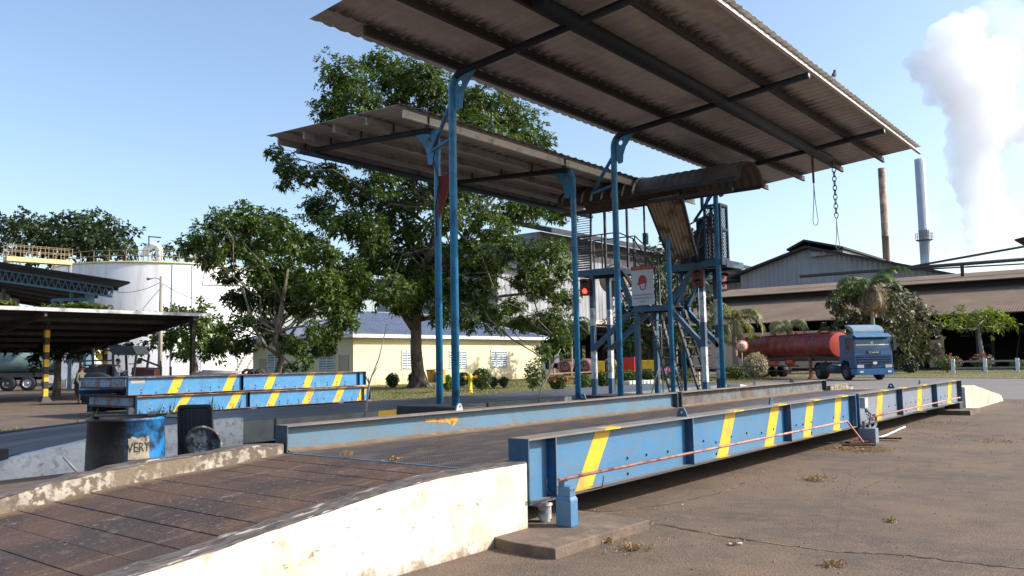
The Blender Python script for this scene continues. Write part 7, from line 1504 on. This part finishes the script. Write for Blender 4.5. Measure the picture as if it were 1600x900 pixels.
for px, yy, D, lab in ((849, 590, 66, 'yellow and black striped post at the right end of the cream building'), (913, 585, 90, 'yellow and black striped post above the middle rusty drum')):
    p = at(px, yy, D); p.z = 0; t = thing('striped_bollard', lab, 'post', tuple(p), YAW, YB)
    h = 1.6+(565-541)*D/1296 if px < 880 else 1.6+(565-542)*D/1296
    b = MB(); b.mat(0); b.box(-.16, .16, -.16, .16, 0, h)
    b.mat(1)
    k = h-1.0
    while k < h-.1: b.add([(-.161, -.162, k), (.161, -.162, k-.26), (.161, -.162, k-.03), (-.161, -.162, k+.23)], [(0, 1, 2, 3)]) if k-.26 > 0 else None; k += .46
    lbuild(b, 'post', [mat('bollard_dark', (.05, .05, .05), .7), YEL], t); lb('post_base', LGREY, t, lambda b: b.box(-.17, .17, -.17, .17, h-2.0 if h > 2.1 else .1, h-1.28))
YBL = mat('barrier_yellow', (.6, .42, .03), .7, var=.1, dirt=(.3, .2, .05), da=.3)
for a_, c_, lab in ((930, 944, 'yellow barrier block left of the lit tower posts'), (1003, 1022, 'yellow barrier block right of the red fire cabinet'), (966, 976, 'yellow barrier block behind the second tall blue column')):
    p, q = at(a_, 575, 82), at(c_, 575, 82); b = MB(); b.bar((p.x, p.y, .75), (q.x, q.y, .75), .5, 1.5); o = b.build('barrier_block', YBL, None, .03); tag(o, lab, 'barrier', 'yellow barrier blocks')
b = MB()
for k in range(9): p = gz(982+k*5.5, 601.5-.25*k, 0); b.box(p.x-.25, p.x+.22, p.y-.2, p.y+.2, 0, .22+.05*random.random())
o = b.build('kerb_stones', mat('painted_stone', (.65, .62, .55), .85, var=.2, vs=3)); tag(o, '-', 'kerb stone', 'white kerb stones')
for i_, q_ in enumerate(islands(o)): q_['label'] = ('leftmost', 'second', 'third', 'fourth', 'fifth', 'sixth', 'seventh', 'eighth', 'rightmost')[i_] + ' white kerb stone from the left in the row below the red fire cabinet' if i_ not in (0, 8) else ('leftmost', '', '', '', '', '', '', '', 'rightmost')[i_] + ' white kerb stone in the row below the red fire cabinet'
# speed limit sign
p = gz(1161, 593, 0); sp = thing('speed_sign', 'round speed limit sign on a thin pole in front of the red tanker', 'sign', tuple(p), YAW-.1)
zz = 1.6+(558-540)*52/1296*1.15
Dd = (p-CAM).dot(_fw); zz = 1.6 + (558.5-541)*Dd/1296
lb('sign_pole', mat('pole_pink', (.4, .3, .27), .6), sp, lambda b: b.tube([(0, 0, 0), (0, 0, zz)], .035, 8))
lb('sign_ring', mat('sign_ring_red', (.62, .12, .06), .5), sp, lambda b: b.lathe([(0, -.05), (.46, -.05), (.46, -.03), (0, -.03)], (0, 0, zz), 28, 'y')); lb('sign_face', mat('sign_peach', (.68, .45, .34), .6), sp, lambda b: b.lathe([(0, -.056), (.37, -.056), (.37, -.051)], (0, 0, zz), 28, 'y'))
me = text_mesh('20', .42); me.name = 'lettering'
for v in me.vertices: v.co = Vector((v.co.x, -.06, zz+v.co.y))
me.materials.append(BLACK); o = bpy.data.objects.new('lettering', me); COL.objects.link(o); o.parent = sp
# rail fence
fe = thing('rail_fence', 'low two rail fence with white posts along the lawn at the right', 'fence', tuple(gz(1540, 585, 0)))
FA, FB_ = at(1490, 583, 67.5), at(1642, 578, 66); FA.z = FB_.z = 0; n = 3
for k in range(n+1): p = FA.lerp(FB_, k/n); b = MB(); b.box(p.x-.13, p.x+.13, p.y-.13, p.y+.13, 0, 1.15); b.build('post', WHITE, fe, .02)
for z in (.95, .42): b = MB(); b.bar(FA+Vector((0, 0, z)), FB_+Vector((0, 0, z)), .1, .14); b.build('rail', mat('rail_grey', (.2, .19, .18), .8, var=.2, vs=3), fe)

# ============================================================ LITTER ON THE GROUND
HAY = leafmat('dry_fibre', (.15, .09, .04), (.36, .24, .11), .15, 9)
for x, y, r_, n_, lab in ((985, 855, .14, 60, 'clump of dry fibre on the tarmac near the concrete pad'), (1275, 748, .22, 90, 'largest scattered clump of dry fibre in the middle of the tarmac'), (1300, 880, .1, 40, 'small clump of dry fibre at the bottom of the tarmac'), (1345, 702, .5, 330, 'wide litter of dry fibre beside the girder joint'), (1392, 812, .07, 24, 'tiny clump of dry fibre on the open tarmac'), (1560, 690, .5, 60, 'thin litter of dry fibre far right on the tarmac'), (1480, 660, .5, 60, 'thin litter of dry fibre toward the far ramp'), (950, 845, .06, 20, 'tiny clump of dry fibre left of the larger one by the pad'), (1150, 848, .05, 16, 'pinch of dry fibre right of the pad')):
    c = gz(x, y, .02); ct = np.array([(c.x+random.gauss(0, r_*.5), c.y+random.gauss(0, r_*.5), .012+abs(random.gauss(0, r_*.09 if r_ < .3 else .012))) for _ in range(n_)]); o = leaf_mesh('fibre_clump', HAY, ct, RNG.normal(size=(n_, 3))+np.array([0, 0, .2]), .028, .009, 6, 0); tag(o, lab, 'dry fibre', 'dry fibre clumps')
for x, y, z, lab in ((543, 714, .57, 'tuft of dry fibre on the ramp edge of the deck'), (615, 722, .57, 'pinch of dry fibre on the near deck')):
    c = gz(x, y, z); ct = np.array([(c.x+random.gauss(0, .04), c.y+random.gauss(0, .04), z+.01+random.random()*.04) for _ in range(30)]); o = leaf_mesh('fibre_clump', HAY, ct, RNG.normal(size=(30, 3))+np.array([0, 0, .6]), .03, .009, 5, 0); tag(o, lab, 'dry fibre', 'dry fibre clumps')
c = gz(1150, 850, .01); b = MB(); b.bar((c.x-.05, c.y-.03, .012), (c.x+.03, c.y+.05, .012), .03, .012); o = b.build('paper_scrap', WHITE); tag(o, 'small white scrap lying on the bare tarmac', 'litter')
V = []; Fs = []
for _ in range(5200):
    x = random.uniform(-5.3, 6); y = random.uniform(3, 34)
    if random.random() < .5: x = -5.2 + abs(random.gauss(0, .8))
    if math.sin(x*1.7)+math.sin(y*1.3) + random.gauss(0, .6) < .1: continue
    s_ = random.uniform(.004, .016); o = len(V); a = random.random()*3
    for k in range(4): V.append((x+s_*math.cos(a+k*1.57), y+s_*math.sin(a+k*1.57)*random.uniform(.6, 1), 0.001))
    V.append((x, y, s_*random.uniform(.5, 1.1))); Fs += [(o, o+1, o+4), (o+1, o+2, o+4), (o+2, o+3, o+4), (o+3, o, o+4)]
me = bpy.data.meshes.new('gravel'); me.from_pydata(V, [], Fs); me.materials.append(mat('pebble', (.2, .15, .11), .9, var=.4, vs=12)); o = bpy.data.objects.new('gravel', me); COL.objects.link(o); tag(o, 'loose grit and pebbles scattered on the tarmac', 'gravel', None, 'stuff')

ct = []
for _ in range(900):
    x = -5.0 + abs(random.gauss(0, 1.6)); y = random.uniform(5, 30)
    if math.sin(x*2.1+y*.5)+math.sin(y*1.9)+random.gauss(0, .5) < .5: continue
    ct.append((x, y, .006))
o = leaf_mesh('fibre_litter', HAY, np.array(ct), RNG.normal(size=(len(ct), 3))*np.array([1, 1, .1]), .035, .008, 3, 0); tag(o, 'tiny bits of dry fibre sprinkled over the tarmac', 'dry fibre', None, 'stuff')
